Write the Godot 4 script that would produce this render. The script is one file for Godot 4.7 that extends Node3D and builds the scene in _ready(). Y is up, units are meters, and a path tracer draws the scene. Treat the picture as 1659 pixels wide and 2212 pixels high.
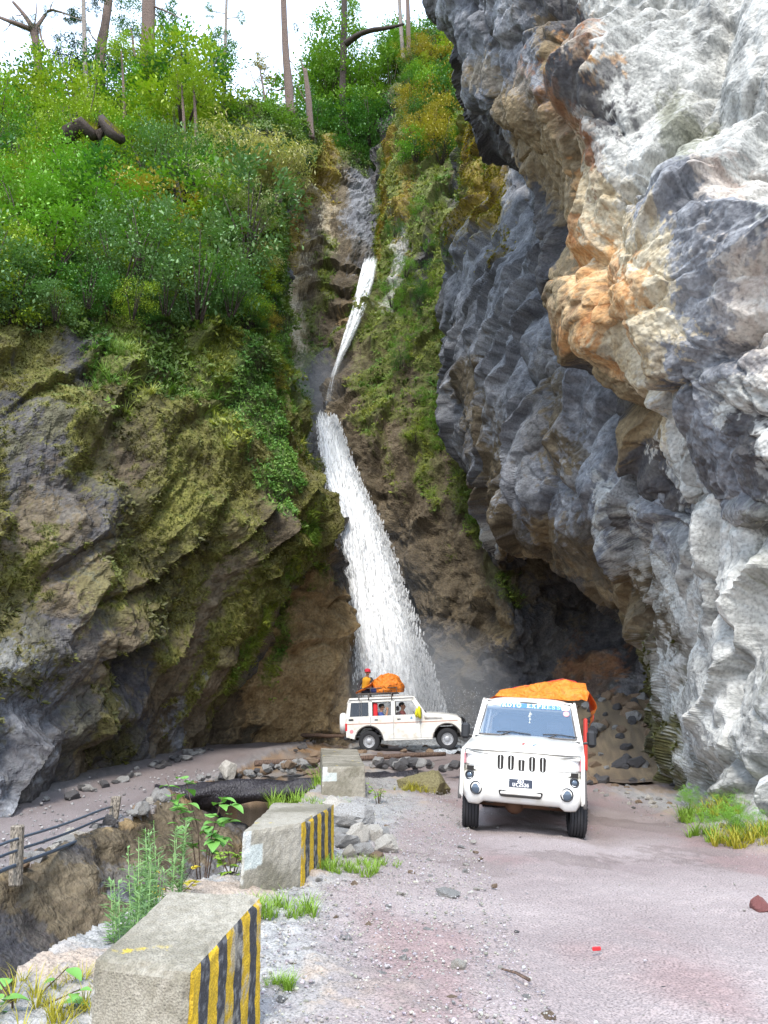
extends Node3D
# A mountain road below a waterfall: two white jeeps, concrete guard blocks, a ravine, cliffs and forest.
# Units are metres, y is up, the camera looks towards -z.

const TAN_HALF := 0.6494            # half of the vertical field of view (66 degrees)
const PITCH := 0.24783              # the camera looks up by 14.2 degrees
const EYE := Vector3(0, 1.6, 0)
var rng := RandomNumberGenerator.new()
var M := {}                         # materials by name
var used := {}                      # names taken
var n_low := FastNoiseLite.new()
var n_mid := FastNoiseLite.new()
var n_fine := FastNoiseLite.new()
var n_cell := FastNoiseLite.new()
var n_cell2 := FastNoiseLite.new()
var n_block := FastNoiseLite.new()
var n_block2 := FastNoiseLite.new()
var n_ridge := FastNoiseLite.new()
var tuft_spots := {}                # kind -> Array of [Transform3D, Color]

# ---------------------------------------------------------------- helpers
func at(px: float, py: float, d: float) -> Vector3:
	# a point of the place, surveyed from the photograph (1659 x 2212 wide) and its distance along -z
	var f := 1106.0 / TAN_HALF
	var xc := (px - 829.5) / f
	var yc := (1106.0 - py) / f
	var fwd := cos(PITCH) - sin(PITCH) * yc
	var up := sin(PITCH) + cos(PITCH) * yc
	return Vector3(xc * d / fwd, EYE.y + up * d / fwd, -d)

func numbered(called: String) -> String:
	if not used.has(called):
		used[called] = 0
		return called
	used[called] += 1
	return "%s_%03d" % [called, used[called]]

func tag(o: Node3D, label: String, category := "", group := "", kind := "") -> Node3D:
	if label: o.set_meta("label", label)
	if category: o.set_meta("category", category)
	if group: o.set_meta("group", group)
	if kind: o.set_meta("kind", kind)
	return o

func thing(called: String, label: String, category: String, where := Vector3.ZERO, turn := 0.0, group := "") -> Node3D:
	var o := Node3D.new()
	o.name = numbered(called)
	add_child(o)
	o.position = where
	o.rotation.y = turn
	return tag(o, label, category, group)

func put(called: String, mesh: Mesh, material: Material, parent: Node = null) -> MeshInstance3D:
	var o := MeshInstance3D.new()
	o.mesh = mesh
	o.material_override = material
	if parent == null:
		o.name = numbered(called)
		add_child(o)
	else:
		o.name = called
		parent.add_child(o, true)
	return o

func hash1(k: float) -> float:
	return fposmod(sin(k * 127.1 + 11.7) * 43758.5453, 1.0)

func lin(r: float, g: float, b: float) -> Color:
	return Color(r, g, b)

func mat(called: String, c: Color, rough := 0.8, metal := 0.0) -> StandardMaterial3D:
	# c is given as linear reflectance
	var m := StandardMaterial3D.new()
	m.resource_name = called
	m.albedo_color = c.linear_to_srgb()
	m.roughness = rough
	m.metallic = metal
	M[called] = m
	return m

func noise_tex(freq: float, octaves: int, ramp: Array, size := 512, seed_ := 1, type := FastNoiseLite.TYPE_SIMPLEX_SMOOTH, stretch := false) -> NoiseTexture2D:
	var n := FastNoiseLite.new()
	n.seed = seed_
	n.noise_type = type
	n.frequency = freq
	n.fractal_octaves = octaves
	var t := NoiseTexture2D.new()
	t.width = size
	t.height = size
	t.seamless = true
	t.noise = n
	var g := Gradient.new()
	g.offsets = PackedFloat32Array(ramp.map(func(a): return a[0]))
	var cols := PackedColorArray()
	for a in ramp:
		var v = a[1]
		cols.append(v if v is Color else Color(v, v, v))
	g.colors = cols
	t.color_ramp = g
	return t

func height_tex(freq: float, octaves: int, size := 512, seed_ := 1, type := FastNoiseLite.TYPE_SIMPLEX_SMOOTH) -> NoiseTexture2D:
	return noise_tex(freq, octaves, [[0.0, 0.0], [1.0, 1.0]], size, seed_, type)

func setup_noise() -> void:
	n_low.seed = 3; n_low.frequency = 0.09; n_low.fractal_octaves = 3
	n_mid.seed = 5; n_mid.frequency = 0.5; n_mid.fractal_octaves = 4
	n_fine.seed = 7; n_fine.frequency = 2.6; n_fine.fractal_octaves = 3
	for c in [n_cell, n_cell2, n_block, n_block2]:
		c.noise_type = FastNoiseLite.TYPE_CELLULAR
		c.cellular_return_type = FastNoiseLite.RETURN_CELL_VALUE if c == n_block or c == n_block2 else FastNoiseLite.RETURN_DISTANCE2_SUB
		c.cellular_distance_function = FastNoiseLite.DISTANCE_EUCLIDEAN
		c.cellular_jitter = 1.0
		c.fractal_type = FastNoiseLite.FRACTAL_NONE
		c.domain_warp_enabled = true
		c.domain_warp_amplitude = 0.22
		c.domain_warp_frequency = 0.6
		c.domain_warp_fractal_octaves = 2
	n_cell.seed = 9; n_cell.frequency = 0.42
	n_block.seed = 9; n_block.frequency = 0.42
	n_block2.seed = 10; n_block2.frequency = 1.5
	n_cell2.seed = 10; n_cell2.frequency = 1.5
	n_ridge.seed = 12; n_ridge.frequency = 0.34
	n_ridge.fractal_type = FastNoiseLite.FRACTAL_RIDGED
	n_ridge.fractal_octaves = 3

# ---------------------------------------------------------------- mesh pieces
func quad(st: SurfaceTool, a: Vector3, b: Vector3, c: Vector3, d: Vector3) -> void:
	st.add_vertex(a); st.add_vertex(c); st.add_vertex(b)
	st.add_vertex(a); st.add_vertex(d); st.add_vertex(c)

func tool(smooth := false) -> SurfaceTool:
	var st := SurfaceTool.new()
	st.begin(Mesh.PRIMITIVE_TRIANGLES)
	st.set_smooth_group(0 if smooth else -1)
	return st

func done(st: SurfaceTool) -> ArrayMesh:
	st.generate_normals()
	return st.commit()

func box(st: SurfaceTool, lo: Vector3, hi: Vector3, bevel := 0.0, warp = null) -> void:
	# a box with chamfered edges, as three stacked rings along y
	var b := minf(bevel, 0.45 * minf(minf(hi.x - lo.x, hi.y - lo.y), hi.z - lo.z))
	var rings := []
	for e in ([[lo.y, b], [lo.y + b, 0.0], [hi.y - b, 0.0], [hi.y, b]] if b > 0.0 else [[lo.y, 0.0], [hi.y, 0.0]]):
		var i: float = e[1]
		var y: float = e[0]
		var k := maxf(b, 0.0)
		var r := PackedVector3Array()
		if k > 0.0:
			for q in [[lo.x + i, lo.z + k + 0.0], [lo.x + k, lo.z + i], [hi.x - k, lo.z + i], [hi.x - i, lo.z + k], [hi.x - i, hi.z - k], [hi.x - k, hi.z - i], [lo.x + k, hi.z - i], [lo.x + i, hi.z - k]]:
				r.append(Vector3(q[0], y, q[1]))
		else:
			for q in [[lo.x, lo.z], [hi.x, lo.z], [hi.x, hi.z], [lo.x, hi.z]]:
				r.append(Vector3(q[0], y, q[1]))
		rings.append(r)
	loft(st, rings, true, true, warp)

func loft(st: SurfaceTool, rings: Array, closed := true, caps := true, warp = null) -> void:
	var rs := rings
	if warp != null:
		rs = []
		for r in rings:
			var w := PackedVector3Array()
			for p in r: w.append(warp.call(p))
			rs.append(w)
	var n: int = rs[0].size()
	for k in rs.size() - 1:
		var a: PackedVector3Array = rs[k]
		var b: PackedVector3Array = rs[k + 1]
		for i in (n if closed else n - 1):
			var j := (i + 1) % n
			quad(st, a[i], a[j], b[j], b[i])
	if caps and closed:
		for e in [[rs[0], false], [rs[rs.size() - 1], true]]:
			var r: PackedVector3Array = e[0]
			var mid := Vector3.ZERO
			for p in r: mid += p / n
			for i in n:
				var j := (i + 1) % n
				st.add_vertex(mid)
				if e[1]:
					st.add_vertex(r[j]); st.add_vertex(r[i])
				else:
					st.add_vertex(r[i]); st.add_vertex(r[j])

func ring(c: Vector3, ax: Vector3, ay: Vector3, n: int, turn := 0.0) -> PackedVector3Array:
	var r := PackedVector3Array()
	for i in n:
		var a := TAU * i / n + turn
		r.append(c + ax * cos(a) + ay * sin(a))
	return r

func tube(st: SurfaceTool, pts: Array, radii: Array, n := 8, rough := 0.0) -> void:
	var rings := []
	for k in pts.size():
		var p: Vector3 = pts[k]
		var t: Vector3 = (pts[mini(k + 1, pts.size() - 1)] - pts[maxi(k - 1, 0)]).normalized()
		var side := t.cross(Vector3.UP if absf(t.y) < 0.9 else Vector3.RIGHT).normalized()
		var up := side.cross(t).normalized()
		var r: float = radii[k] if radii.size() > 1 else radii[0]
		var g := PackedVector3Array()
		for i in n:
			var a := TAU * i / n
			var rr := r
			if rough > 0.0:
				rr *= 1.0 + rough * n_mid.get_noise_3d(p.x * 3.0 + cos(a) * 2.0, p.y * 3.0 + sin(a) * 2.0, p.z * 3.0 + k * 0.7)
			g.append(p + (side * cos(a) + up * sin(a)) * rr)
		rings.append(g)
	loft(st, rings)

func lathe(st: SurfaceTool, profile: Array, n: int, c := Vector3.ZERO, axis := Vector3(0, 0, 1)) -> void:
	# profile: [radius, along axis]
	var side := axis.cross(Vector3.UP if absf(axis.y) < 0.9 else Vector3.RIGHT).normalized()
	var up := side.cross(axis).normalized()
	var rings := []
	for q in profile:
		rings.append(ring(c + axis * q[1], side * q[0], up * q[0], n))
	loft(st, rings, true, false)

func prism(st: SurfaceTool, poly: PackedVector2Array, z0: float, z1: float, warp = null) -> void:
	# a polygon in x, y drawn out along z
	var idx := Geometry2D.triangulate_polygon(poly)
	var f := func(p: Vector2, z: float) -> Vector3:
		var v := Vector3(p.x, p.y, z)
		return warp.call(v) if warp != null else v
	for k in range(0, idx.size(), 3):
		var a := poly[idx[k]]
		var b := poly[idx[k + 1]]
		var c := poly[idx[k + 2]]
		if (b - a).cross(c - a) < 0.0:
			var t := b
			b = c
			c = t
		st.add_vertex(f.call(a, z1)); st.add_vertex(f.call(c, z1)); st.add_vertex(f.call(b, z1))
		st.add_vertex(f.call(a, z0)); st.add_vertex(f.call(b, z0)); st.add_vertex(f.call(c, z0))
	var ccw := not Geometry2D.is_polygon_clockwise(poly)
	for i in poly.size():
		var a := poly[i]
		var b := poly[(i + 1) % poly.size()]
		if ccw:
			quad(st, f.call(a, z0), f.call(b, z0), f.call(b, z1), f.call(a, z1))
		else:
			quad(st, f.call(b, z0), f.call(a, z0), f.call(a, z1), f.call(b, z1))

func rounded(poly: Array, r: float, steps := 3) -> PackedVector2Array:
	var out := PackedVector2Array()
	var n := poly.size()
	for i in n:
		var p: Vector2 = poly[i]
		var a: Vector2 = poly[(i + n - 1) % n]
		var b: Vector2 = poly[(i + 1) % n]
		var k := minf(r, 0.45 * minf(p.distance_to(a), p.distance_to(b)))
		var s := p + (a - p).normalized() * k
		var e := p + (b - p).normalized() * k
		for j in steps + 1:
			var t := float(j) / steps
			out.append(s.lerp(p, t).lerp(p.lerp(e, t), t))
	return out

func catmull(p0: Vector3, p1: Vector3, p2: Vector3, p3: Vector3, t: float) -> Vector3:
	var t2 := t * t
	var t3 := t2 * t
	return 0.5 * ((2.0 * p1) + (p2 - p0) * t + (2.0 * p0 - 5.0 * p1 + 4.0 * p2 - p3) * t2 + (3.0 * p1 - p0 - 3.0 * p2 + p3) * t3)

func spline(pts: Array, n: int) -> Array:
	var out := []
	var m := pts.size()
	for i in n:
		var s := float(i) / (n - 1) * (m - 1)
		var k := mini(int(s), m - 2)
		out.append(catmull(pts[maxi(k - 1, 0)], pts[k], pts[k + 1], pts[mini(k + 2, m - 1)], s - k))
	return out
# ---------------------------------------------------------------- rock
# what the rock is made of: three tones (linear reflectance) that noise mixes, and what grows on it
const ROCK := {
	"g": [[0.08, 0.082, 0.092], [0.17, 0.175, 0.195], [0.32, 0.325, 0.34]],      # blue grey slate
	"w": [[0.23, 0.23, 0.215], [0.45, 0.445, 0.415], [0.67, 0.66, 0.615]],     # pale grey limestone
	"p": [[0.36, 0.29, 0.25], [0.52, 0.45, 0.39], [0.62, 0.57, 0.50]],        # pinkish pale rock
	"c": [[0.36, 0.27, 0.15], [0.55, 0.46, 0.31], [0.64, 0.57, 0.43]],        # cream rock
	"o": [[0.38, 0.15, 0.045], [0.55, 0.30, 0.11], [0.60, 0.44, 0.25]],       # orange iron stain
	"r": [[0.18, 0.075, 0.035], [0.25, 0.125, 0.06], [0.27, 0.17, 0.09]],     # rust brown
	"b": [[0.13, 0.09, 0.045], [0.22, 0.16, 0.085], [0.31, 0.235, 0.13]],     # brown sheltered rock
	"d": [[0.15, 0.15, 0.11], [0.25, 0.25, 0.19], [0.36, 0.36, 0.30]],        # greenish grey rock
	"k": [[0.035, 0.034, 0.04], [0.075, 0.07, 0.075], [0.14, 0.13, 0.12]],    # wet black rock, also the painted shade of the hollow
	"t": [[0.06, 0.045, 0.027], [0.11, 0.083, 0.048], [0.19, 0.15, 0.095]],    # brown schist
	"n": [[0.19, 0.12, 0.05], [0.31, 0.21, 0.095], [0.40, 0.30, 0.16]],       # ochre schist
	"y": [[0.085, 0.07, 0.025], [0.13, 0.125, 0.03], [0.20, 0.195, 0.04]],
	"Y": [[0.15, 0.10, 0.03], [0.24, 0.18, 0.035], [0.36, 0.27, 0.045]],      # rock under yellow moss
	"M": [[0.055, 0.05, 0.018], [0.095, 0.085, 0.025], [0.16, 0.14, 0.05]],   # rock under dark moss
	"G": [[0.10, 0.09, 0.03], [0.14, 0.16, 0.035], [0.18, 0.22, 0.05]],      # ledge soil and grass
	"l": [[0.07, 0.08, 0.025], [0.09, 0.13, 0.035], [0.12, 0.18, 0.045]],     # creeper
	"v": [[0.05, 0.045, 0.02], [0.06, 0.07, 0.02], [0.08, 0.10, 0.03]],       # forest floor
}

func cliff_mesh(ctrl: Array, letters: Array, nu: int, nv: int, cfg: Dictionary) -> ArrayMesh:
	var nr := ctrl.size()
	var rows := []
	for r in ctrl:
		var pts := []
		for k in range(0, r.size(), 3):
			pts.append(at(r[k], r[k + 1], r[k + 2]) if not cfg.has("own") else Vector3(r[k], r[k + 1], r[k + 2]))
		rows.append(PackedVector3Array(spline(pts, nu)))
	var base := PackedVector3Array()
	base.resize(nu * nv)
	for j in nv:
		var s := float(j) / (nv - 1) * (nr - 1)
		var k := mini(int(s), nr - 2)
		var t := s - k
		var a: PackedVector3Array = rows[maxi(k - 1, 0)]
		var b: PackedVector3Array = rows[k]
		var c: PackedVector3Array = rows[k + 1]
		var e: PackedVector3Array = rows[mini(k + 2, nr - 1)]
		for i in nu:
			base[j * nu + i] = catmull(a[i], b[i], c[i], e[i], t)
	var flip := 1.0
	var mid := (nv / 2) * nu + int(nu * cfg.get("face_u", 0.6))
	var n0 := (base[mid + 1] - base[mid - 1]).cross(base[mid + nu] - base[mid - nu])
	if n0.dot(EYE - base[mid]) < 0.0:
		flip = -1.0
	var pos := PackedVector3Array()
	var col := PackedColorArray()
	pos.resize(nu * nv)
	col.resize(nu * nv)
	var bed: Vector3 = cfg.bed.normalized()
	var thick: float = cfg.thick
	var a_bed: float = cfg.a_bed
	var a_cell: float = cfg.a_cell
	var a_tilt: float = cfg.get("a_tilt", 0.75)
	var a_facet: float = cfg.get("a_facet", 0.0)
	var seep: float = cfg.get("seep", 0.0)
	var a_crack: float = cfg.get("a_crack", 0.05)
	var a_bed2: float = cfg.get("a_bed2", a_bed * 0.16)
	var a_mid: float = cfg.a_mid
	var a_fine: float = cfg.get("a_fine", 0.05)
	var a_ridge: float = cfg.get("a_ridge", 0.25)
	var grain: Vector3 = cfg.get("grain", Vector3.ONE)
	var dens: float = cfg.get("tufts", 1.0)
	var tones := {}
	for key in ROCK:
		var q: Array = ROCK[key]
		tones[key] = [Color(q[0][0], q[0][1], q[0][2]), Color(q[1][0], q[1][1], q[1][2]), Color(q[2][0], q[2][1], q[2][2])]
	var lr := letters.size()
	var lc: int = letters[0].length()
	var bed2 := bed.cross(Vector3(0.3, 0.2, 1)).normalized()
	for j in nv:
		for i in nu:
			var id := j * nu + i
			var p := base[id]
			var du := base[j * nu + mini(i + 1, nu - 1)] - base[j * nu + maxi(i - 1, 0)]
			var dv := base[mini(j + 1, nv - 1) * nu + i] - base[maxi(j - 1, 0) * nu + i]
			var n := du.cross(dv).normalized() * flip
			var low := n_low.get_noise_3dv(p)
			var m1 := n_mid.get_noise_3dv(p)
			# beds: each stands out further towards its lower edge, then breaks back
			var s := p.dot(bed) / thick + low * 1.2 + m1 * 0.28
			var k := floorf(s)
			var f := s - k
			var come := clampf(0.45 + 2.2 * n_low.get_noise_3d(p.x * 2.1, p.y * 2.1 + 40.0, p.z * 2.1), 0.0, 1.0)
			var kf := k
			var amp := lerpf(0.35 + hash1(k), 0.35 + hash1(k + 1.0), smoothstep(0.8, 1.0, f))
			var h := a_bed * (f / 0.84 if f < 0.84 else (1.0 - f) / 0.16) * amp * come
			var s2 := p.dot(bed) / (thick * 0.23) + low * 2.5 + m1 * 0.9
			var k2 := floorf(s2)
			var f2 := s2 - k2
			h += a_bed2 * (f2 / 0.75 if f2 < 0.75 else (1.0 - f2) / 0.25) * (0.2 + hash1(k2 + 50.0)) * come * clampf(0.5 + 2.0 * m1, 0.0, 1.0)
			var pc := p * grain + bed2 * low * 2.0
			var gap := n_cell.get_noise_3dv(pc) + 1.0
			var plate := clampf(gap * 1.7, 0.0, 1.0)
			var blk := n_block.get_noise_3dv(pc)
			var tilt := Vector3(sin(blk * 91.0), cos(blk * 57.0), sin(blk * 33.0 + 1.0))
			h += a_cell * plate * a_tilt * fold(pc.dot(tilt) * 0.42 + blk * 7.0) - a_crack * (1.0 - clampf(gap * 9.0, 0.0, 1.0))
			h += a_cell * (plate * (1.0 + 0.75 * blk) + 0.12 * clampf((n_cell2.get_noise_3dv(pc) + 1.0) * 2.0, 0.0, 1.0))
			if a_facet > 0.0:
				var gap2 := n_cell2.get_noise_3dv(pc) + 1.0
				var blk2 := n_block2.get_noise_3dv(pc)
				var tilt2 := Vector3(sin(blk2 * 71.0), cos(blk2 * 47.0), sin(blk2 * 29.0 + 2.0))
				h += a_facet * clampf(gap2 * 3.5, 0.0, 1.0) * fold(pc.dot(tilt2) * 1.1 + blk2 * 9.0) - a_facet * 0.5 * (1.0 - clampf(gap2 * 8.0, 0.0, 1.0))
				h += a_facet * 0.55 * absf(n_fine.get_noise_3d(p.x * 0.8 + 40.0, p.y * 0.8, p.z * 0.8))
			h += a_mid * m1 + a_ridge * n_ridge.get_noise_3dv(pc)
			var fine := n_fine.get_noise_3dv(p)
			h += a_fine * fine + a_bed * 0.6 * low - 0.28 * a_bed - 0.75 * a_cell
			pos[id] = p + n * h
			# colour
			var u := float(i) / (nu - 1) * (lc - 1)
			var v := float(j) / (nv - 1) * (lr - 1)
			var wu := n_mid.get_noise_3d(p.x * 0.6 + 31.0, p.y * 0.6, p.z * 0.6)
			var wv := n_mid.get_noise_3d(p.x * 0.6, p.y * 0.6 + 57.0, p.z * 0.6)
			var grit := n_fine.get_noise_3d(p.x * 2.7, p.y * 2.7, p.z * 2.7)
			var un := clampf(u - wv * 0.9 + grit * 0.5, 0, lc - 1)
			var vn := clampf(v + wu * 0.9 - grit * 0.5, 0, lr - 1)
			u = clampf(u + wu * 1.3 + fine * 0.55 + grit * 0.3, 0, lc - 1)
			v = clampf(v + wv * 1.3 - fine * 0.55 + grit * 0.3, 0, lr - 1)
			var key: String = letters[int(v + 0.5)][int(u + 0.5)]
			var tone: Array = tones[key]
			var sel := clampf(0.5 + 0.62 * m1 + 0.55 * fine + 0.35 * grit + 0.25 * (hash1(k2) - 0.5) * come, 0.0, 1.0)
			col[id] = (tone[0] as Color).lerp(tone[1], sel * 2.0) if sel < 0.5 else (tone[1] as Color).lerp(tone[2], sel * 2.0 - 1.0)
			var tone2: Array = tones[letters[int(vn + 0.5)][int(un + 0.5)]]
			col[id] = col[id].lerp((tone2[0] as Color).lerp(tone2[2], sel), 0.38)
			if seep > 0.0:
				# dark streaks where water seeps down the face
				var run := n_mid.get_noise_3d(p.x * 2.0 + 15.0, p.y * 0.28, p.z * 2.0) + 0.5 * low + 0.3 * grit
				col[id] = col[id].lerp(Color(0.07, 0.066, 0.06), seep * smoothstep(0.28, 0.5, run))
			if dens > 0.0 and "yYMGlv".contains(key):
				if key != "M" or n.y > -0.35:
					grow(key, pos[id], n, dens, m1, fine)
	var idx := PackedInt32Array()
	idx.resize((nu - 1) * (nv - 1) * 6)
	var w := 0
	for j in nv - 1:
		for i in nu - 1:
			var a := j * nu + i
			idx[w] = a; idx[w + 1] = a + 1; idx[w + 2] = a + nu
			idx[w + 3] = a + 1; idx[w + 4] = a + nu + 1; idx[w + 5] = a + nu
			w += 6
	var arr := []
	arr.resize(Mesh.ARRAY_MAX)
	arr[Mesh.ARRAY_VERTEX] = pos
	arr[Mesh.ARRAY_COLOR] = col
	arr[Mesh.ARRAY_INDEX] = idx
	var mesh := ArrayMesh.new()
	mesh.add_surface_from_arrays(Mesh.PRIMITIVE_TRIANGLES, arr)
	return mesh

func fold(x: float) -> float:    # flat faces that meet at sharp creases
	return absf(fposmod(x, 1.0) - 0.5) * 4.0 - 1.0

func grow(key: String, p: Vector3, n: Vector3, dens: float, m1: float, fine: float) -> void:
	# moss, grass and leaves that cling to the rock
	var r := rng.randf()
	var sort := ""
	var tint := Color(1, 1, 1)
	var size := 1.0
	match key:
		"y", "Y":
			if r < 0.55 * dens: sort = "moss"
			size = 0.45 if key == "y" else 0.7
			tint = Color(0.19, 0.16, 0.022).lerp(Color(0.13, 0.17, 0.026), clampf(0.5 + m1, 0, 1)) if key == "y" else Color(0.48, 0.35, 0.025).lerp(Color(0.32, 0.31, 0.035), clampf(0.5 + m1, 0, 1))
			if r > 0.55 * dens and r < 0.565 * dens:
				sort = "grass"
				tint = Color(0.26, 0.24, 0.06)
				size = 0.6
		"M":
			if r < 0.06 * dens: sort = "moss"
			tint = Color(0.10, 0.10, 0.02)
		"G":
			if r < 0.05 * dens: sort = "grass"
			elif r < 0.085 * dens: sort = "leafy"
			elif r < 0.16 * dens: sort = "moss"
			tint = Color(0.12, 0.26, 0.035).lerp(Color(0.28, 0.30, 0.04), clampf(0.45 + m1 * 1.3 + fine * 0.5, 0, 1))
			size = rng.randf_range(0.7, 1.3)
		"l":
			if r < 0.16 * dens: sort = "leafy"
			tint = Color(0.12, 0.30, 0.05).lerp(Color(0.22, 0.36, 0.06), rng.randf())
			size = 0.8
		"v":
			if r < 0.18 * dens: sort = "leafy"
			tint = Color(0.06, 0.15, 0.025).lerp(Color(0.17, 0.24, 0.035), clampf(0.5 + m1 * 1.2, 0, 1))  # tint darkened to paint shade into the gaps between shrubs
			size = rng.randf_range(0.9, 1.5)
	if sort == "":
		return
	if not tuft_spots.has(sort): tuft_spots[sort] = []
	var up := (n + Vector3(0, 0.7, 0)).normalized()
	var b := Basis(Quaternion(Vector3.UP, up)) * Basis(Vector3.UP, rng.randf() * TAU)
	var s := size * rng.randf_range(0.7, 1.35)
	tint = tint * rng.randf_range(0.75, 1.25)
	tint.a = 1.0
	tuft_spots[sort].append([Transform3D(b.scaled(Vector3(s, s, s)), p - n * 0.03), tint])

func scatter(called: String, mesh: Mesh, material: Material, spots: Array, label: String) -> void:
	if spots.is_empty(): return
	var mm := MultiMesh.new()
	mm.transform_format = MultiMesh.TRANSFORM_3D
	mm.use_colors = true
	mm.mesh = mesh
	mm.instance_count = spots.size()
	for i in spots.size():
		mm.set_instance_transform(i, spots[i][0])
		mm.set_instance_color(i, spots[i][1])
	var o := MultiMeshInstance3D.new()
	o.multimesh = mm
	o.material_override = material
	o.name = numbered(called)
	add_child(o)
	tag(o, label, "", "", "stuff")

func leaf_quad(pos: PackedVector3Array, nor: PackedVector3Array, col: PackedColorArray, c: Vector3, dir: Vector3, side: Vector3, l: float, w: float, tint: Color) -> void:
	# a leaf: two triangles folded along the middle
	var tip := c + dir * l
	var up := side.cross(dir).normalized()
	var m := c + dir * l * 0.45
	var s1 := m + side * w + up * w * 0.25
	var s2 := m - side * w + up * w * 0.25
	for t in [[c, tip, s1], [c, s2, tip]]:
		var n: Vector3 = (t[2] - t[0]).cross(t[1] - t[0]).normalized()
		for q in t:
			pos.append(q)
			nor.append(n)
			col.append(tint)

func raw_mesh(pos: PackedVector3Array, nor: PackedVector3Array, col: PackedColorArray) -> ArrayMesh:
	var arr := []
	arr.resize(Mesh.ARRAY_MAX)
	arr[Mesh.ARRAY_VERTEX] = pos
	arr[Mesh.ARRAY_NORMAL] = nor
	arr[Mesh.ARRAY_COLOR] = col
	var mesh := ArrayMesh.new()
	mesh.add_surface_from_arrays(Mesh.PRIMITIVE_TRIANGLES, arr)
	return mesh

func tuft_mesh(sort: String) -> ArrayMesh:
	var pos := PackedVector3Array()
	var nor := PackedVector3Array()
	var col := PackedColorArray()
	match sort:
		"moss":
			for i in 12:
				var a := rng.randf() * TAU
				var d := Vector3(cos(a), rng.randf_range(0.25, 1.1), sin(a)).normalized()
				var c := Vector3(cos(a), 0, sin(a)) * rng.randf() * 0.09
				leaf_quad(pos, nor, col, c, d, d.cross(Vector3.UP).normalized(), rng.randf_range(0.07, 0.14), 0.035, Color(1, 1, 1) * rng.randf_range(0.75, 1.2))
		"grass":
			for i in 16:
				var a := rng.randf() * TAU
				var out := Vector3(cos(a), 0, sin(a))
				var l := rng.randf_range(0.22, 0.5)
				var lean := rng.randf_range(0.2, 0.9)
				var p := out * rng.randf() * 0.06
				var side := out.cross(Vector3.UP).normalized()
				var d := (out * lean + Vector3.UP).normalized()
				var t := Color(1, 1, 1) * rng.randf_range(0.75, 1.3)
				for k in 3:
					var q := p + d * l / 3.0
					var w0 := 0.011 * (1.0 - k / 3.0)
					var w1 := 0.011 * (1.0 - (k + 1) / 3.0)
					var n := side.cross(d).normalized()
					var a0 := p - side * w0
					var a1 := p + side * w0
					var b0 := q - side * w1
					var b1 := q + side * w1
					for v in [a0, b0, a1, a1, b0, b1]:
						pos.append(v)
						nor.append(n)
						col.append(t)
					p = q
					d = (d + out * 0.35 + Vector3.DOWN * 0.45 * lean).normalized()
		"leafy":
			for i in 14:
				var d := Vector3(rng.randf_range(-1, 1), rng.randf_range(-0.25, 1), rng.randf_range(-1, 1)).normalized()
				var c := Vector3(rng.randf_range(-1, 1), rng.randf_range(0, 0.9), rng.randf_range(-1, 1)) * 0.16
				var side := d.cross(Vector3(rng.randf_range(-1, 1), 1, rng.randf_range(-1, 1))).normalized()
				leaf_quad(pos, nor, col, c, d, side, rng.randf_range(0.08, 0.15), rng.randf_range(0.022, 0.04), Color(1, 1, 1) * rng.randf_range(0.7, 1.35))
	return raw_mesh(pos, nor, col)

func leaf_material(called: String) -> StandardMaterial3D:
	var m := mat(called, Color(1, 1, 1), 0.55)
	m.vertex_color_use_as_albedo = true
	m.backlight_enabled = true
	m.backlight = Color(0.55, 0.6, 0.3)
	m.cull_mode = BaseMaterial3D.CULL_DISABLED
	return m

func rock_material(called: String, tile: float, bump: float) -> StandardMaterial3D:
	var m := mat(called, Color(1, 1, 1), 0.82)
	m.vertex_color_use_as_albedo = true
	m.albedo_texture = M.tex_rock
	m.heightmap_enabled = true
	m.heightmap_texture = M.tex_rock_h
	m.heightmap_scale = bump
	m.uv1_triplanar = true
	m.uv1_world_triplanar = true
	m.uv1_scale = Vector3.ONE / tile
	return m

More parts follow.
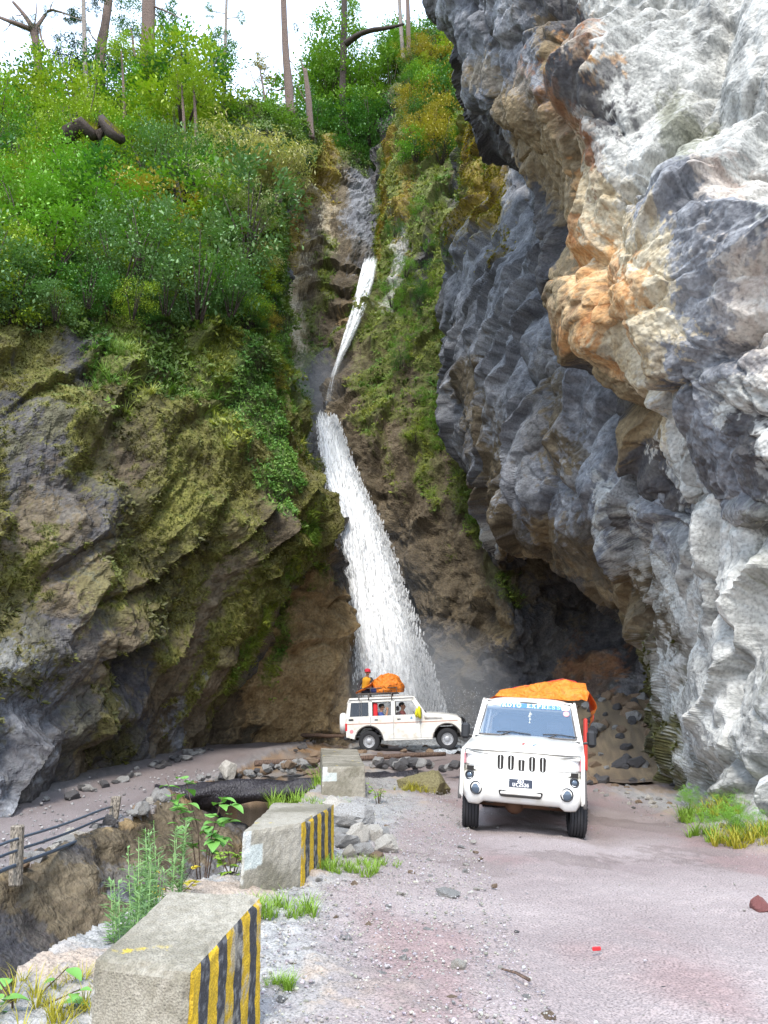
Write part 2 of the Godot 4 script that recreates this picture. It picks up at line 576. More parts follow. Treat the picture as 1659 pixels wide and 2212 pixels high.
func build_cliffs() -> void:
	M.tex_rock = noise_tex(0.018, 5, [[0.0, 0.55], [0.35, 0.85], [0.6, 1.0], [1.0, 1.0]], 1024, 21)
	M.tex_rock_h = height_tex(0.02, 6, 1024, 22)
	rock_material("pale_rock", 1.7, 1.8)
	rock_material("brown_rock", 2.3, 6.0)
	# --- the cliff over the far road, with the wooded slope above it
	var left := [
		[-500, 300, 70, -150, 300, 70, 80, 300, 70, 260, 300, 70, 400, 300, 70, 520, 300, 70, 600, 300, 70, 640, 300, 70, 680, 310, 70],
		[-500, 240, 36, -150, 240, 37, 80, 238, 39, 260, 235, 40, 400, 232, 41, 520, 235, 42, 600, 245, 43, 650, 260, 45, 690, 300, 50],
		[-500, 275, 30, -150, 270, 31, 80, 268, 33.5, 260, 265, 35, 400, 262, 36, 520, 265, 37, 620, 280, 38, 655, 300, 41, 670, 330, 48],
		[-500, 330, 26, -150, 325, 27.5, 80, 325, 30, 260, 325, 31.5, 400, 325, 32.5, 520, 330, 33.5, 610, 345, 34.5, 635, 350, 38, 640, 380, 46],
		[-500, 430, 23, -150, 425, 24.5, 80, 420, 27, 260, 420, 28.5, 410, 420, 29.5, 520, 420, 30.5, 590, 430, 31.8, 612, 430, 36, 620, 440, 43],
		[-500, 540, 20, -150, 535, 21.5, 80, 530, 24, 260, 530, 25.5, 420, 530, 27, 530, 530, 28.5, 592, 535, 30.3, 604, 535, 35, 605, 540, 41],
		[-500, 640, 18, -150, 640, 19.5, 80, 640, 21.8, 260, 640, 23.5, 430, 640, 25.2, 550, 640, 27, 596, 640, 29.3, 600, 640, 34, 600, 640, 39],
		[-500, 760, 17.3, -150, 760, 18.7, 80, 760, 20.6, 270, 760, 22.3, 450, 760, 24.2, 570, 760, 26.3, 604, 760, 28.8, 608, 760, 33, 610, 760, 38],
		[-500, 880, 16.5, -150, 880, 18, 80, 880, 20, 280, 880, 21.8, 470, 880, 23.8, 600, 880, 26, 632, 880, 28.5, 636, 880, 33, 640, 880, 38],
		[-500, 1000, 16, -150, 1000, 17.6, 80, 1000, 19.5, 300, 1000, 21.3, 500, 1000, 23.5, 630, 1000, 25.5, 656, 1000, 28, 660, 1000, 32, 670, 1000, 37],
		[-500, 1130, 15.5, -150, 1130, 17.2, 80, 1125, 19, 280, 1120, 20.8, 480, 1120, 23, 640, 1130, 25.5, 690, 1150, 27.5, 696, 1150, 31, 700, 1150, 36],
		[-500, 1260, 15.2, -150, 1250, 17, 60, 1245, 18.8, 240, 1240, 20.5, 430, 1240, 23, 550, 1235, 24.5, 592, 1240, 25.5, 620, 1240, 29, 680, 1240, 34],
		[-500, 1400, 15, -150, 1390, 16.8, 60, 1380, 18.5, 220, 1375, 20.5, 380, 1370, 23, 480, 1370, 24.5, 548, 1365, 25.5, 580, 1360, 29, 620, 1355, 34],
		[-500, 1560, 14.8, -150, 1540, 16.5, 60, 1520, 18.5, 200, 1510, 21, 330, 1500, 23.5, 420, 1495, 25, 475, 1480, 26, 510, 1475, 29, 560, 1470, 34],
		[-500, 1850, 14.5, -150, 1765, 16.5, 60, 1712, 18.8, 200, 1672, 22, 320, 1640, 24.5, 390, 1630, 26, 430, 1622, 27, 470, 1612, 29.5, 520, 1600, 34],
		[-500, 1980, 14.5, -150, 1860, 16.5, 60, 1790, 18.8, 200, 1740, 22, 320, 1700, 24.5, 390, 1690, 26, 430, 1680, 27, 470, 1670, 29.5, 520, 1660, 34]]
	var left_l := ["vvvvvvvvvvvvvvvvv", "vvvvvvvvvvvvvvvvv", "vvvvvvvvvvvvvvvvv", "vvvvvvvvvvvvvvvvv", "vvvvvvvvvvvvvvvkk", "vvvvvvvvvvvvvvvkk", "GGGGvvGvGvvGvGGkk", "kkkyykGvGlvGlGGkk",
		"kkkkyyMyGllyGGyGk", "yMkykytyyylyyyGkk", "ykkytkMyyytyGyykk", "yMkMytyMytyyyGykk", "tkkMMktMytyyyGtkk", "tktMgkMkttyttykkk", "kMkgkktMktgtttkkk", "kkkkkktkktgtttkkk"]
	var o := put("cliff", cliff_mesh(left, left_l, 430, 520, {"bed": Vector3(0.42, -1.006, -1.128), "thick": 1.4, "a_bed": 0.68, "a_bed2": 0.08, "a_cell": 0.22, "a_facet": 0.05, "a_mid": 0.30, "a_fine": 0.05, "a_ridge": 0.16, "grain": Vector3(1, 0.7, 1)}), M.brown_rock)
	tag(o, "mossy brown cliff of slanting beds above the far road", "cliff", "", "structure")
	# --- the ochre foot of that cliff beside the waterfall
	var foot := [
		[400, 1100, 32, 480, 1100, 32.5, 580, 1100, 33, 680, 1110, 33, 715, 1120, 33.5, 728, 1120, 34.5, 735, 1120, 37.5, 700, 1120, 42],
		[400, 1210, 29, 500, 1210, 29.6, 600, 1210, 30.4, 680, 1215, 31, 720, 1220, 32, 736, 1220, 33.5, 745, 1220, 36.5, 700, 1220, 41],
		[400, 1300, 28.5, 500, 1300, 29, 600, 1300, 30, 690, 1300, 30.8, 725, 1300, 31.8, 745, 1300, 33.3, 752, 1300, 36.5, 720, 1300, 41],
		[420, 1400, 28, 510, 1400, 28.8, 600, 1400, 29.8, 690, 1400, 30.6, 740, 1400, 31.8, 763, 1400, 33, 770, 1400, 36.5, 740, 1400, 41],
		[400, 1500, 28, 500, 1500, 29, 600, 1500, 30, 690, 1500, 30.8, 750, 1500, 31.8, 775, 1500, 33, 785, 1500, 36, 760, 1500, 40],
		[380, 1640, 28, 480, 1622, 29, 580, 1607, 30.3, 680, 1600, 31, 750, 1595, 32, 775, 1592, 33, 785, 1590, 36, 770, 1590, 40],
		[380, 1700, 28, 480, 1680, 29, 580, 1660, 30.3, 680, 1650, 31, 750, 1650, 32, 775, 1640, 33, 785, 1640, 36, 770, 1640, 40]]
	var foot_l := ["kkkkkkkkkkkkkkk", "kkkknnGntkktkkk", "kkkyGnnnnntttkk", "kknnGnnnnnnttkk", "kttnnnnnnnntnkk", "ktttnnttnnnttkk", "ktttnntttnnttkk"]
	o = put("cliff", cliff_mesh(foot, foot_l, 190, 210, {"bed": Vector3(0.15, -0.95, 0.1), "thick": 1.5, "a_bed": 0.55, "a_cell": 0.14, "a_mid": 0.22, "a_ridge": 0.18}), M.brown_rock)
	tag(o, "ochre buttress at the foot of the mossy cliff beside the waterfall", "cliff", "", "structure")
	# --- the wall behind the upper fall
	var back := [
		[540, 320, 62, 640, 320, 62, 705, 320, 62, 780, 340, 62, 850, 360, 62],
		[590, 310, 47, 660, 293, 47.5, 705, 285, 48.5, 765, 335, 52, 840, 370, 54],
		[580, 380, 46, 650, 375, 46.5, 710, 380, 47.2, 775, 390, 49.5, 840, 400, 51],
		[560, 480, 45, 640, 480, 45.5, 705, 480, 46.3, 768, 480, 46.2, 840, 480, 48],
		[540, 600, 44.5, 640, 600, 45, 700, 600, 45.5, 760, 600, 45.0, 840, 600, 47],
		[540, 730, 43.5, 640, 730, 44, 700, 730, 44.5, 760, 730, 43.6, 830, 730, 45.5],
		[540, 850, 43, 640, 850, 43.4, 700, 850, 44, 760, 850, 43, 830, 850, 45],
		[540, 980, 42.4, 640, 980, 42.6, 700, 980, 43, 760, 980, 43.8, 830, 980, 45],
		[540, 1200, 41.5, 640, 1200, 41.7, 720, 1200, 42, 800, 1200, 42.4, 900, 1200, 43],
		[540, 1420, 40.5, 640, 1420, 40.6, 740, 1420, 40.8, 830, 1420, 41, 930, 1420, 41],
		[540, 1640, 40, 640, 1640, 40, 740, 1640, 40, 840, 1640, 40, 950, 1640, 40]]
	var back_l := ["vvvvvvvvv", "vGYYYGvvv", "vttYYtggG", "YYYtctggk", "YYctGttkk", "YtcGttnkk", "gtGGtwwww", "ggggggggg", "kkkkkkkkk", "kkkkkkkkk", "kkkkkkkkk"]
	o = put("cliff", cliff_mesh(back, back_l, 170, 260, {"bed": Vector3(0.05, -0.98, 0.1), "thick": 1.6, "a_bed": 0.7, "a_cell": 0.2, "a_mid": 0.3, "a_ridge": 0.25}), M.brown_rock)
	tag(o, "layered rock wall with a yellow mossy ridge behind the upper fall", "cliff", "", "structure")
	# --- the green buttress and brown wall on the other side of the fall
	var green := [
		[860, 120, 66, 900, 110, 66, 930, 100, 66, 970, 100, 66, 1010, 100, 66, 1060, 100, 66, 1130, 100, 66, 1500, 100, 66],
		[880, 105, 57, 893, 102, 54, 905, 100, 52, 935, 95, 51.5, 980, 90, 51, 1030, 90, 51, 1110, 90, 51, 1300, 90, 50],
		[850, 180, 54, 870, 180, 51, 885, 180, 49.5, 920, 180, 48.5, 970, 180, 48, 1020, 180, 48, 1100, 180, 48, 1300, 180, 47],
		[810, 300, 52, 838, 300, 49, 850, 300, 47.5, 890, 300, 46, 950, 300, 45.5, 1010, 300, 45, 1090, 300, 45, 1300, 300, 44],
		[800, 430, 50, 822, 430, 47.5, 832, 430, 46, 870, 430, 44.5, 930, 430, 43.5, 1000, 430, 43, 1080, 430, 43, 1300, 430, 42],
		[780, 560, 47.5, 800, 560, 46, 812, 560, 44.5, 860, 560, 43, 920, 560, 42, 990, 560, 41, 1070, 560, 41, 1300, 560, 40],
		[720, 680, 47, 752, 680, 44.5, 768, 680, 43, 830, 680, 41.5, 900, 680, 40.5, 990, 680, 39.5, 1070, 680, 39.5, 1300, 680, 38],
		[650, 800, 46, 700, 800, 42.5, 718, 800, 41.5, 790, 800, 40, 880, 800, 39, 990, 800, 38, 1080, 800, 38, 1300, 800, 36],
		[650, 920, 45, 715, 920, 41, 730, 920, 39.5, 800, 920, 38.5, 890, 920, 37.8, 1000, 920, 37, 1090, 920, 37, 1350, 920, 35],
		[700, 1050, 44, 760, 1050, 39.5, 775, 1050, 38, 850, 1050, 37, 930, 1050, 36.5, 1010, 1050, 36, 1110, 1050, 35.5, 1400, 1050, 33],
		[770, 1200, 43, 825, 1200, 38.5, 845, 1200, 37, 910, 1200, 36, 980, 1200, 35.2, 1060, 1200, 34.5, 1160, 1200, 33.5, 1450, 1200, 31],
		[830, 1330, 42, 880, 1330, 37.5, 905, 1330, 36, 970, 1330, 35, 1040, 1330, 34.5, 1120, 1330, 33, 1230, 1330, 35, 1500, 1330, 34],
		[840, 1450, 41, 890, 1450, 37, 925, 1450, 35.5, 980, 1450, 34.5, 1050, 1450, 33.5, 1130, 1450, 33.5, 1250, 1450, 34, 1520, 1450, 32],
		[840, 1620, 40, 870, 1620, 36.5, 900, 1615, 35, 960, 1610, 34, 1040, 1605, 33, 1120, 1600, 33, 1250, 1600, 33, 1540, 1600, 31]]
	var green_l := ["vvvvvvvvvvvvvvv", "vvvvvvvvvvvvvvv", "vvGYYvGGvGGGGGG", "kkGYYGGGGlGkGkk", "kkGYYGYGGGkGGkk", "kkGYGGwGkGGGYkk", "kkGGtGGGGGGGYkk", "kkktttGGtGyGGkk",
		"kktcttGtGGGGGkk", "kkktttttGtGGykk", "kkktttttttGttkk", "kkkttttttbkkkkk", "kkkkkkktkkkkrkk", "kkkkkkkkkrkkrkk"]  # last rows: wet rock, blackened further to paint the shade of the hollow
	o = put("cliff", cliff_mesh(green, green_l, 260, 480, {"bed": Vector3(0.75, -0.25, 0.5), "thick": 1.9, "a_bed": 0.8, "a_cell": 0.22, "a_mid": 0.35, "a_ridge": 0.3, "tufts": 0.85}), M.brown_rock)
	tag(o, "steep green buttress of grass and brown rock between waterfall and overhang", "cliff", "", "structure")
	# --- the grey slabs and the arch over the road
	var slab := [
		[1000, 250, 42, 990, 250, 38, 1000, 250, 35, 1060, 250, 32, 1140, 250, 28, 1240, 250, 25, 1400, 250, 22, 1560, 250, 20, 1720, 250, 19, 2200, 250, 16],
		[1010, 400, 42, 1000, 400, 37, 1010, 400, 34, 1070, 400, 31, 1140, 400, 27, 1240, 400, 24, 1400, 400, 21, 1560, 400, 19, 1720, 400, 17.5, 2200, 400, 15],
		[990, 550, 41, 975, 550, 36, 985, 550, 33, 1050, 550, 30, 1130, 550, 26, 1230, 550, 23, 1400, 550, 19.5, 1560, 550, 17.6, 1720, 550, 16.4, 2200, 550, 14],
		[985, 700, 40, 970, 700, 35, 980, 700, 32, 1050, 700, 28.5, 1130, 700, 25, 1240, 700, 21.5, 1400, 700, 18, 1560, 700, 16.4, 1720, 700, 15.3, 2200, 700, 13],
		[990, 850, 39, 980, 850, 34, 990, 850, 31, 1060, 850, 27.5, 1140, 850, 24, 1250, 850, 20.5, 1400, 850, 17.3, 1560, 850, 15.5, 1720, 850, 14.3, 2200, 850, 12],
		[1010, 1000, 38, 1000, 1000, 33, 1012, 1000, 30, 1070, 1000, 27, 1150, 1000, 23.5, 1260, 1000, 19.8, 1400, 1000, 16.8, 1550, 1000, 14.8, 1720, 1000, 13.3, 2200, 1000, 11],
		[1050, 1095, 37, 1035, 1090, 32, 1045, 1095, 29, 1090, 1098, 26, 1170, 1090, 22.8, 1270, 1095, 19, 1400, 1110, 16.2, 1550, 1130, 14.2, 1720, 1130, 12.7, 2200, 1130, 10.5],
		[1075, 1160, 36, 1055, 1155, 31, 1065, 1158, 28, 1097, 1158, 26.6, 1168, 1165, 24, 1266, 1190, 20.8, 1385, 1255, 17.6, 1545, 1390, 14, 1710, 1330, 12.3, 2200, 1330, 10],
		[1085, 1190, 36, 1066, 1190, 30.5, 1076, 1195, 28.2, 1102, 1190, 27.3, 1180, 1208, 25.2, 1270, 1245, 22.2, 1376, 1328, 19.2, 1548, 1560, 14.1, 1700, 1580, 12.1, 2200, 1600, 9.8],
		[1090, 1205, 36, 1080, 1210, 31, 1088, 1218, 29, 1110, 1210, 28, 1190, 1235, 26, 1275, 1282, 23.3, 1366, 1385, 20.4, 1530, 1745, 14.7, 1700, 1800, 12, 2200, 1960, 9.3],
		[1105, 1205, 38, 1100, 1210, 35, 1108, 1215, 32.5, 1130, 1200, 31, 1208, 1222, 29.5, 1288, 1266, 27.5, 1374, 1372, 24.5, 1448, 1742, 18.2, 1700, 1840, 12.4, 2200, 2000, 9.6],
		[1110, 1180, 42, 1110, 1180, 40, 1125, 1185, 38, 1145, 1172, 37, 1222, 1190, 36, 1300, 1235, 34.5, 1386, 1335, 32, 1410, 1715, 26, 1700, 1860, 16, 2200, 2000, 12]]
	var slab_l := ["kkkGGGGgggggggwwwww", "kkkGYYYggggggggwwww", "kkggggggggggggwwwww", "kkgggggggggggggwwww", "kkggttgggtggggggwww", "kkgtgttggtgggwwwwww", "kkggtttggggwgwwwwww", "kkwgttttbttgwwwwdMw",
		"kkwgtbtbtbtbtwwwgMw", "kkbkbbbkbkbbMwwwgww", "kkkkkkkkkkkkMMMGwww", "kkkkkkkkkkkkMMMMwww"]  # black ceiling rows put the shade under the arch into the colour
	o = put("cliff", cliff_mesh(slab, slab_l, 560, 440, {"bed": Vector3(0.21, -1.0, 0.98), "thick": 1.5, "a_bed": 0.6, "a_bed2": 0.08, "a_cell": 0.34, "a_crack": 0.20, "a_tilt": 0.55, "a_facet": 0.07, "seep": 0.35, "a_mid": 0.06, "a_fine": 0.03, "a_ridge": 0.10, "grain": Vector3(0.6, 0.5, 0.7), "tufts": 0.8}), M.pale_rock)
	tag(o, "grey slabs arching over the road into a pale limestone leg", "cliff", "", "structure")
	# --- the overhanging prow
	var prow := [
		[850, -250, 30, 880, -250, 24, 900, -250, 21, 1000, -250, 17.5, 1200, -250, 15, 1450, -250, 13.5, 1750, -250, 12, 2300, -250, 10.5],
		[930, 0, 30, 925, 0, 24, 940, 0, 20.5, 1060, 0, 17, 1220, 0, 14.8, 1450, 0, 13.2, 1750, 0, 11.5, 2300, 0, 10],
		[1000, 120, 29, 990, 120, 23, 1005, 120, 19.5, 1110, 120, 16.5, 1240, 120, 14.5, 1450, 120, 13, 1750, 120, 11.3, 2300, 120, 10],
		[1050, 240, 28, 1035, 240, 22, 1045, 240, 18.8, 1180, 240, 15.5, 1280, 240, 14, 1460, 240, 12.8, 1750, 240, 11.2, 2300, 240, 10],
		[1140, 340, 27, 1125, 340, 21, 1135, 340, 18, 1240, 340, 15, 1320, 340, 13.7, 1480, 340, 12.5, 1750, 340, 11.1, 2300, 340, 9.8],
		[1200, 440, 26, 1180, 440, 20, 1190, 440, 17.2, 1260, 440, 14.6, 1340, 440, 13.4, 1480, 440, 12.3, 1750, 440, 11, 2300, 440, 9.6],
		[1210, 540, 25, 1190, 540, 19.5, 1198, 540, 16.8, 1252, 540, 14.5, 1330, 540, 13.2, 1480, 540, 12.1, 1750, 540, 10.9, 2300, 540, 9.5],
		[1190, 610, 25, 1160, 610, 19, 1168, 610, 16.8, 1255, 610, 14.3, 1330, 610, 13, 1490, 610, 12, 1750, 610, 10.8, 2300, 610, 9.4],
		[1240, 690, 24, 1215, 690, 18.5, 1225, 690, 16.5, 1275, 690, 14.2, 1350, 690, 12.9, 1500, 690, 11.9, 1750, 690, 10.7, 2300, 690, 9.3],
		[1290, 760, 23, 1275, 760, 18, 1290, 760, 16, 1310, 760, 14.5, 1370, 760, 13, 1510, 760, 11.9, 1750, 760, 10.7, 2300, 760, 9.2],
		[1330, 865, 21, 1310, 865, 17.5, 1325, 860, 15.8, 1345, 860, 14.6, 1400, 860, 13.2, 1530, 860, 12, 1750, 860, 10.7, 2300, 860, 9.2],
		[1370, 950, 19, 1350, 950, 17, 1362, 950, 15.8, 1385, 950, 15, 1440, 950, 13.6, 1550, 950, 12.2, 1750, 950, 10.8, 2300, 950, 9.2],
		[1440, 1030, 19, 1410, 1035, 16.8, 1420, 1040, 15.8, 1445, 1040, 15, 1500, 1040, 13.8, 1590, 1040, 12.4, 1760, 1040, 11, 2300, 1040, 9.2],
		[1480, 1080, 19, 1465, 1095, 17, 1475, 1105, 16.2, 1505, 1110, 15.3, 1560, 1130, 14.2, 1640, 1160, 13, 1770, 1160, 11.5, 2300, 1160, 9.4],
		[1490, 1060, 23, 1480, 1070, 21, 1490, 1080, 20, 1520, 1080, 19, 1570, 1100, 18, 1640, 1120, 17, 1770, 1120, 15.5, 2300, 1120, 13.4]]
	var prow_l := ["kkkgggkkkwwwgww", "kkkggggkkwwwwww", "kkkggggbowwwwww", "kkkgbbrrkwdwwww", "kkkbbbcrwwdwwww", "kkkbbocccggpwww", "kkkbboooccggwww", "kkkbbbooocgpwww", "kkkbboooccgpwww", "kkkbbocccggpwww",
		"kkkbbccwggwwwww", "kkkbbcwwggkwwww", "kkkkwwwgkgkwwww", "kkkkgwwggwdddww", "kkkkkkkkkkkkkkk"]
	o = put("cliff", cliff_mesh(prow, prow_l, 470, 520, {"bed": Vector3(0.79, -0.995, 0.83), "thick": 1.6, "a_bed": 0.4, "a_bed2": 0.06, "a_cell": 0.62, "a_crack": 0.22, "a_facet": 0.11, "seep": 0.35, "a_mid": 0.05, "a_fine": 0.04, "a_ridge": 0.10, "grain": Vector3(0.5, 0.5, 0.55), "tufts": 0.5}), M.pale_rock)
	tag(o, "pale limestone overhang with orange stains and a brown sheltered underside", "cliff", "", "structure")
	# --- the washed out bank under the far road
	var bank := []
	for e in [[-0.15, 0.0], [0.10, -0.10], [0.40, -0.42], [1.0, -0.85], [1.8, -1.45], [2.7, -2.3], [3.6, -4.0]]:
		var r := []
		for d in [4.0, 7.0, 9.5, 11.5, 13.5, 15.5, 17.5, 19.5, 21.0]:
			r.append_array([far_edge(d) + e[0], far_level(d) + 0.015 + e[1], -d])
		bank.append(r)
	var bank_l := ["tttntnttntttntttn", "ttntttntttktttntk", "tttttttktttttttkk", "tttttttkttgttttkk", "tnttttnkktgtgtntk", "ttnttttkktgttnnkk", "tttttttkttttttnkk"]
	o = put("cliff", cliff_mesh(bank, bank_l, 260, 150, {"own": true, "bed": Vector3(0.1, -1, 0.25), "thick": 0.8, "a_bed": 0.14, "a_cell": 0.10, "a_mid": 0.14, "a_fine": 0.03, "a_ridge": 0.14, "tufts": 0.0, "face_u": 0.5}), M.brown_rock)
	tag(o, "washed out brown earth bank under the far road", "", "", "structure")
# ---------------------------------------------------------------- ground
func far_edge(d: float) -> float:      # the ravine side of the far road
	return -6.0 + (d - 12.8) * 0.1875

func near_edge(d: float) -> float:     # the ravine side of the near road
	return lerpf(-1.95, -1.35, smoothstep(5.0, 9.0, d)) if d > 0.0 else -1.95

func far_level(d: float) -> float:
	return minf(-0.93 + 0.0964 * (d - 12.8), 0.42 + 0.02 * (d - 27.0))

func near_level(x: float, d: float) -> float:
	return -0.06 * (clampf(x, -3.0, 8.0) - 2.0) * smoothstep(23.0, 15.0, d) + 0.28 * smoothstep(17.0, 27.0, d) + 0.03 * maxf(d - 29.5, 0.0)

func ground_y(x: float, d: float) -> float:
	var xl := far_edge(d) + 0.25 * n_mid.get_noise_2d(d * 1.3, 4.0)
	var xr := near_edge(d) + 0.12 * n_mid.get_noise_2d(d * 2.3, 9.0)
	var near := near_level(x, d)
	var far := far_level(d)
	# rubble slope in the cave
	var mound := smoothstep(19.5, 26.0, d) * smoothstep(4.2, 7.0, x) * 1.7
	near += mound
	# drain and heaped gravel at the foot of the arch
	near += 0.12 * exp(-pow((x - 5.3) / 0.45, 2)) * smoothstep(6.0, 9.0, d) * smoothstep(20.0, 15.0, d)
	var join := smoothstep(20.0, 20.8, d)        # the ravine ends under the log bridge
	if x >= xr:
		return near
	if x <= xl:
		return far
	var across := lerpf(far, near, (x - xl) / (xr - xl))
	var bottom := lerpf(-5.2, -3.4, smoothstep(8.0, 19.0, d))
	var tl := clampf((x - xl + 0.1) / 1.1, 0.0, 1.0)
	var tr := clampf((xr - x) / 1.7, 0.0, 1.0)
	var y := maxf(lerpf(far, bottom, pow(tl, 0.8)), lerpf(near, bottom, pow(tr, 0.75)))
	y += 0.3 * n_mid.get_noise_2d(x * 1.4, d * 1.4) * minf(tl, tr)
	return lerpf(minf(y, across), across, join)

func on_ground(x: float, d: float) -> Vector3:
	return Vector3(x, ground_y(x, d), -d)

func build_ground() -> void:
	var ds := []
	var d := -14.0
	while d < 3.6:
		ds.append(d)
		d += 0.6
	d = 3.6
	while d < 44.0:
		ds.append(d)
		d += 0.00072 * d * d + 0.004
	while d < 90.0:
		ds.append(d)
		d += 4.0
	var ss := []
	var s := -6.0
	while s < 6.0:
		ss.append(s)
		s += 0.0034 if absf(s + 0.002) < 0.62 else 0.25
	var nu := ss.size()
	var nv := ds.size()
	var pos := PackedVector3Array()
	var nor := PackedVector3Array()
	var col := PackedColorArray()
	var kind := PackedByteArray()
	pos.resize(nu * nv); nor.resize(nu * nv); col.resize(nu * nv); kind.resize(nu * nv)
	for j in nv:
		d = ds[j]
		var w := maxf(d, 3.0)
		for i in nu:
			var x: float = ss[i] * w
			var y := ground_y(x, d)
			var id := j * nu + i
			var m := n_mid.get_noise_2d(x, d)
			var fine := n_fine.get_noise_2d(x * 1.6, d * 1.6)
			var low := n_low.get_noise_2d(x * 3.0, d * 3.0)
			var xl := far_edge(d)
			var xr := near_edge(d)
			var c: Color
			var k := 0
			var rough := 0.012
			if x > xr:
				var edge := lerpf(0.0, 0.9, smoothstep(7.0, 14.0, d)) * smoothstep(24.0, 18.0, d) - 0.4
				var shoulder := 1.0 - smoothstep(-0.25, 0.35, x - edge - 0.5 * m - 0.15 * fine)
				var drain := smoothstep(4.6, 5.2, x + 0.3 * m) * smoothstep(21.0, 17.0, d)
				var gravel := maxf(shoulder, drain)
				if d > 19.5: gravel = maxf(gravel, smoothstep(4.0, 5.2, x + m) )
				k = 0 if gravel > 0.5 else 1
				# packed earth: pinkish beige, wheel tracks a little paler, red earth where it was churned
				c = Color(0.31, 0.25, 0.24).lerp(Color(0.41, 0.345, 0.33), clampf(0.5 + low + 0.4 * m, 0, 1))
				var red := smoothstep(0.12, 0.5, n_low.get_noise_2d(x * 4.0 + 60.0, d * 2.2) + 0.3 * m + 0.25 * smoothstep(2.5, 4.5, x))
				c = c.lerp(Color(0.30, 0.19, 0.18), red * 0.6)
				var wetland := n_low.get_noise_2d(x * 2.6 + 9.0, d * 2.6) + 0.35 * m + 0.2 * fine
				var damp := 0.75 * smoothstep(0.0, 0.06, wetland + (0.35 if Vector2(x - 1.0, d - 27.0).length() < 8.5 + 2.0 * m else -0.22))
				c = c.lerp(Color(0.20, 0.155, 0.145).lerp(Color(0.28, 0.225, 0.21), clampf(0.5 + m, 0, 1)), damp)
				# grey crushed stone
				var gc := Color(0.30, 0.29, 0.285).lerp(Color(0.45, 0.435, 0.41), clampf(0.5 + 1.2 * fine, 0, 1)).lerp(Color(0.42, 0.335, 0.265), smoothstep(0.05, 0.45, m + 0.4 * fine))
				var debris := Color(0.20, 0.15, 0.10).lerp(Color(0.34, 0.25, 0.15), clampf(0.5 + fine + m, 0, 1))
				if x + 0.6 * m > 3.9 and d + 1.5 * m + fine > 19.0: gc = debris
				c = c.lerp(gc, gravel)
				var rut := exp(-pow((x - 1.25 - 0.1 * sin(d * 0.6)) / 0.28, 2)) + exp(-pow((x - 2.85 - 0.1 * sin(d * 0.6)) / 0.28, 2))
				y -= 0.055 * rut * (1.0 - gravel)
				y += 0.02 * m + 0.018 * n_mid.get_noise_2d(x * 5.0, d * 5.0)
				rough = lerpf(0.012, 0.03, gravel)
				y += gravel * 0.05 * smoothstep(-0.1, 0.5, m)
			elif x < xl:
				k = 1
				c = Color(0.225, 0.185, 0.18).lerp(Color(0.30, 0.255, 0.25), clampf(0.5 + low + 0.5 * m, 0, 1))
				var side := clampf(maxf(1.0 - (xl - x) / 0.8, 0.0) + smoothstep(2.6, 3.6, xl - x), 0.0, 1.0)
				c = c.lerp(Color(0.20, 0.20, 0.21).lerp(Color(0.36, 0.34, 0.33), clampf(0.5 + 1.3 * fine, 0, 1)), side * 0.7)
				var r1 := exp(-pow((xl - x - 1.1) / 0.3, 2)) + exp(-pow((xl - x - 2.5) / 0.3, 2))
				y -= 0.04 * r1
				y += 0.03 * m
			else:
				k = 2
				var t := clampf(0.5 + 0.8 * m + 0.6 * fine, 0, 1)
				c = Color(0.13, 0.085, 0.05).lerp(Color(0.30, 0.215, 0.14), t)
				var stone := smoothstep(0.0, 0.25, n_low.get_noise_2d(x * 6.0 + 20.0, d * 5.0))
				c = c.lerp(Color(0.19, 0.17, 0.16).lerp(Color(0.33, 0.28, 0.24), t), stone * smoothstep(12.5, 15.0, d))
				if xl + 0.9 > x: c = c.lerp(Color(0.36, 0.20, 0.08), 0.6 * smoothstep(-0.3, 0.3, m))
				if xr - x < 0.9 and d < 10.0: c = c.lerp(Color(0.40, 0.34, 0.27), smoothstep(-0.2, 0.3, fine + m))
				y += 0.10 * n_ridge.get_noise_2d(x * 3.0, d * 3.0) + 0.12 * n_cell2.get_noise_3d(x * 0.9, y * 0.9, d * 0.9)
				rough = 0.04
			y += rough * n_fine.get_noise_2d(x * 3.0, d * 3.0)
			pos[id] = Vector3(x, y, -d)
			col[id] = c
			kind[id] = k
	for j in nv:
		for i in nu:
			var a := pos[j * nu + mini(i + 1, nu - 1)] - pos[j * nu + maxi(i - 1, 0)]
			var b := pos[mini(j + 1, nv - 1) * nu + i] - pos[maxi(j - 1, 0) * nu + i]
			nor[j * nu + i] = a.cross(b).normalized()
	var names := ["ground", "road", "ravine"]
	var labels := ["grey gravel shoulder and rubble beside the dirt road", "pinkish packed dirt road", "brown earth slope of the washed out ravine"]
	for k in 3:
		var idx := PackedInt32Array()
		for j in nv - 1:
			for i in nu - 1:
				var a := j * nu + i
				if kind[a] == k:
					idx.append_array(PackedInt32Array([a, a + nu, a + 1, a + 1, a + nu, a + nu + 1]))
		# keep only the vertices that are used
		var remap := PackedInt32Array()
		remap.resize(nu * nv)
		remap.fill(-1)
		var p2 := PackedVector3Array()
		var n2 := PackedVector3Array()
		var c2 := PackedColorArray()
		for q in idx.size():
			var v := idx[q]
			if remap[v] < 0:
				remap[v] = p2.size()
				p2.append(pos[v]); n2.append(nor[v]); c2.append(col[v])
			idx[q] = remap[v]
		var arr := []
		arr.resize(Mesh.ARRAY_MAX)
		arr[Mesh.ARRAY_VERTEX] = p2
		arr[Mesh.ARRAY_NORMAL] = n2
		arr[Mesh.ARRAY_COLOR] = c2
		arr[Mesh.ARRAY_INDEX] = idx
		var mesh := ArrayMesh.new()
		mesh.add_surface_from_arrays(Mesh.PRIMITIVE_TRIANGLES, arr)
		tag(put(names[k], mesh, M.earth), labels[k], "", "", "structure")

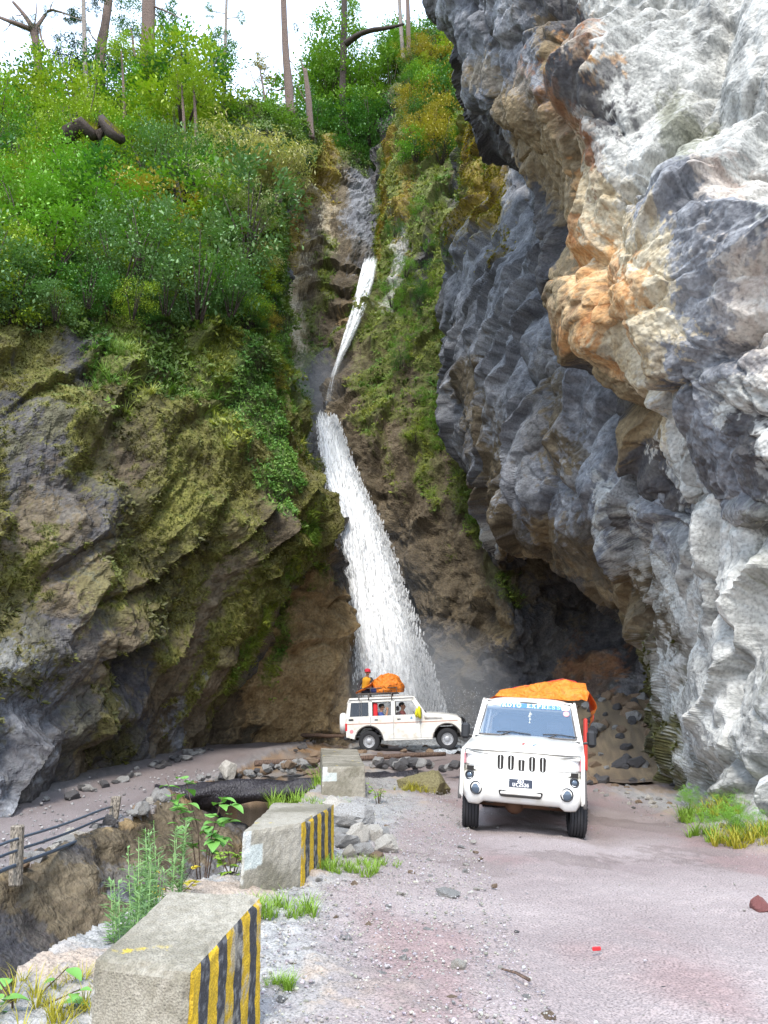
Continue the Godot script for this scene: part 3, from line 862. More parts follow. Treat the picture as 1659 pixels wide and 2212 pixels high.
func ground_material() -> void:
	var m := mat("earth", Color(1, 1, 1), 0.88)
	m.vertex_color_use_as_albedo = true
	m.albedo_texture = noise_tex(0.05, 4, [[0.0, 0.5], [0.3, 0.8], [0.5, 0.95], [0.75, 1.0], [1.0, 1.0]], 1024, 33)
	m.heightmap_enabled = true
	m.heightmap_texture = height_tex(0.06, 4, 1024, 34)
	m.heightmap_scale = 1.0
	m.uv1_triplanar = true
	m.uv1_world_triplanar = true
	m.uv1_scale = Vector3.ONE / 1.3
# ---------------------------------------------------------------- people
func body_mesh(grids: Array) -> ArrayMesh:
	# grids: [cell, smoothness, bones]; a bone is [a, b, radius a, radius b, colour]. Tapered capsules joined smoothly, meshed as surface nets.
	var pos := PackedVector3Array()
	var nor := PackedVector3Array()
	var col := PackedColorArray()
	var idx := PackedInt32Array()
	for g in grids:
		var cell: float = g[0]
		var soft: float = g[1]
		var bones: Array = g[2]
		var lo := Vector3.ONE * 1e9
		var hi := -lo
		for b in bones:
			var r: float = maxf(b[2], b[3]) + 3.0 * cell + soft
			for q in [b[0], b[1]]:
				lo = lo.min(q - Vector3.ONE * r)
				hi = hi.max(q + Vector3.ONE * r)
		var n := Vector3i(((hi - lo) / cell).ceil()) + Vector3i.ONE
		var field := PackedFloat32Array()
		field.resize(n.x * n.y * n.z)
		var kk := 1.0 / maxf(soft, 0.001)
		for b in bones:
			var a: Vector3 = b[0]
			var e: Vector3 = b[1]
			var r: float = maxf(b[2], b[3]) + 2.5 * cell + 2.0 * soft
			var i0 := Vector3i(((a.min(e) - Vector3.ONE * r - lo) / cell).floor()).max(Vector3i.ZERO)
			var i1 := Vector3i(((a.max(e) + Vector3.ONE * r - lo) / cell).ceil()).min(n - Vector3i.ONE)
			var ae := e - a
			var l2 := maxf(ae.length_squared(), 1e-8)
			for z in range(i0.z, i1.z + 1):
				for y in range(i0.y, i1.y + 1):
					for x in range(i0.x, i1.x + 1):
						var p := lo + Vector3(x, y, z) * cell
						var t := clampf((p - a).dot(ae) / l2, 0.0, 1.0)
						var d := p.distance_to(a + ae * t) - lerpf(b[2], b[3], t)
						field[(z * n.y + y) * n.x + x] += exp(-d * kk)
		# the surface lies where the sum is 1
		var vid := {}
		for z in n.z - 1:
			for y in n.y - 1:
				for x in n.x - 1:
					var c := (z * n.y + y) * n.x + x
					var inside := 0
					for o in 8:
						if field[c + (o & 1) + ((o >> 1) & 1) * n.x + (o >> 2) * n.x * n.y] > 1.0: inside += 1
					if inside == 0 or inside == 8: continue
					var sum := Vector3.ZERO
					var cnt := 0
					for o in 8:
						for ax in 3:
							if o & (1 << ax): continue
							var o2 := o | (1 << ax)
							var f0 := field[c + (o & 1) + ((o >> 1) & 1) * n.x + (o >> 2) * n.x * n.y]
							var f1 := field[c + (o2 & 1) + ((o2 >> 1) & 1) * n.x + (o2 >> 2) * n.x * n.y]
							if (f0 > 1.0) == (f1 > 1.0): continue
							var l0 := log(maxf(f0, 1e-12))
							var l1 := log(maxf(f1, 1e-12))
							var t := clampf(l0 / (l0 - l1), 0.0, 1.0)
							var q := Vector3(o & 1, (o >> 1) & 1, o >> 2)
							q[ax] += t
							sum += q
							cnt += 1
					vid[c] = pos.size()
					var p := lo + (Vector3(x, y, z) + sum / cnt) * cell
					pos.append(p)
					nor.append(Vector3.ZERO)
					var best := 1e9
					var bc := Color.WHITE
					for b in bones:
						var ae: Vector3 = b[1] - b[0]
						var t := clampf((p - b[0]).dot(ae) / maxf(ae.length_squared(), 1e-8), 0.0, 1.0)
						var d: float = p.distance_to(b[0] + ae * t) - lerpf(b[2], b[3], t)
						if d < best:
							best = d
							bc = b[4]
					col.append(bc)
		for z in range(1, n.z - 1):
			for y in range(1, n.y - 1):
				for x in range(1, n.x - 1):
					var c := (z * n.y + y) * n.x + x
					var s := field[c] > 1.0
					for ax in 3:
						var step: int = [1, n.x, n.x * n.y][ax]
						if (field[c + step] > 1.0) == s: continue
						var u: int = [n.x, n.x * n.y, 1][ax]
						var v: int = [n.x * n.y, 1, n.x][ax]
						var q := [c - u - v, c - v, c, c - u]
						if not (vid.has(q[0]) and vid.has(q[1]) and vid.has(q[2]) and vid.has(q[3])): continue
						var t := [vid[q[0]], vid[q[1]], vid[q[2]], vid[q[3]]]
						if s: t.reverse()
						for tri in [[t[0], t[1], t[2]], [t[0], t[2], t[3]]]:
							var nn := (pos[tri[2]] - pos[tri[0]]).cross(pos[tri[1]] - pos[tri[0]])
							for w in tri:
								idx.append(w)
								nor[w] += nn
	for i in nor.size(): nor[i] = nor[i].normalized()
	var arr := []
	arr.resize(Mesh.ARRAY_MAX)
	arr[Mesh.ARRAY_VERTEX] = pos
	arr[Mesh.ARRAY_NORMAL] = nor
	arr[Mesh.ARRAY_COLOR] = col
	arr[Mesh.ARRAY_INDEX] = idx
	var mesh := ArrayMesh.new()
	mesh.add_surface_from_arrays(Mesh.PRIMITIVE_TRIANGLES, arr)
	return mesh

func head_bones(c: Vector3, look: Vector3, skin: Color) -> Array:
	# c: middle of the head
	var f := look.normalized()
	var r := f.cross(Vector3.UP).normalized()
	var dark := Color(0.03, 0.02, 0.018)
	var lip := Color(0.22, 0.07, 0.06)
	return [
		[c + Vector3(0, 0.035, 0) - f * 0.015, c + Vector3(0, 0.03, 0) - f * 0.005, 0.09, 0.088, skin],
		[c + f * 0.03 + Vector3(0, -0.03, 0), c + f * 0.05 + Vector3(0, -0.085, 0), 0.06, 0.035, skin],
		[c + f * 0.092 + Vector3(0, 0.005, 0), c + f * 0.112 + Vector3(0, -0.03, 0), 0.012, 0.016, skin],
		[c + r * 0.092 + Vector3(0, -0.01, 0), c + r * 0.096 + Vector3(0, 0.02, 0), 0.016, 0.018, skin],
		[c - r * 0.092 + Vector3(0, -0.01, 0), c - r * 0.096 + Vector3(0, 0.02, 0), 0.016, 0.018, skin],
		[c + f * 0.086 + r * 0.034 + Vector3(0, 0.012, 0), c + f * 0.086 + r * 0.036 + Vector3(0, 0.012, 0), 0.013, 0.013, dark],
		[c + f * 0.086 - r * 0.034 + Vector3(0, 0.012, 0), c + f * 0.086 - r * 0.036 + Vector3(0, 0.012, 0), 0.013, 0.013, dark],
		[c + f * 0.088 + r * 0.02 + Vector3(0, -0.058, 0), c + f * 0.088 - r * 0.02 + Vector3(0, -0.058, 0), 0.009, 0.009, lip]]

func hand_bones(wrist: Vector3, dir: Vector3, palm_n: Vector3, thumb: float, skin: Color) -> Array:
	# dir: towards the fingers; palm_n: out of the palm; thumb: +1 or -1 side
	var d := dir.normalized()
	var s := d.cross(palm_n).normalized()
	var p := s.cross(d).normalized()
	var out := [[wrist, wrist + d * 0.05, 0.026, 0.03, skin]]
	var l := [0.062, 0.072, 0.068, 0.052]
	for k in 4:
		var o := s * (0.033 - 0.022 * k) * thumb
		var a := wrist + d * 0.075 + o
		out.append([wrist + d * 0.03 + o * 0.8, a, 0.016, 0.011, skin])
		var b: Vector3 = a + (d * 0.85 + p * 0.5).normalized() * l[k] * 0.5
		var e: Vector3 = b + (d * 0.35 + p * 0.9).normalized() * l[k] * 0.5
		out.append([a, b, 0.0105, 0.0095, skin])
		out.append([b, e, 0.0095, 0.008, skin])
	var t0 := wrist + d * 0.025 + s * 0.025 * thumb
	var t1 := t0 + (d * 0.5 + s * thumb * 0.8 + p * 0.3).normalized() * 0.042
	out.append([t0, t1, 0.014, 0.011, skin])
	out.append([t1, t1 + (d * 0.8 + s * thumb * 0.2 + p * 0.4).normalized() * 0.034, 0.011, 0.009, skin])
	return out

func cloth_material(called: String) -> StandardMaterial3D:
	var m := mat(called, Color(1, 1, 1), 0.85)
	m.vertex_color_use_as_albedo = true
	return m

# ---------------------------------------------------------------- vehicles
func flare(v: Vector3) -> Vector3:    # the upper body leans inwards
	return Vector3(v.x, v.y, v.z * (1.0 - 0.15 * clampf((v.y - 1.18) / 0.68, 0.0, 1.0)))

func arc(c: Vector2, r: float, a0: float, a1: float, n: int) -> PackedVector2Array:
	var out := PackedVector2Array()
	for i in n + 1:
		var a := deg_to_rad(lerpf(a0, a1, float(i) / n))
		out.append(c + Vector2(cos(a), sin(a)) * r)
	return out

func vehicle_materials() -> void:
	var m := mat("white_paint", lin(0.72, 0.71, 0.67), 0.35)
	m.clearcoat_enabled = true
	m.clearcoat = 0.6
	m.clearcoat_roughness = 0.12
	m.albedo_texture = noise_tex(0.02, 5, [[0.0, Color(0.90, 0.87, 0.82)], [0.3, Color(0.985, 0.975, 0.96)], [0.6, Color(1, 1, 1)], [1.0, Color(1, 1, 1)]], 512, 41)
	m.uv1_triplanar = true
	m.uv1_scale = Vector3.ONE * 0.35
	mat("black_plastic", lin(0.018, 0.018, 0.02), 0.5)
	mat("dark_trim", lin(0.10, 0.09, 0.085), 0.6)
	var rb := mat("rubber", lin(0.022, 0.022, 0.025), 0.85)
	rb.albedo_texture = noise_tex(0.03, 4, [[0.0, Color(1, 1, 1)], [0.5, Color(1, 1, 1)], [1.0, Color(1.0, 0.95, 0.85)]], 256, 43)
	mat("steel_rim", lin(0.42, 0.42, 0.43), 0.45, 0.7)
	mat("chrome", lin(0.7, 0.7, 0.72), 0.18, 1.0)
	mat("underside", lin(0.02, 0.017, 0.015), 0.9)
	mat("rusty_iron", lin(0.14, 0.07, 0.04), 0.8, 0.2)
	mat("red_lamp", lin(0.55, 0.02, 0.025), 0.25)
	mat("red_paint", lin(0.55, 0.05, 0.035), 0.45)
	mat("blue_paint", lin(0.12, 0.27, 0.42), 0.45)
	mat("grey_stripe", lin(0.45, 0.18, 0.10), 0.5)
	mat("seat_cloth", lin(0.05, 0.045, 0.05), 0.9)
	mat("interior", lin(0.03, 0.03, 0.035), 0.8)
	mat("lens", lin(0.74, 0.75, 0.75), 0.12)
	mat("lamp_glass", lin(0.10, 0.13, 0.17), 0.08, 0.3)
	mat("banner_blue", lin(0.03, 0.16, 0.42), 0.5)
	mat("sticker_white", lin(0.8, 0.8, 0.8), 0.5)
	mat("sticker_pink", lin(0.62, 0.25, 0.28), 0.5)
	mat("plate_dark", lin(0.035, 0.045, 0.07), 0.5)
	mat("yellow_cloth", lin(0.65, 0.60, 0.02), 0.85)
	mat("red_cloth", lin(0.55, 0.02, 0.025), 0.85)
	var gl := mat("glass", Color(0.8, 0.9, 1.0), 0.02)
	gl.albedo_color = Color(0.62, 0.76, 0.92, 0.2)  # milky blue in the colour, a painted reflection of the sky
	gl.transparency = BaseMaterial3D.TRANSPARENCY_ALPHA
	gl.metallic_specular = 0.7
	var tg := mat("tinted_glass", Color(0.05, 0.07, 0.1), 0.03)
	tg.albedo_color = Color(0.10, 0.13, 0.17, 0.55)
	tg.transparency = BaseMaterial3D.TRANSPARENCY_ALPHA
	cloth_material("clothed")
	var tp := mat("tarpaulin", lin(0.80, 0.24, 0.022), 0.55)
	tp.backlight_enabled = true
	tp.backlight = Color(0.5, 0.2, 0.03)
	tp.albedo_texture = noise_tex(0.012, 4, [[0.0, Color(0.9, 0.75, 0.7)], [0.5, Color(1, 1, 1)], [1.0, Color(1.0, 1.0, 0.95)]], 512, 44)
	tp.uv1_triplanar = true
	tp.heightmap_enabled = true
	tp.heightmap_texture = height_tex(0.012, 5, 512, 45)
	tp.heightmap_scale = 8.0

func wheel_part(root: Node3D, c: Vector3, side: float, turn := 0.0) -> void:
	var w := Node3D.new()
	w.name = "wheel"
	root.add_child(w, true)
	w.position = c
	w.rotation.y = turn
	var st := tool(true)
	var r := 0.358
	var h := 0.115
	var prof := [[0.20, -h + 0.02], [0.27, -h], [r - 0.05, -h + 0.002], [r - 0.015, -h + 0.014]]
	# the tread: five ribs with grooves between
	var z := -h + 0.02
	for k in 5:
		prof.append([r - 0.002, z + 0.002])
		prof.append([r, z + 0.010])
		prof.append([r, z + 0.026])
		prof.append([r - 0.002, z + 0.031])
		if k < 4:
			prof.append([r - 0.016, z + 0.033])
			prof.append([r - 0.016, z + 0.039])
		z += 0.0408
	prof.append_array([[r - 0.015, h - 0.014], [r - 0.05, h - 0.002], [0.27, h], [0.20, h - 0.02]])
	var st2 := tool(false)
	lathe(st2, prof, 44)
	# tread blocks on the shoulders
	for k in 44:
		var a := TAU * k / 44.0
		for e in [-1, 1]:
			var p := Vector3(cos(a) * (r - 0.012), sin(a) * (r - 0.012), e * (h - 0.012))
			var t := Vector3(-sin(a), cos(a), 0) * 0.014
			var o := Vector3(cos(a), sin(a), 0) * 0.012
			var zz := Vector3(0, 0, e * 0.013)
			quad(st2, p - t + o, p + t + o, p + t - o * 1.5 + zz, p - t - o * 1.5 + zz)
	put("tyre", done(st2), M.rubber, w)
	st = tool(false)
	lathe(st, [[0.205, side * 0.075], [0.205, side * 0.09], [0.185, side * 0.085], [0.165, side * 0.05], [0.11, side * 0.045], [0.095, side * 0.075], [0.055, side * 0.085], [0.05, side * 0.105], [0.0, side * 0.108]], 28)
	for k in 8:
		var a := TAU * k / 8.0
		var c2 := Vector3(cos(a), sin(a), 0) * 0.138 + Vector3(0, 0, side * 0.052)
		lathe(st, [[0.0, side * 0.012], [0.017, side * 0.008], [0.02, 0.0]], 8, c2)
	put("rim", done(st), M.steel_rim, w)

func window_pane(root: Node3D, poly: Array, z: float, material: Material, called := "window") -> void:
	var st := tool()
	prism(st, rounded(poly, 0.04), z - 0.004, z + 0.004, flare)
	put(called, done(st), material, root)

func text_part(root: Node3D, called: String, text: String, size: float, where: Transform3D, material: Material, serif := true) -> void:
	var tm := TextMesh.new()
	var f := SystemFont.new()
	f.font_names = PackedStringArray(["Droid Serif" if serif else "Droid Sans"])
	f.font_weight = 700
	tm.font = f
	tm.text = text
	tm.font_size = 64
	tm.pixel_size = size / 64.0
	tm.depth = 0.003
	var o := put(called, tm, material, root)
	o.transform = where

func jeep(root: Node3D, front: bool) -> void:
	# local axes: x forwards, y up, z to the vehicle's right; the origin is on the ground between the axles
	var arch_r := 0.47
	var full := PackedVector2Array([Vector2(-2.12, 0.52), Vector2(-1.815, 0.44)])
	full.append_array(arc(Vector2(-1.34, 0.40), arch_r, 175, 5, 16))
	full.append_array(PackedVector2Array([Vector2(-0.85, 0.43), Vector2(0.85, 0.43)]))
	full.append_array(arc(Vector2(1.34, 0.40), arch_r, 175, 5, 16))
	full.append_array(PackedVector2Array([Vector2(1.84, 0.50), Vector2(1.84, 1.03), Vector2(1.72, 1.09), Vector2(0.66, 1.215), Vector2(-2.10, 1.19)]))
	for s in [-1.0, 1.0]:
		for e in [["rear_panel", -2.2, -1.272, 0.0], ["rear_door", -1.262, -0.49, 0.0], ["front_door", -0.48, 0.44, 0.0], ["front_fender", 0.45, 2.0, 0.0]]:
			var rect := PackedVector2Array([Vector2(e[1], 0), Vector2(e[2], 0), Vector2(e[2], 2), Vector2(e[1], 2)])
			var part: MeshInstance3D = null
			for poly in Geometry2D.intersect_polygons(full, rect):
				var st := tool()
				var inset: float = 0.0
				prism(st, rounded(Array(poly), 0.012, 1), s * (0.79 - inset), s * (0.835 - inset), flare)
				# the swage line along the flank
				part = put(e[0], done(st), M.white_paint, root)
			if part and e[0].ends_with("door"):
				var st := tool()
				var hx: float = e[1] + 0.13
				box(st, Vector3(hx, 1.055, minf(s * 0.834, s * 0.86)), Vector3(hx + 0.12, 1.085, maxf(s * 0.834, s * 0.86)), 0.008)
				put("door_handle", done(st), M.black_plastic, part)
		# the stripe along the flank, cut at the doors
		for e in [[-2.09, -1.285], [-1.25, -0.50], [-0.47, 0.43], [0.46, 1.72]]:
			var st := tool()
			var z0: float = s * 0.832
			var z1: float = s * 0.8385
			var y0: float = 0.955 if e[0] < 0.4 else 0.965
			prism(st, PackedVector2Array([Vector2(e[0], 0.935), Vector2(e[1], y0 - 0.015), Vector2(e[1], y0 + 0.008), Vector2(e[0], 0.958)]), z0, z1)
			put("stripe", done(st), M.grey_stripe, root)
		# wheel arch trims
		for cx in [-1.34, 1.34]:
			var st := tool(true)
			var pts := []
			for q in arc(Vector2(cx, 0.40), arch_r + 0.005, 178, 2, 18): pts.append(Vector3(q.x, q.y, s * 0.838))
			tube(st, pts, [0.024], 8)
			put("arch_trim", done(st), M.dark_trim, root)
		# sill and step
		var st3 := tool()
		box(st3, Vector3(-0.84, 0.36, minf(s * 0.72, s * 0.83)), Vector3(0.84, 0.43, maxf(s * 0.72, s * 0.83)), 0.015)
		put("sill", done(st3), M.white_paint, root)
		# pillars and roof rail
		var st2 := tool()
		for poly in [
			[[-2.12, 1.18], [-1.99, 1.18], [-1.93, 1.72], [-2.04, 1.72]],
			[[-1.33, 1.18], [-1.205, 1.18], [-1.205, 1.72], [-1.33, 1.72]],
			[[-0.545, 1.18], [-0.415, 1.18], [-0.415, 1.72], [-0.545, 1.72]],
			[[0.48, 1.19], [0.665, 1.20], [0.27, 1.80], [0.14, 1.74]],
			[[-2.05, 1.66], [0.24, 1.68], [0.27, 1.82], [-2.0, 1.82]]]:
			var pv := PackedVector2Array()
			for q in poly: pv.append(Vector2(q[0], q[1]))
			prism(st2, pv, s * 0.795, s * 0.832, flare)
		put("window_frame", done(st2), M.white_paint, root)
		# rain gutter
		var st4 := tool()
		prism(st4, PackedVector2Array([Vector2(-2.0, 1.745), Vector2(0.22, 1.765), Vector2(0.22, 1.785), Vector2(-2.0, 1.765)]), s * 0.83, s * 0.86, flare)
		put("gutter", done(st4), M.dark_trim, root)
		window_pane(root, [Vector2(-2.0, 1.19), Vector2(-1.32, 1.19), Vector2(-1.32, 1.67), Vector2(-1.94, 1.67)], s * 0.812, M.tinted_glass)
		if s < 0 or front:
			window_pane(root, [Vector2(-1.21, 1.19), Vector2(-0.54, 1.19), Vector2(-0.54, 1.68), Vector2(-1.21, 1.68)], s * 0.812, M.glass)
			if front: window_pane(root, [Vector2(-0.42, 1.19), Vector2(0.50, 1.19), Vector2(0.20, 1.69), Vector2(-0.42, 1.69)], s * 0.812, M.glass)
		# tail lamp
		var st5 := tool()
		box(st5, Vector3(-2.15, 0.72, minf(s * 0.72, s * 0.84)), Vector3(-2.07, 0.98, maxf(s * 0.72, s * 0.84)), 0.012)
		put("tail_lamp", done(st5), M.red_lamp, root)
		# mirrors
		var st6 := tool()
		var mz: float = s * 0.955
		box(st6, Vector3(0.40, 1.18, mz - 0.07), Vector3(0.50, 1.42, mz + 0.07), 0.035)
		tube(st6, [Vector3(0.46, 1.22, s * 0.80), Vector3(0.46, 1.24, s * 0.93)], [0.02], 6)
		var mir := put("side_mirror", done(st6), M.black_plastic, root)
		st6 = tool()
		box(st6, Vector3(0.392, 1.20, mz - 0.055), Vector3(0.398, 1.39, mz + 0.055))
		put("mirror_glass", done(st6), M.chrome, mir)
		wheel_part(root, Vector3(-1.34, 0.358, s * 0.73), s)
		wheel_part(root, Vector3(1.34, 0.358, s * 0.73), s, 0.10 if front else 0.0)
	# roof: sections along x
	var st := tool(true)
	var rings := []
	for e in [[-2.08, 1.70, 0.05], [-2.06, 1.76, 0.09], [-1.98, 1.815, 0.12], [-1.7, 1.845, 0.13], [-0.8, 1.865, 0.13], [-0.1, 1.865, 0.13], [0.12, 1.855, 0.13], [0.25, 1.83, 0.12], [0.31, 1.79, 0.08]]:
		var r := PackedVector3Array()
		for k in 17:
			var a := PI * k / 16.0
			var zz := -cos(a)
			r.append(Vector3(e[0], e[1] - e[2] * pow(absf(zz), 5.0) , zz * 0.745))
		for k in 3:
			r.append(Vector3(e[0], e[1] - 0.13, 0.70 - 0.70 * k))
		rings.append(r)
	loft(st, rings, true, true)
	put("roof", done(st), M.white_paint, root)
	# bonnet
	st = tool(true)
	rings = []
	for e in [[0.60, 1.25, 0.05, 0.83], [0.75, 1.262, 0.06, 0.835], [1.1, 1.235, 0.07, 0.835], [1.45, 1.19, 0.07, 0.825], [1.68, 1.15, 0.07, 0.80], [1.78, 1.115, 0.05, 0.78], [1.82, 1.08, 0.02, 0.76]]:
		var r := PackedVector3Array()
		for k in 17:
			var zz := -1.0 + k / 8.0
			var rise := 0.025 * (1.0 - smoothstep(0.30, 0.46, absf(zz)))
			r.append(Vector3(e[0] - 0.05 * pow(absf(zz), 3.0), e[1] + rise * (0.4 if e[0] > 1.7 else 1.0) - e[2] * pow(absf(zz), 7.0), zz * e[3]))
		r.append(Vector3(e[0], 1.02, e[3]))
		r.append(Vector3(e[0], 1.02, -e[3]))
		rings.append(r)
	loft(st, rings, true, true)
	var bonnet := put("bonnet", done(st), M.white_paint, root)
	st = tool(true)
	var seam := []
	for k in 13:
		var zz := -1.0 + k / 6.0
		seam.append(Vector3(1.835 - 0.07 * pow(absf(zz), 3.0), 1.078, zz * 0.78))
	tube(st, seam, [0.006], 5)
	put("seam", done(st), M.dark_trim, bonnet)
	# front: fascia and bumper, drawn across z with the corners swept back
	var sweep := func(v: Vector3) -> Vector3: return Vector3(v.x - 0.17 * pow(absf(v.z) / 0.84, 3.0) - 0.25 * pow(maxf(absf(v.z) - 0.72, 0.0) / 0.14, 2.0) * 0.5, v.y, v.z)
	st = tool()
	rings = []
	for k in 21:
		var z := lerpf(-0.80, 0.80, k / 20.0)
		rings.append(PackedVector3Array([Vector3(1.66, 1.085, z), Vector3(1.80, 1.075, z), Vector3(1.85, 1.05, z), Vector3(1.88, 0.95, z), Vector3(1.88, 0.82, z), Vector3(1.86, 0.79, z), Vector3(1.66, 0.79, z)]))
	loft(st, rings, true, true, sweep)
	var fascia := put("grille_panel", done(st), M.white_paint, root)
	st = tool(true)
	rings = []
	for k in 25:
		var z := lerpf(-0.86, 0.86, k / 24.0)
		var low := 0.415 - 0.05 * smoothstep(0.50, 0.58, absf(z)) + 0.16 * smoothstep(0.70, 0.86, absf(z))
		rings.append(PackedVector3Array([Vector3(1.62, 0.795, z), Vector3(1.90, 0.788, z), Vector3(1.95, 0.76, z), Vector3(1.985, 0.70, z), Vector3(1.99, 0.60, z), Vector3(1.975, 0.52, z), Vector3(1.94, low + 0.03, z), Vector3(1.88, low, z), Vector3(1.62, low + 0.03, z)]))
	loft(st, rings, true, true, sweep)
	var bumper: MeshInstance3D
	if front:
		bumper = put("front_bumper", done(st), M.white_paint, root)
	else:
		st = tool()
		box(st, Vector3(1.86, 0.52, -0.80), Vector3(2.02, 0.74, 0.80), 0.03)
		for s in [-1, 1]:
			tube(st, [Vector3(1.95, 0.62, s * 0.6), Vector3(2.04, 0.75, s * 0.6), Vector3(1.97, 0.98, s * 0.55), Vector3(1.90, 1.04, s * 0.4)], [0.03], 8)
		tube(st, [Vector3(1.90, 1.04, -0.4), Vector3(1.90, 1.04, 0.4)], [0.03], 8)
		bumper = put("front_bumper", done(st), M.black_plastic, root)
	# lamps
	for s in [-1.0, 1.0]:
		st = tool()
		rings = []
		for k in 9:
			var z: float = s * lerpf(0.46, 0.79, k / 8.0)
			var t := k / 8.0
			rings.append(PackedVector3Array([Vector3(1.80, 1.02 + 0.035 * t, z), Vector3(1.893, 0.995 + 0.035 * t, z), Vector3(1.898, 0.93, z), Vector3(1.893, 0.86 + 0.03 * t, z), Vector3(1.80, 0.85 + 0.03 * t, z)]))
		loft(st, rings, true, true, sweep)
		var lamp := put("headlight", done(st), M.lens, root)
		st = tool()
		var bez := []
		for k in 9: bez.append(sweep.call(Vector3(1.885, 1.03 + 0.035 * k / 8.0, s * lerpf(0.44, 0.80, k / 8.0))))
		tube(st, bez, [0.006], 5)
		put("lamp_rim", done(st), M.dark_trim, lamp)
		st = tool()
		box(st, Vector3(1.70, 0.88, minf(s * 0.775, s * 0.815)), Vector3(1.79, 1.03, maxf(s * 0.775, s * 0.815)), 0.01)
		put("turn_signal", done(st), M.sticker_pink, root)
		if front:
			for e in [[0.60, 0.585, 0.075, 0.035], [0.70, 0.74, 0.048, 0.03]]:
				var c: Vector3 = sweep.call(Vector3(1.975, e[1], s * e[0]))
				st = tool(true)
				lathe(st, [[e[2] + 0.014, -0.05], [e[2] + 0.014, 0.012], [e[2], 0.016], [e[2] - 0.006, 0.0]], 20, c, Vector3(1, 0, s * 0.25).normalized())
				var fl := put("fog_lamp", done(st), M.black_plastic, root)
				st = tool(true)
				lathe(st, [[e[2] - 0.002, 0.0], [e[2] * 0.7, 0.012], [e[2] * 0.35, 0.02], [0.0, 0.022]], 20, c, Vector3(1, 0, s * 0.25).normalized())
				put("lamp_lens", done(st), M.lamp_glass, fl)
	# grille slots: dark wells with a bright bar in each
	for k in 5:
		var z := (k - 2) * 0.142
		var hi := 1.035 if k != 2 else 0.985
		var lo := 0.845
		var poly := rounded([Vector2(z - 0.037, lo), Vector2(z + 0.037, lo), Vector2(z + 0.043, hi), Vector2(z - 0.043, hi)], 0.035 if k != 2 else 0.01)
		var turnx := func(v: Vector3) -> Vector3: return sweep.call(Vector3(v.z, v.y, v.x))
		st = tool()
		prism(st, poly, 1.80, 1.8855, turnx)
		var slot := put("grille_slot", done(st), M.underside, fascia)
		st = tool()
		box(st, Vector3(1.88, lo + 0.008, z - 0.006), Vector3(1.893, hi - 0.008, z + 0.006), 0.002, sweep)
		put("grille_bar", done(st), M.white_paint, slot)
	st = tool(true)
	for s in [-1.0, 1.0]:
		tube(st, [Vector3(1.888, 1.035, s * 0.035), Vector3(1.893, 1.05, s * 0.018), Vector3(1.893, 1.03, 0.0)], [0.005], 6)
	put("emblem", done(st), M.chrome, fascia)
	if front:
		# number plate, lower slot, bonnet decals
		st = tool()
		box(st, Vector3(1.985, 0.635, -0.155), Vector3(1.997, 0.74, 0.155), 0.003)
		var plate := put("number_plate", done(st), M.plate_dark, bumper)
		var face := Basis(Vector3(0, 0, -1), Vector3(0, 1, 0), Vector3(1, 0, 0))
		text_part(plate, "plate_text", "453", 0.055, Transform3D(face, Vector3(1.999, 0.714, 0.0)), M.sticker_white, false)
		text_part(plate, "plate_text", "UC2526", 0.062, Transform3D(face, Vector3(1.999, 0.668, 0.0)), M.sticker_white, false)
		st = tool()
		prism(st, rounded([Vector2(-0.27, 0.505), Vector2(0.27, 0.505), Vector2(0.30, 0.59), Vector2(-0.30, 0.59)], 0.03), 1.90, 1.9905, func(v: Vector3) -> Vector3: return sweep.call(Vector3(v.z, v.y, v.x)))
		var sl := put("bumper_slot", done(st), M.underside, bumper)
		st = tool()
		box(st, Vector3(1.94, 0.535, -0.27), Vector3(2.0, 0.575, 0.27), 0.012, sweep)
		put("slot_bar", done(st), M.white_paint, sl)
		for e in [["bonnet_stripe", M.red_paint, [[1.66, 0.0], [1.45, -0.015], [1.30, -0.02]], 0.018], ["bonnet_stripe", M.blue_paint, [[1.70, -0.14], [1.55, -0.19], [1.42, -0.30], [1.32, -0.44], [1.27, -0.60]], 0.011]]:
			st = tool()
			var pts := []
			for q in e[2]:
				var zz: float = absf(q[1]) / 0.74
				var y: float = lerpf(1.235, 1.15, clampf((q[0] - 1.1) / 0.58, 0, 1)) + 0.025 * (1.0 - smoothstep(0.30, 0.46, zz)) - 0.1 * pow(zz, 7.0) + 0.004
				pts.append(Vector3(q[0], y, q[1]))
			var sp := spline(pts, 12)
			for k in 11:
				var t: Vector3 = (sp[k + 1] - sp[k]).normalized().cross(Vector3.UP) * (e[3] as float) * (1.0 - 0.5 * k / 11.0)
				quad(st, sp[k] - t, sp[k] + t, sp[k + 1] + t, sp[k + 1] - t)
			put(e[0], done(st), e[1], bonnet)
	# windscreen
	var wb := Vector3(0.66, 1.25, 0)
	var wt := Vector3(0.29, 1.80, 0)
	st = tool()
	var wl := func(t: float, z: float, out: float) -> Vector3:
		var v: Vector3 = wb.lerp(wt, t) + Vector3(0.55, 0.37, 0).normalized() * out
		return Vector3(v.x - 0.04 * z * z, v.y, z * lerpf(0.775, 0.665, t))
	for k in 10:
		var z0 := -1.0 + k / 5.0
		quad(st, wl.call(0.05, z0 * 0.94, 0.0), wl.call(0.05, (z0 + 0.2) * 0.94, 0.0), wl.call(0.95, (z0 + 0.2) * 0.94, 0.0), wl.call(0.95, z0 * 0.94, 0.0))
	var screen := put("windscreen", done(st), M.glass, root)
	st = tool()
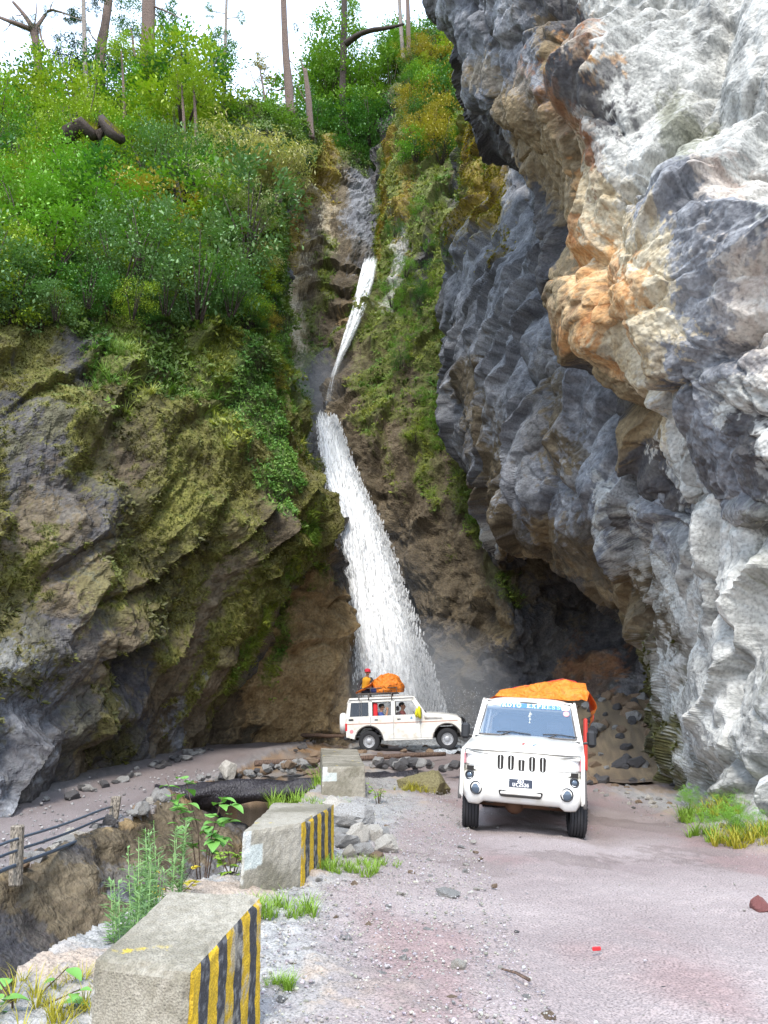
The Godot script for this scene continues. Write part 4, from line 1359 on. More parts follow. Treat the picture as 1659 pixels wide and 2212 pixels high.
	tube(st, [wl.call(0.04, -0.95, 0.004), wl.call(0.04, 0.0, 0.004), wl.call(0.04, 0.95, 0.004), wl.call(0.5, 0.95, 0.004), wl.call(0.96, 0.95, 0.004), wl.call(0.96, 0.0, 0.004), wl.call(0.96, -0.95, 0.004), wl.call(0.5, -0.95, 0.004), wl.call(0.04, -0.95, 0.004)], [0.014], 6)
	put("windscreen_seal", done(st), M.dark_trim, screen)
	st = tool()
	for e in [[0.0, 0.055, -1.0, 1.0], [0.945, 1.02, -1.0, 1.0]]:
		quad(st, wl.call(e[0], e[2], -0.004), wl.call(e[0], e[3], -0.004), wl.call(e[1], e[3], -0.004), wl.call(e[1], e[2], -0.004))
	for s in [-1.0, 1.0]:
		quad(st, wl.call(0.0, s * 0.93, -0.004), wl.call(0.0, s * 1.05, -0.004), wl.call(1.0, s * 1.07, -0.004), wl.call(1.0, s * 0.93, -0.004))
	put("windscreen_frame", done(st), M.white_paint, root)
	for z in [0.42, -0.28]:
		st = tool()
		var a: Vector3 = wl.call(-0.01, z / 0.77 + 0.0, 0.02)
		var b: Vector3 = wl.call(0.13, z / 0.77 - 0.22, 0.022)
		var c: Vector3 = wl.call(0.09, z / 0.77 - 0.62, 0.018)
		tube(st, [a, b], [0.009], 5)
		tube(st, [wl.call(0.11, z / 0.77 + 0.05, 0.018), b, c], [0.007], 5)
		put("wiper", done(st), M.black_plastic, root)
	# inside: floor, dashboard, seats, steering wheel
	st = tool()
	box(st, Vector3(-2.02, 0.50, -0.78), Vector3(0.70, 0.56, 0.78))
	box(st, Vector3(0.64, 0.56, -0.78), Vector3(0.68, 1.20, 0.78))
	box(st, Vector3(0.34, 0.95, -0.77), Vector3(0.64, 1.17, 0.77), 0.05)
	box(st, Vector3(-2.09, 0.56, -0.77), Vector3(-2.05, 1.20, 0.77))
	put("cabin_floor", done(st), M.interior, root)
	for e in [[-0.25, 0.40], [-0.25, -0.40]]:
		st = tool(true)
		box(st, Vector3(e[0] - 0.02, 0.62, e[1] - 0.24), Vector3(e[0] + 0.48, 0.80, e[1] + 0.24), 0.05)
		box(st, Vector3(e[0] - 0.14, 0.72, e[1] - 0.24), Vector3(e[0] + 0.02, 1.32, e[1] + 0.24), 0.06)
		box(st, Vector3(e[0] - 0.13, 1.34, e[1] - 0.12), Vector3(e[0] - 0.04, 1.52, e[1] + 0.12), 0.04)
		put("front_seat", done(st), M.seat_cloth, root)
	st = tool(true)
	box(st, Vector3(-1.12, 0.62, -0.70), Vector3(-0.64, 0.80, 0.70), 0.05)
	box(st, Vector3(-1.26, 0.72, -0.70), Vector3(-1.10, 1.34, 0.70), 0.06)
	put("rear_seat", done(st), M.seat_cloth, root)
	st = tool(true)
	var sw := Vector3(0.28, 1.12, 0.38)
	var pts := []
	for k in 21: pts.append(sw + Vector3(-0.35, 0.94, 0).normalized() * cos(TAU * k / 20.0) * 0.19 + Vector3(0, 0, 1) * sin(TAU * k / 20.0) * 0.19)
	tube(st, pts, [0.014], 6)
	tube(st, [sw, sw + Vector3(0.25, -0.12, 0)], [0.03], 6)
	put("steering_wheel", done(st), M.black_plastic, root)
	# chassis and axles
	st = tool()
	for s in [-1.0, 1.0]: box(st, Vector3(-2.0, 0.40, s * 0.42 - 0.05), Vector3(1.85, 0.52, s * 0.42 + 0.05))
	box(st, Vector3(-1.3, 0.44, -0.70), Vector3(0.9, 0.50, 0.70))
	box(st, Vector3(0.9, 0.44, -0.45), Vector3(1.7, 0.75, 0.45))
	for s in [-1.0, 1.0]:
		box(st, Vector3(-1.85, 0.80, s * 0.52 - 0.20), Vector3(-0.85, 0.86, s * 0.52 + 0.20))
		box(st, Vector3(0.85, 0.80, s * 0.55 - 0.20), Vector3(1.80, 0.86, s * 0.55 + 0.20))
		box(st, Vector3(1.24, 0.30, s * 0.40 - 0.03), Vector3(1.30, 0.50, s * 0.40 + 0.03))
	put("chassis", done(st), M.underside, root)
	for x in [-1.34, 1.34]:
		st = tool(true)
		tube(st, [Vector3(x, 0.36, -0.62), Vector3(x, 0.36, 0.62)], [0.045], 8)
		lathe(st, [[0.0, -0.13], [0.10, -0.09], [0.14, 0.0], [0.10, 0.09], [0.0, 0.13]], 14, Vector3(x, 0.36, 0.12), Vector3(1, 0, 0))
		put("axle", done(st), M.rusty_iron, root)
	# tailgate with the spare wheel
	st = tool()
	box(st, Vector3(-2.13, 0.52, -0.74), Vector3(-2.10, 1.19, 0.74), 0.01)
	put("tailgate", done(st), M.white_paint, root)
	st = tool()
	quad(st, Vector3(-2.11, 1.20, -0.72), Vector3(-2.11, 1.20, 0.72), Vector3(-2.05, 1.70, 0.64), Vector3(-2.05, 1.70, -0.64))
	put("rear_window", done(st), M.tinted_glass, root)
	st = tool()
	box(st, Vector3(-2.22, 0.42, -0.80), Vector3(-2.05, 0.56, 0.80), 0.03)
	put("rear_bumper", done(st), M.black_plastic, root)
	st = tool(true)
	lathe(st, [[0.0, 0.10], [0.30, 0.10], [0.355, 0.05], [0.36, -0.06], [0.33, -0.12], [0.0, -0.13]], 28, Vector3(-2.25, 0.98, 0.1), Vector3(1, 0, 0))
	put("spare_wheel", done(st), M.sticker_white if not front else M.rubber, root)

func cloth_sheet(f: Callable, nu: int, nv: int) -> ArrayMesh:
	var st := tool(true)
	for j in nv:
		for i in nu:
			var a: Vector3 = f.call(float(i) / nu, float(j) / nv)
			var b: Vector3 = f.call(float(i + 1) / nu, float(j) / nv)
			var c: Vector3 = f.call(float(i + 1) / nu, float(j + 1) / nv)
			var d: Vector3 = f.call(float(i) / nu, float(j + 1) / nv)
			quad(st, a, b, c, d)
	return done(st)

func front_jeep() -> void:
	var x := 1.93
	var d := 11.75
	var t := Transform3D(Basis(Vector3.UP, deg_to_rad(-103.0)) , Vector3.ZERO)
	var root := thing("jeep", "white jeep facing the camera under an orange tarpaulin load", "jeep")
	var fwd := t.basis.x
	var c := Vector3(x, 0, -d) - fwd * 1.34
	# the road falls to the cliff side, so the jeep leans
	var up := Vector3(0.062, 1, 0.0).normalized()
	var bx := (fwd - up * fwd.dot(up)).normalized()
	root.transform = Transform3D(Basis(bx, up, bx.cross(up)), Vector3(c.x, near_level(c.x, -c.z) - 0.035, c.z))
	jeep(root, true)
	var screen := root.get_node("windscreen")
	# banner and stickers on the inside of the windscreen
	var wb := Vector3(0.66, 1.25, 0)
	var wt := Vector3(0.29, 1.80, 0)
	var wl := func(q: float, z: float, out: float) -> Vector3:
		var v: Vector3 = wb.lerp(wt, q) + Vector3(0.55, 0.37, 0).normalized() * out
		return Vector3(v.x - 0.04 * z * z, v.y, z * lerpf(0.775, 0.665, q))
	var st := tool()
	for k in 10:
		var z0 := lerpf(0.62, -0.73, k / 10.0)
		var z1 := lerpf(0.62, -0.73, (k + 1) / 10.0)
		quad(st, wl.call(0.80, z0, 0.006), wl.call(0.80, z1, 0.006), wl.call(0.93, z1, 0.006), wl.call(0.93, z0, 0.006))
	var ban := put("banner", done(st), M.banner_blue, screen)
	var words := "KOTO EXPRESS"
	var n := Vector3(0.55, 0.37, 0).normalized()
	for k in words.length():
		if words[k] == " ": continue
		var q := float(k) / (words.length() - 1)
		var cc := Color(0.85, 0.88, 0.85).lerp(Color(0.75, 0.80, 0.25), clampf(q * 2.0, 0, 1)).lerp(Color(0.28, 0.58, 0.33), clampf(q * 1.8 - 0.8, 0, 1))
		var lm := mat("letter_%d" % k, cc, 0.5)
		var y := (wt - wb).normalized()
		text_part(ban, "letter", words[k], 0.098, Transform3D(Basis(Vector3(0, 0, -1), y, n), wl.call(0.865, lerpf(0.55, -0.68, q), 0.008)), lm)
	for e in [["sticker", M.sticker_white, 0.80, 0.93, -0.75, -0.90], ["sticker", M.sticker_white, 0.845, 0.915, 0.83, 0.70]]:
		st = tool()
		quad(st, wl.call(e[2], e[4], 0.007), wl.call(e[2], e[5], 0.007), wl.call(e[3], e[5], 0.007), wl.call(e[3], e[4], 0.007))
		put(e[0], done(st), e[1], screen)
	st = tool()
	var sc: Vector3 = wl.call(0.71, -0.83, 0.007)
	lathe(st, [[0.048, 0.0], [0.0, 0.0005]], 18, sc, n)
	var pk := put("sticker", done(st), M.sticker_pink, screen)
	st = tool()
	lathe(st, [[0.03, 0.001], [0.0, 0.0015]], 18, sc, n)
	put("sticker_centre", done(st), M.sticker_white, pk)
	# charms hanging from the mirror
	st = tool(true)
	for e in [[0.70, 0.05, 0.03], [0.64, 0.03, 0.025], [0.56, 0.045, 0.02], [0.47, 0.04, 0.016]]:
		var p: Vector3 = wl.call(e[0], -e[1], -0.05)
		lathe(st, [[0.0, -e[2]], [e[2], 0.0], [0.0, e[2]]], 10, p, Vector3.UP)
	tube(st, [wl.call(0.85, -0.04, -0.05), wl.call(0.47, -0.04, -0.05)], [0.005], 5)
	put("hanging_charm", done(st), mat("charm", lin(0.62, 0.55, 0.35), 0.7), root)
	# red cloth tied at the rear of the cabin, seen past the mirror
	st = tool()
	box(st, Vector3(-0.15, 0.80, -0.905), Vector3(-0.05, 1.60, -0.842), 0.02)
	put("door_cloth", done(st), M.red_paint, root)
	# the load under its tarpaulin
	var cargo := thing("tarpaulin_load", "orange tarpaulin draped over the load on the white jeep facing the camera", "tarpaulin")
	cargo.transform = root.transform
	var f := func(u: float, v: float) -> Vector3:
		# u along the jeep from the back, v across from its right side over to its left and down
		var xx := lerpf(-2.0, -0.05 - 0.25 * smoothstep(0.5, 0.0, v), u)
		var s := v * 2.75
		var z := 0.0
		var y := 0.0
		if s < 1.55:
			z = 0.66 - s
			var hump := sin(PI * clampf(pow(s / 1.85, 1.25), 0, 1))
			y = 1.80 + 0.07 * smoothstep(0.0, 0.15, s) + 0.25 * pow(hump, 0.6) * smoothstep(0.0, 0.22, u) * smoothstep(1.0, 0.7, u) + 0.08 * smoothstep(0.6, 1.5, s) * smoothstep(1.0, 0.8, u)
		else:
			var q := (s - 1.55) / 1.2
			z = -0.89 - 0.12 * sin(q * PI * 0.8)
			y = 2.02 - 0.58 * q * lerpf(1.0, 0.55, u) - 0.05 * sin(q * PI)
			if u > 0.8: y = lerpf(y, maxf(y, 1.72), (u - 0.8) * 5.0)
		var n3 := n_mid.get_noise_3d(xx * 2.2, y * 2.2, z * 2.2 + 3.0)
		var fold := n_ridge.get_noise_3d(xx * 4.5 + 9.0, y * 1.2, z * 5.5)
		y += 0.05 * n3 + 0.05 * fold
		z += 0.04 * n3 - 0.03 * fold * smoothstep(1.4, 1.7, s)
		return Vector3(xx + 0.05 * fold * u, maxf(y, 1.872) if s < 1.45 and s > 0.1 and u < 0.97 else minf(y, 1.87) if s < 1.45 else y, z)
	put("sheet", cloth_sheet(f, 60, 70), M.tarpaulin, cargo)
	for u in [0.25, 0.62]:
		st = tool()
		var rp := []
		for k in 15: rp.append((f.call(u, k / 14.0) as Vector3) + Vector3(0, 0.012, -0.012 if k > 8 else 0.0))
		tube(st, rp, [0.007], 5)
		put("rope", done(st), M.red_paint, cargo)
	# dark box added behind the seats to block the bright view through the cabin
	st = tool(true)
	box(st, Vector3(-2.0, 0.6, -0.72), Vector3(-1.3, 1.62, 0.72), 0.12)
	put("dark_box", done(st), M.seat_cloth, cargo)

func side_jeep() -> void:
	var root := thing("jeep", "white jeep seen side on crossing the stream with people aboard", "jeep")
	var rear := Vector3(-0.47, 0.245, -28.9)
	var frt := Vector3(2.21, 0.335, -28.8)
	var bx := (frt - rear).normalized()
	var up := Vector3(0, 1, 0)
	up = (up - bx * up.dot(bx)).normalized()
	root.transform = Transform3D(Basis(bx, up, bx.cross(up)), (frt + rear) * 0.5)
	jeep(root, false)
	# rack
	var st := tool(true)
	for z in [-0.62, 0.62]:
		tube(st, [Vector3(-1.78, 1.96, z), Vector3(-0.28, 1.96, z)], [0.022], 6)
		tube(st, [Vector3(-1.70, 2.14, z), Vector3(-0.34, 2.14, z)], [0.014], 6)
		for x in [-1.70, -1.25, -0.80, -0.34]: tube(st, [Vector3(x, 1.96, z), Vector3(x, 2.14, z)], [0.012], 6)
		for x in [-1.66, -1.32, -0.52]:
			tube(st, [Vector3(x, 1.74, z * 1.19), Vector3(x, 1.84, z * 1.17), Vector3(x, 1.95, z)], [0.03], 6)
	for x in [-1.74, -1.50, -1.26, -1.02, -0.78, -0.54, -0.32]: tube(st, [Vector3(x, 1.965, -0.62), Vector3(x, 1.965, 0.62)], [0.016], 6)
	put("roof_rack", done(st), M.dark_trim, root)
	st = tool()
	for x in [-1.62, -1.56]: tube(st, [Vector3(x, 1.72, 0.765), Vector3(x - 0.02, 1.20, 0.838)], [0.008], 5)
	put("strap", done(st), M.steel_rim, root)
	st = tool()
	prism(st, rounded([Vector2(-2.02, 1.06), Vector2(-1.86, 1.06), Vector2(-1.86, 1.12), Vector2(-2.02, 1.12)], 0.02), 0.836, 0.846)
	put("side_vent", done(st), M.black_plastic, root)
	st = tool()
	lathe(st, [[0.065, 0.0], [0.05, 0.0012], [0.0, 0.0012]], 16, Vector3(-1.93, 0.70, 0.836))
	put("sticker", done(st), M.sticker_pink, root)
	st = tool()
	prism(st, PackedVector2Array([Vector2(0.10, 1.06), Vector2(0.18, 1.06), Vector2(0.16, 1.14), Vector2(0.12, 1.14)]), 0.836, 0.838)
	put("sticker", done(st), M.blue_paint, root)
	# yellow cloth tied to the mirror
	st = tool(true)
	tube(st, [Vector3(0.42, 1.46, 0.98), Vector3(0.40, 1.30, 1.02), Vector3(0.42, 1.15, 1.0), Vector3(0.46, 1.06, 0.98)], [0.05, 0.075, 0.06, 0.03], 8, 0.5)
	tube(st, [Vector3(0.34, 1.40, 0.98), Vector3(0.30, 1.22, 1.0), Vector3(0.31, 1.10, 1.0)], [0.03, 0.05, 0.02], 8, 0.5)
	put("mirror_cloth", done(st), M.yellow_cloth, root)
	st = tool()
	box(st, Vector3(-1.18, 1.12, 0.60), Vector3(-1.02, 1.64, 0.74), 0.03, flare)
	put("window_curtain", done(st), M.red_cloth, root)
	# the cargo on the rack
	var cargo := thing("tarpaulin_bundle", "bulging orange tarpaulin bundle on the roof rack of the side-on jeep", "tarpaulin")
	cargo.transform = root.transform
	var f := func(u: float, v: float) -> Vector3:
		var a := TAU * u
		var b := PI * 0.5 * v
		var r := Vector3(cos(a) * 0.56 * pow(cos(b), 0.45), pow(sin(b), 0.9) * 0.60, sin(a) * 0.56 * pow(cos(b), 0.45))
		var p := Vector3(-0.70, 1.99, 0.0) + r
		if cos(a) < 0.0: p.y -= 0.12 * cos(a) * cos(a) * v
		var n3 := n_mid.get_noise_3dv(p * 2.6)
		var fold := n_ridge.get_noise_3d(a * 2.2, p.y * 2.0, 3.0)
		p += r.normalized() * (0.09 * n3 + 0.07 * fold)
		if v < 0.35: p += Vector3(cos(a), 0, sin(a)) * 0.05 * sin(v / 0.35 * PI)
		p.y = maxf(p.y, 1.985)
		return p
	put("sheet", cloth_sheet(f, 64, 34), M.tarpaulin, cargo)
	var f2 := func(u: float, v: float) -> Vector3:
		var p := Vector3(lerpf(-1.15, -1.78, u), lerpf(2.33, 2.0, pow(u, 0.8)), lerpf(0.25, 0.68, v))
		return p + Vector3(0.02, 0.05, 0.02) * n_mid.get_noise_3dv(p * 6.0) + Vector3(0, 0.05 * sin(v * 9.0) * (1.0 - u * 0.5), 0)
	put("sheet_tail", cloth_sheet(f2, 20, 16), M.tarpaulin, cargo)
	for y in [2.06, 2.15, 2.24]:
		var st2 := tool(true)
		var pts := []
		for k in 25:
			var a := TAU * k / 24.0
			pts.append(Vector3(-0.70 + cos(a) * 0.60, y + 0.02 * sin(a * 3.0), sin(a) * 0.61))
		tube(st2, pts, [0.008], 5)
		put("rope", done(st2), M.rusty_iron, cargo)
	var bag := thing("bag", "dark blue bag beside the orange bundle on the roof rack", "bag")
	bag.transform = root.transform
	st = tool(true)
	box(st, Vector3(-1.28, 1.99, 0.30), Vector3(-1.0, 2.17, 0.58), 0.06)
	put("dark_box", done(st), mat("blue_bag", lin(0.035, 0.045, 0.16), 0.8), bag)
	st = tool(true)
	tube(st, [Vector3(-1.22, 2.16, 0.44), Vector3(-1.19, 2.21, 0.44), Vector3(-1.09, 2.21, 0.44), Vector3(-1.06, 2.16, 0.44)], [0.012], 6)
	put("strap", done(st), M.black_plastic, bag)
	# people
	var skin := Color(0.40, 0.22, 0.14)
	var coat := Color(0.62, 0.30, 0.02)
	var sleeve := Color(0.035, 0.03, 0.035)
	var hip := Vector3(-1.48, 2.09, 0.10)
	var chest := Vector3(-1.40, 2.42, 0.16)
	var neck := Vector3(-1.37, 2.565, 0.19)
	var head := Vector3(-1.355, 2.70, 0.23)
	var bones := [[hip + Vector3(-0.07, 0, 0), hip + Vector3(0.07, 0, 0.03), 0.125, 0.125, Color(0.03, 0.03, 0.05)],
		[hip + Vector3(0, 0.05, 0), chest, 0.125, 0.145, coat],
		[chest + Vector3(-0.12, 0.03, 0), chest + Vector3(0.12, 0.02, 0.02), 0.075, 0.075, coat],
		[chest + Vector3(0, 0.05, 0), neck + Vector3(0, 0.05, 0.01), 0.075, 0.05, skin],
		[chest + Vector3(-0.16, 0.06, 0), Vector3(-1.69, 2.25, 0.20), 0.068, 0.055, sleeve],
		[Vector3(-1.69, 2.25, 0.20), Vector3(-1.66, 2.10, 0.40), 0.052, 0.036, sleeve],
		[chest + Vector3(0.16, 0.05, 0.02), Vector3(-1.16, 2.28, 0.30), 0.068, 0.055, sleeve],
		[Vector3(-1.16, 2.28, 0.30), Vector3(-1.22, 2.20, 0.46), 0.052, 0.036, sleeve],
		[hip + Vector3(-0.08, -0.01, 0.05), Vector3(-1.64, 2.09, 0.42), 0.095, 0.065, Color(0.03, 0.03, 0.05)],
		[Vector3(-1.64, 2.09, 0.42), Vector3(-1.40, 2.04, 0.46), 0.06, 0.045, Color(0.03, 0.03, 0.05)],
		[hip + Vector3(0.08, -0.01, 0.05), Vector3(-1.22, 2.09, 0.30), 0.095, 0.065, Color(0.03, 0.03, 0.05)],
		[Vector3(-1.22, 2.09, 0.30), Vector3(-1.42, 2.03, 0.40), 0.06, 0.045, Color(0.03, 0.03, 0.05)]]
	var look := Vector3(0.35, -0.05, 1.0)
	var person := thing("person", "person in orange jacket and red cap sitting on the jeep roof", "person")
	person.transform = root.transform
	put("body", body_mesh([[0.022, 0.012, bones], [0.011, 0.006, head_bones(head, look, skin)], [0.007, 0.003, hand_bones(Vector3(-1.66, 2.10, 0.40), Vector3(0.3, -0.5, 0.6), Vector3(0.5, -0.6, -0.6), 1.0, skin)], [0.007, 0.003, hand_bones(Vector3(-1.22, 2.20, 0.46), Vector3(-0.3, -0.5, 0.6), Vector3(-0.5, -0.6, -0.6), -1.0, skin)]]), M.clothed, person)
	st = tool(true)
	var lk := look.normalized()
	var capc := head + Vector3(0, 0.045, 0) - lk * 0.01
	lathe(st, [[0.107, 0.0], [0.108, 0.03], [0.095, 0.07], [0.06, 0.098], [0.0, 0.106]], 20, capc, Vector3.UP)
	for k in 10:
		var a0 := lerpf(-1.1, 1.1, k / 10.0)
		var a1 := lerpf(-1.1, 1.1, (k + 1) / 10.0)
		var r := lk.cross(Vector3.UP).normalized()
		var g := func(a: float, l: float) -> Vector3: return capc + (lk * cos(a) + r * sin(a)) * (0.105 + l * cos(a)) + Vector3(0, 0.004 - l * 0.2, 0)
		quad(st, g.call(a0, 0.0), g.call(a1, 0.0), g.call(a1, 0.075), g.call(a0, 0.075))
	put("cap", done(st), mat("red_cap", lin(0.55, 0.025, 0.05), 0.8), person)
	# passenger by the open window
	var blue := Color(0.05, 0.09, 0.28)
	var top := Color(0.30, 0.13, 0.09)
	head = Vector3(-0.88, 1.47, 0.46)
	bones = [[Vector3(-0.98, 0.92, 0.38), Vector3(-0.95, 0.92, 0.54), 0.12, 0.12, blue], [Vector3(-0.97, 0.98, 0.46), Vector3(-0.94, 1.20, 0.46), 0.125, 0.135, blue],
		[Vector3(-0.94, 1.22, 0.33), Vector3(-0.94, 1.22, 0.60), 0.07, 0.07, blue], [Vector3(-0.93, 1.24, 0.46), Vector3(-0.89, 1.40, 0.46), 0.06, 0.05, skin],
		[Vector3(-0.93, 1.22, 0.62), Vector3(-0.74, 1.12, 0.70), 0.06, 0.05, blue], [Vector3(-0.74, 1.12, 0.70), Vector3(-0.68, 1.36, 0.64), 0.045, 0.034, skin],
		[Vector3(-0.93, 1.22, 0.30), Vector3(-0.80, 1.02, 0.26), 0.06, 0.05, blue], [Vector3(-0.80, 1.02, 0.26), Vector3(-0.62, 0.95, 0.36), 0.045, 0.034, skin],
		[Vector3(-0.95, 0.90, 0.38), Vector3(-0.58, 0.88, 0.36), 0.09, 0.065, Color(0.03, 0.03, 0.04)], [Vector3(-0.95, 0.90, 0.54), Vector3(-0.58, 0.88, 0.56), 0.09, 0.065, Color(0.03, 0.03, 0.04)],
		[Vector3(-0.58, 0.88, 0.36), Vector3(-0.55, 0.60, 0.36), 0.06, 0.045, Color(0.03, 0.03, 0.04)], [Vector3(-0.58, 0.88, 0.56), Vector3(-0.55, 0.60, 0.56), 0.06, 0.045, Color(0.03, 0.03, 0.04)]]
	person = thing("person", "passenger in blue with a raised forearm behind the open jeep window", "person")
	person.transform = root.transform
	put("body", body_mesh([[0.024, 0.012, bones], [0.012, 0.006, head_bones(head, Vector3(0.6, 0, 1), skin)], [0.007, 0.003, hand_bones(Vector3(-0.68, 1.36, 0.64), Vector3(0.1, 1, -0.1), Vector3(-0.6, 0, -0.5), 1.0, skin)]]), M.clothed, person)
	st = tool(true)
	lathe(st, [[0.100, -0.02], [0.106, 0.03], [0.09, 0.085], [0.05, 0.115], [0.0, 0.122]], 16, head + Vector3(-0.015, 0.02, -0.02), Vector3.UP)
	put("hair", done(st), mat("black_hair", lin(0.012, 0.01, 0.009), 0.6), person)
	# driver
	head = Vector3(-0.16, 1.50, 0.40)
	top = Color(0.16, 0.05, 0.05)
	bones = [[Vector3(-0.12, 0.90, 0.32), Vector3(-0.12, 0.90, 0.48), 0.12, 0.12, Color(0.03, 0.03, 0.04)], [Vector3(-0.14, 0.96, 0.40), Vector3(-0.18, 1.22, 0.40), 0.125, 0.135, top],
		[Vector3(-0.18, 1.26, 0.26), Vector3(-0.18, 1.26, 0.54), 0.07, 0.07, top], [Vector3(-0.18, 1.28, 0.40), Vector3(-0.16, 1.43, 0.40), 0.06, 0.05, skin],
		[Vector3(-0.17, 1.25, 0.56), Vector3(-0.02, 1.06, 0.60), 0.06, 0.05, top], [Vector3(-0.02, 1.06, 0.60), Vector3(0.20, 1.14, 0.50), 0.046, 0.034, top],
		[Vector3(-0.17, 1.25, 0.24), Vector3(-0.02, 1.06, 0.20), 0.06, 0.05, top], [Vector3(-0.02, 1.06, 0.20), Vector3(0.20, 1.14, 0.26), 0.046, 0.034, top],
		[Vector3(-0.10, 0.88, 0.32), Vector3(0.28, 0.88, 0.30), 0.09, 0.065, Color(0.03, 0.03, 0.04)], [Vector3(-0.10, 0.88, 0.48), Vector3(0.28, 0.88, 0.50), 0.09, 0.065, Color(0.03, 0.03, 0.04)],
		[Vector3(0.28, 0.88, 0.30), Vector3(0.42, 0.62, 0.30), 0.06, 0.045, Color(0.03, 0.03, 0.04)], [Vector3(0.28, 0.88, 0.50), Vector3(0.42, 0.62, 0.50), 0.06, 0.045, Color(0.03, 0.03, 0.04)]]
	person = thing("person", "driver in dark red at the wheel of the side-on jeep", "person")
	person.transform = root.transform
	put("body", body_mesh([[0.024, 0.012, bones], [0.012, 0.006, head_bones(head, Vector3(1, 0, 0.3), skin)], [0.007, 0.003, hand_bones(Vector3(0.20, 1.14, 0.50), Vector3(1, 0.2, -0.1), Vector3(0.2, -1, 0), 1.0, skin)], [0.007, 0.003, hand_bones(Vector3(0.20, 1.14, 0.26), Vector3(1, 0.2, 0.1), Vector3(0.2, -1, 0), -1.0, skin)]]), M.clothed, person)
	st = tool(true)
	lathe(st, [[0.100, -0.02], [0.106, 0.03], [0.09, 0.085], [0.05, 0.115], [0.0, 0.122]], 16, head + Vector3(-0.025, 0.02, -0.01), Vector3.UP)
	put("hair", done(st), M.black_hair, person)
# ---------------------------------------------------------------- stones, blocks, timber
func at_y(px: float, py: float, y: float) -> Vector3:
	var p := at(px, py, 10.0) - EYE
	return EYE + p * ((y - EYE.y) / p.y)

func rock_mesh(seed_: int, squash: Vector3, rough := 0.35, detail := 10) -> ArrayMesh:
	# a broken stone: a sphere cut by a few planes and roughened
	var r := RandomNumberGenerator.new()
	r.seed = seed_
	var planes := []
	for k in 15:
		planes.append([Vector3(r.randf_range(-1, 1), r.randf_range(-1, 1), r.randf_range(-1, 1)).normalized(), r.randf_range(0.45, 0.8)])
	var pts := []
	var n := detail
	for j in n + 1:
		var row := PackedVector3Array()
		for i in 2 * n + 1:
			var a := TAU * (i % (2 * n)) / (2.0 * n)
			var b := PI * j / n
			var d := Vector3(cos(a) * sin(b), cos(b), sin(a) * sin(b))
			var s := 1.0
			for p in planes:
				var c: float = d.dot(p[0])
				if c > 0.01: s = minf(s, p[1] / c)
			s *= 1.0 + rough * 0.35 * n_mid.get_noise_3d(d.x * 3.0 + seed_ * 7.0, d.y * 3.0, d.z * 3.0) + rough * 0.10 * n_fine.get_noise_3d(d.x * 2.0 + seed_, d.y * 2.0, d.z * 2.0)
			row.append(d * s * squash * 1.25)
		pts.append(row)
	var st := tool(false)
	for j in n:
		for i in 2 * n:
			quad(st, pts[j][i], pts[j][i + 1], pts[j + 1][i + 1], pts[j + 1][i])
	return done(st)

var stone_meshes := []

func stone_material(called: String, c: Color, moss := Color(0, 0, 0, 0)) -> StandardMaterial3D:
	var m := mat(called, c, 0.85)
	m.albedo_texture = noise_tex(0.02, 5, [[0.0, Color(0.5, 0.47, 0.43)], [0.4, Color(0.85, 0.84, 0.82)], [0.7, Color(1, 1, 1)], [1.0, Color(1, 1, 1)]], 512, 51) if not M.has("tex_stone") else M.tex_stone
	if not M.has("tex_stone"): M.tex_stone = m.albedo_texture
	m.uv1_triplanar = true
	m.uv1_scale = Vector3.ONE * 1.3
	m.heightmap_enabled = true
	m.heightmap_texture = M.tex_rock_h
	m.heightmap_scale = 2.0
	return m

func stone(called: String, label: String, group: String, p: Vector3, size: float, material: Material, flat := 0.8) -> Node3D:
	var o := put(called, stone_meshes[rng.randi() % stone_meshes.size()], material)
	o.basis = Basis.from_euler(Vector3(rng.randf_range(-0.4, 0.4), rng.randf() * TAU, rng.randf_range(-0.4, 0.4))).scaled(Vector3(size, size * flat, size * rng.randf_range(0.75, 1.1)))
	o.position = p + Vector3(0, size * flat * 0.30, 0)
	tag(o, label, "stone" if called != "boulder" else "boulder", group)
	return o

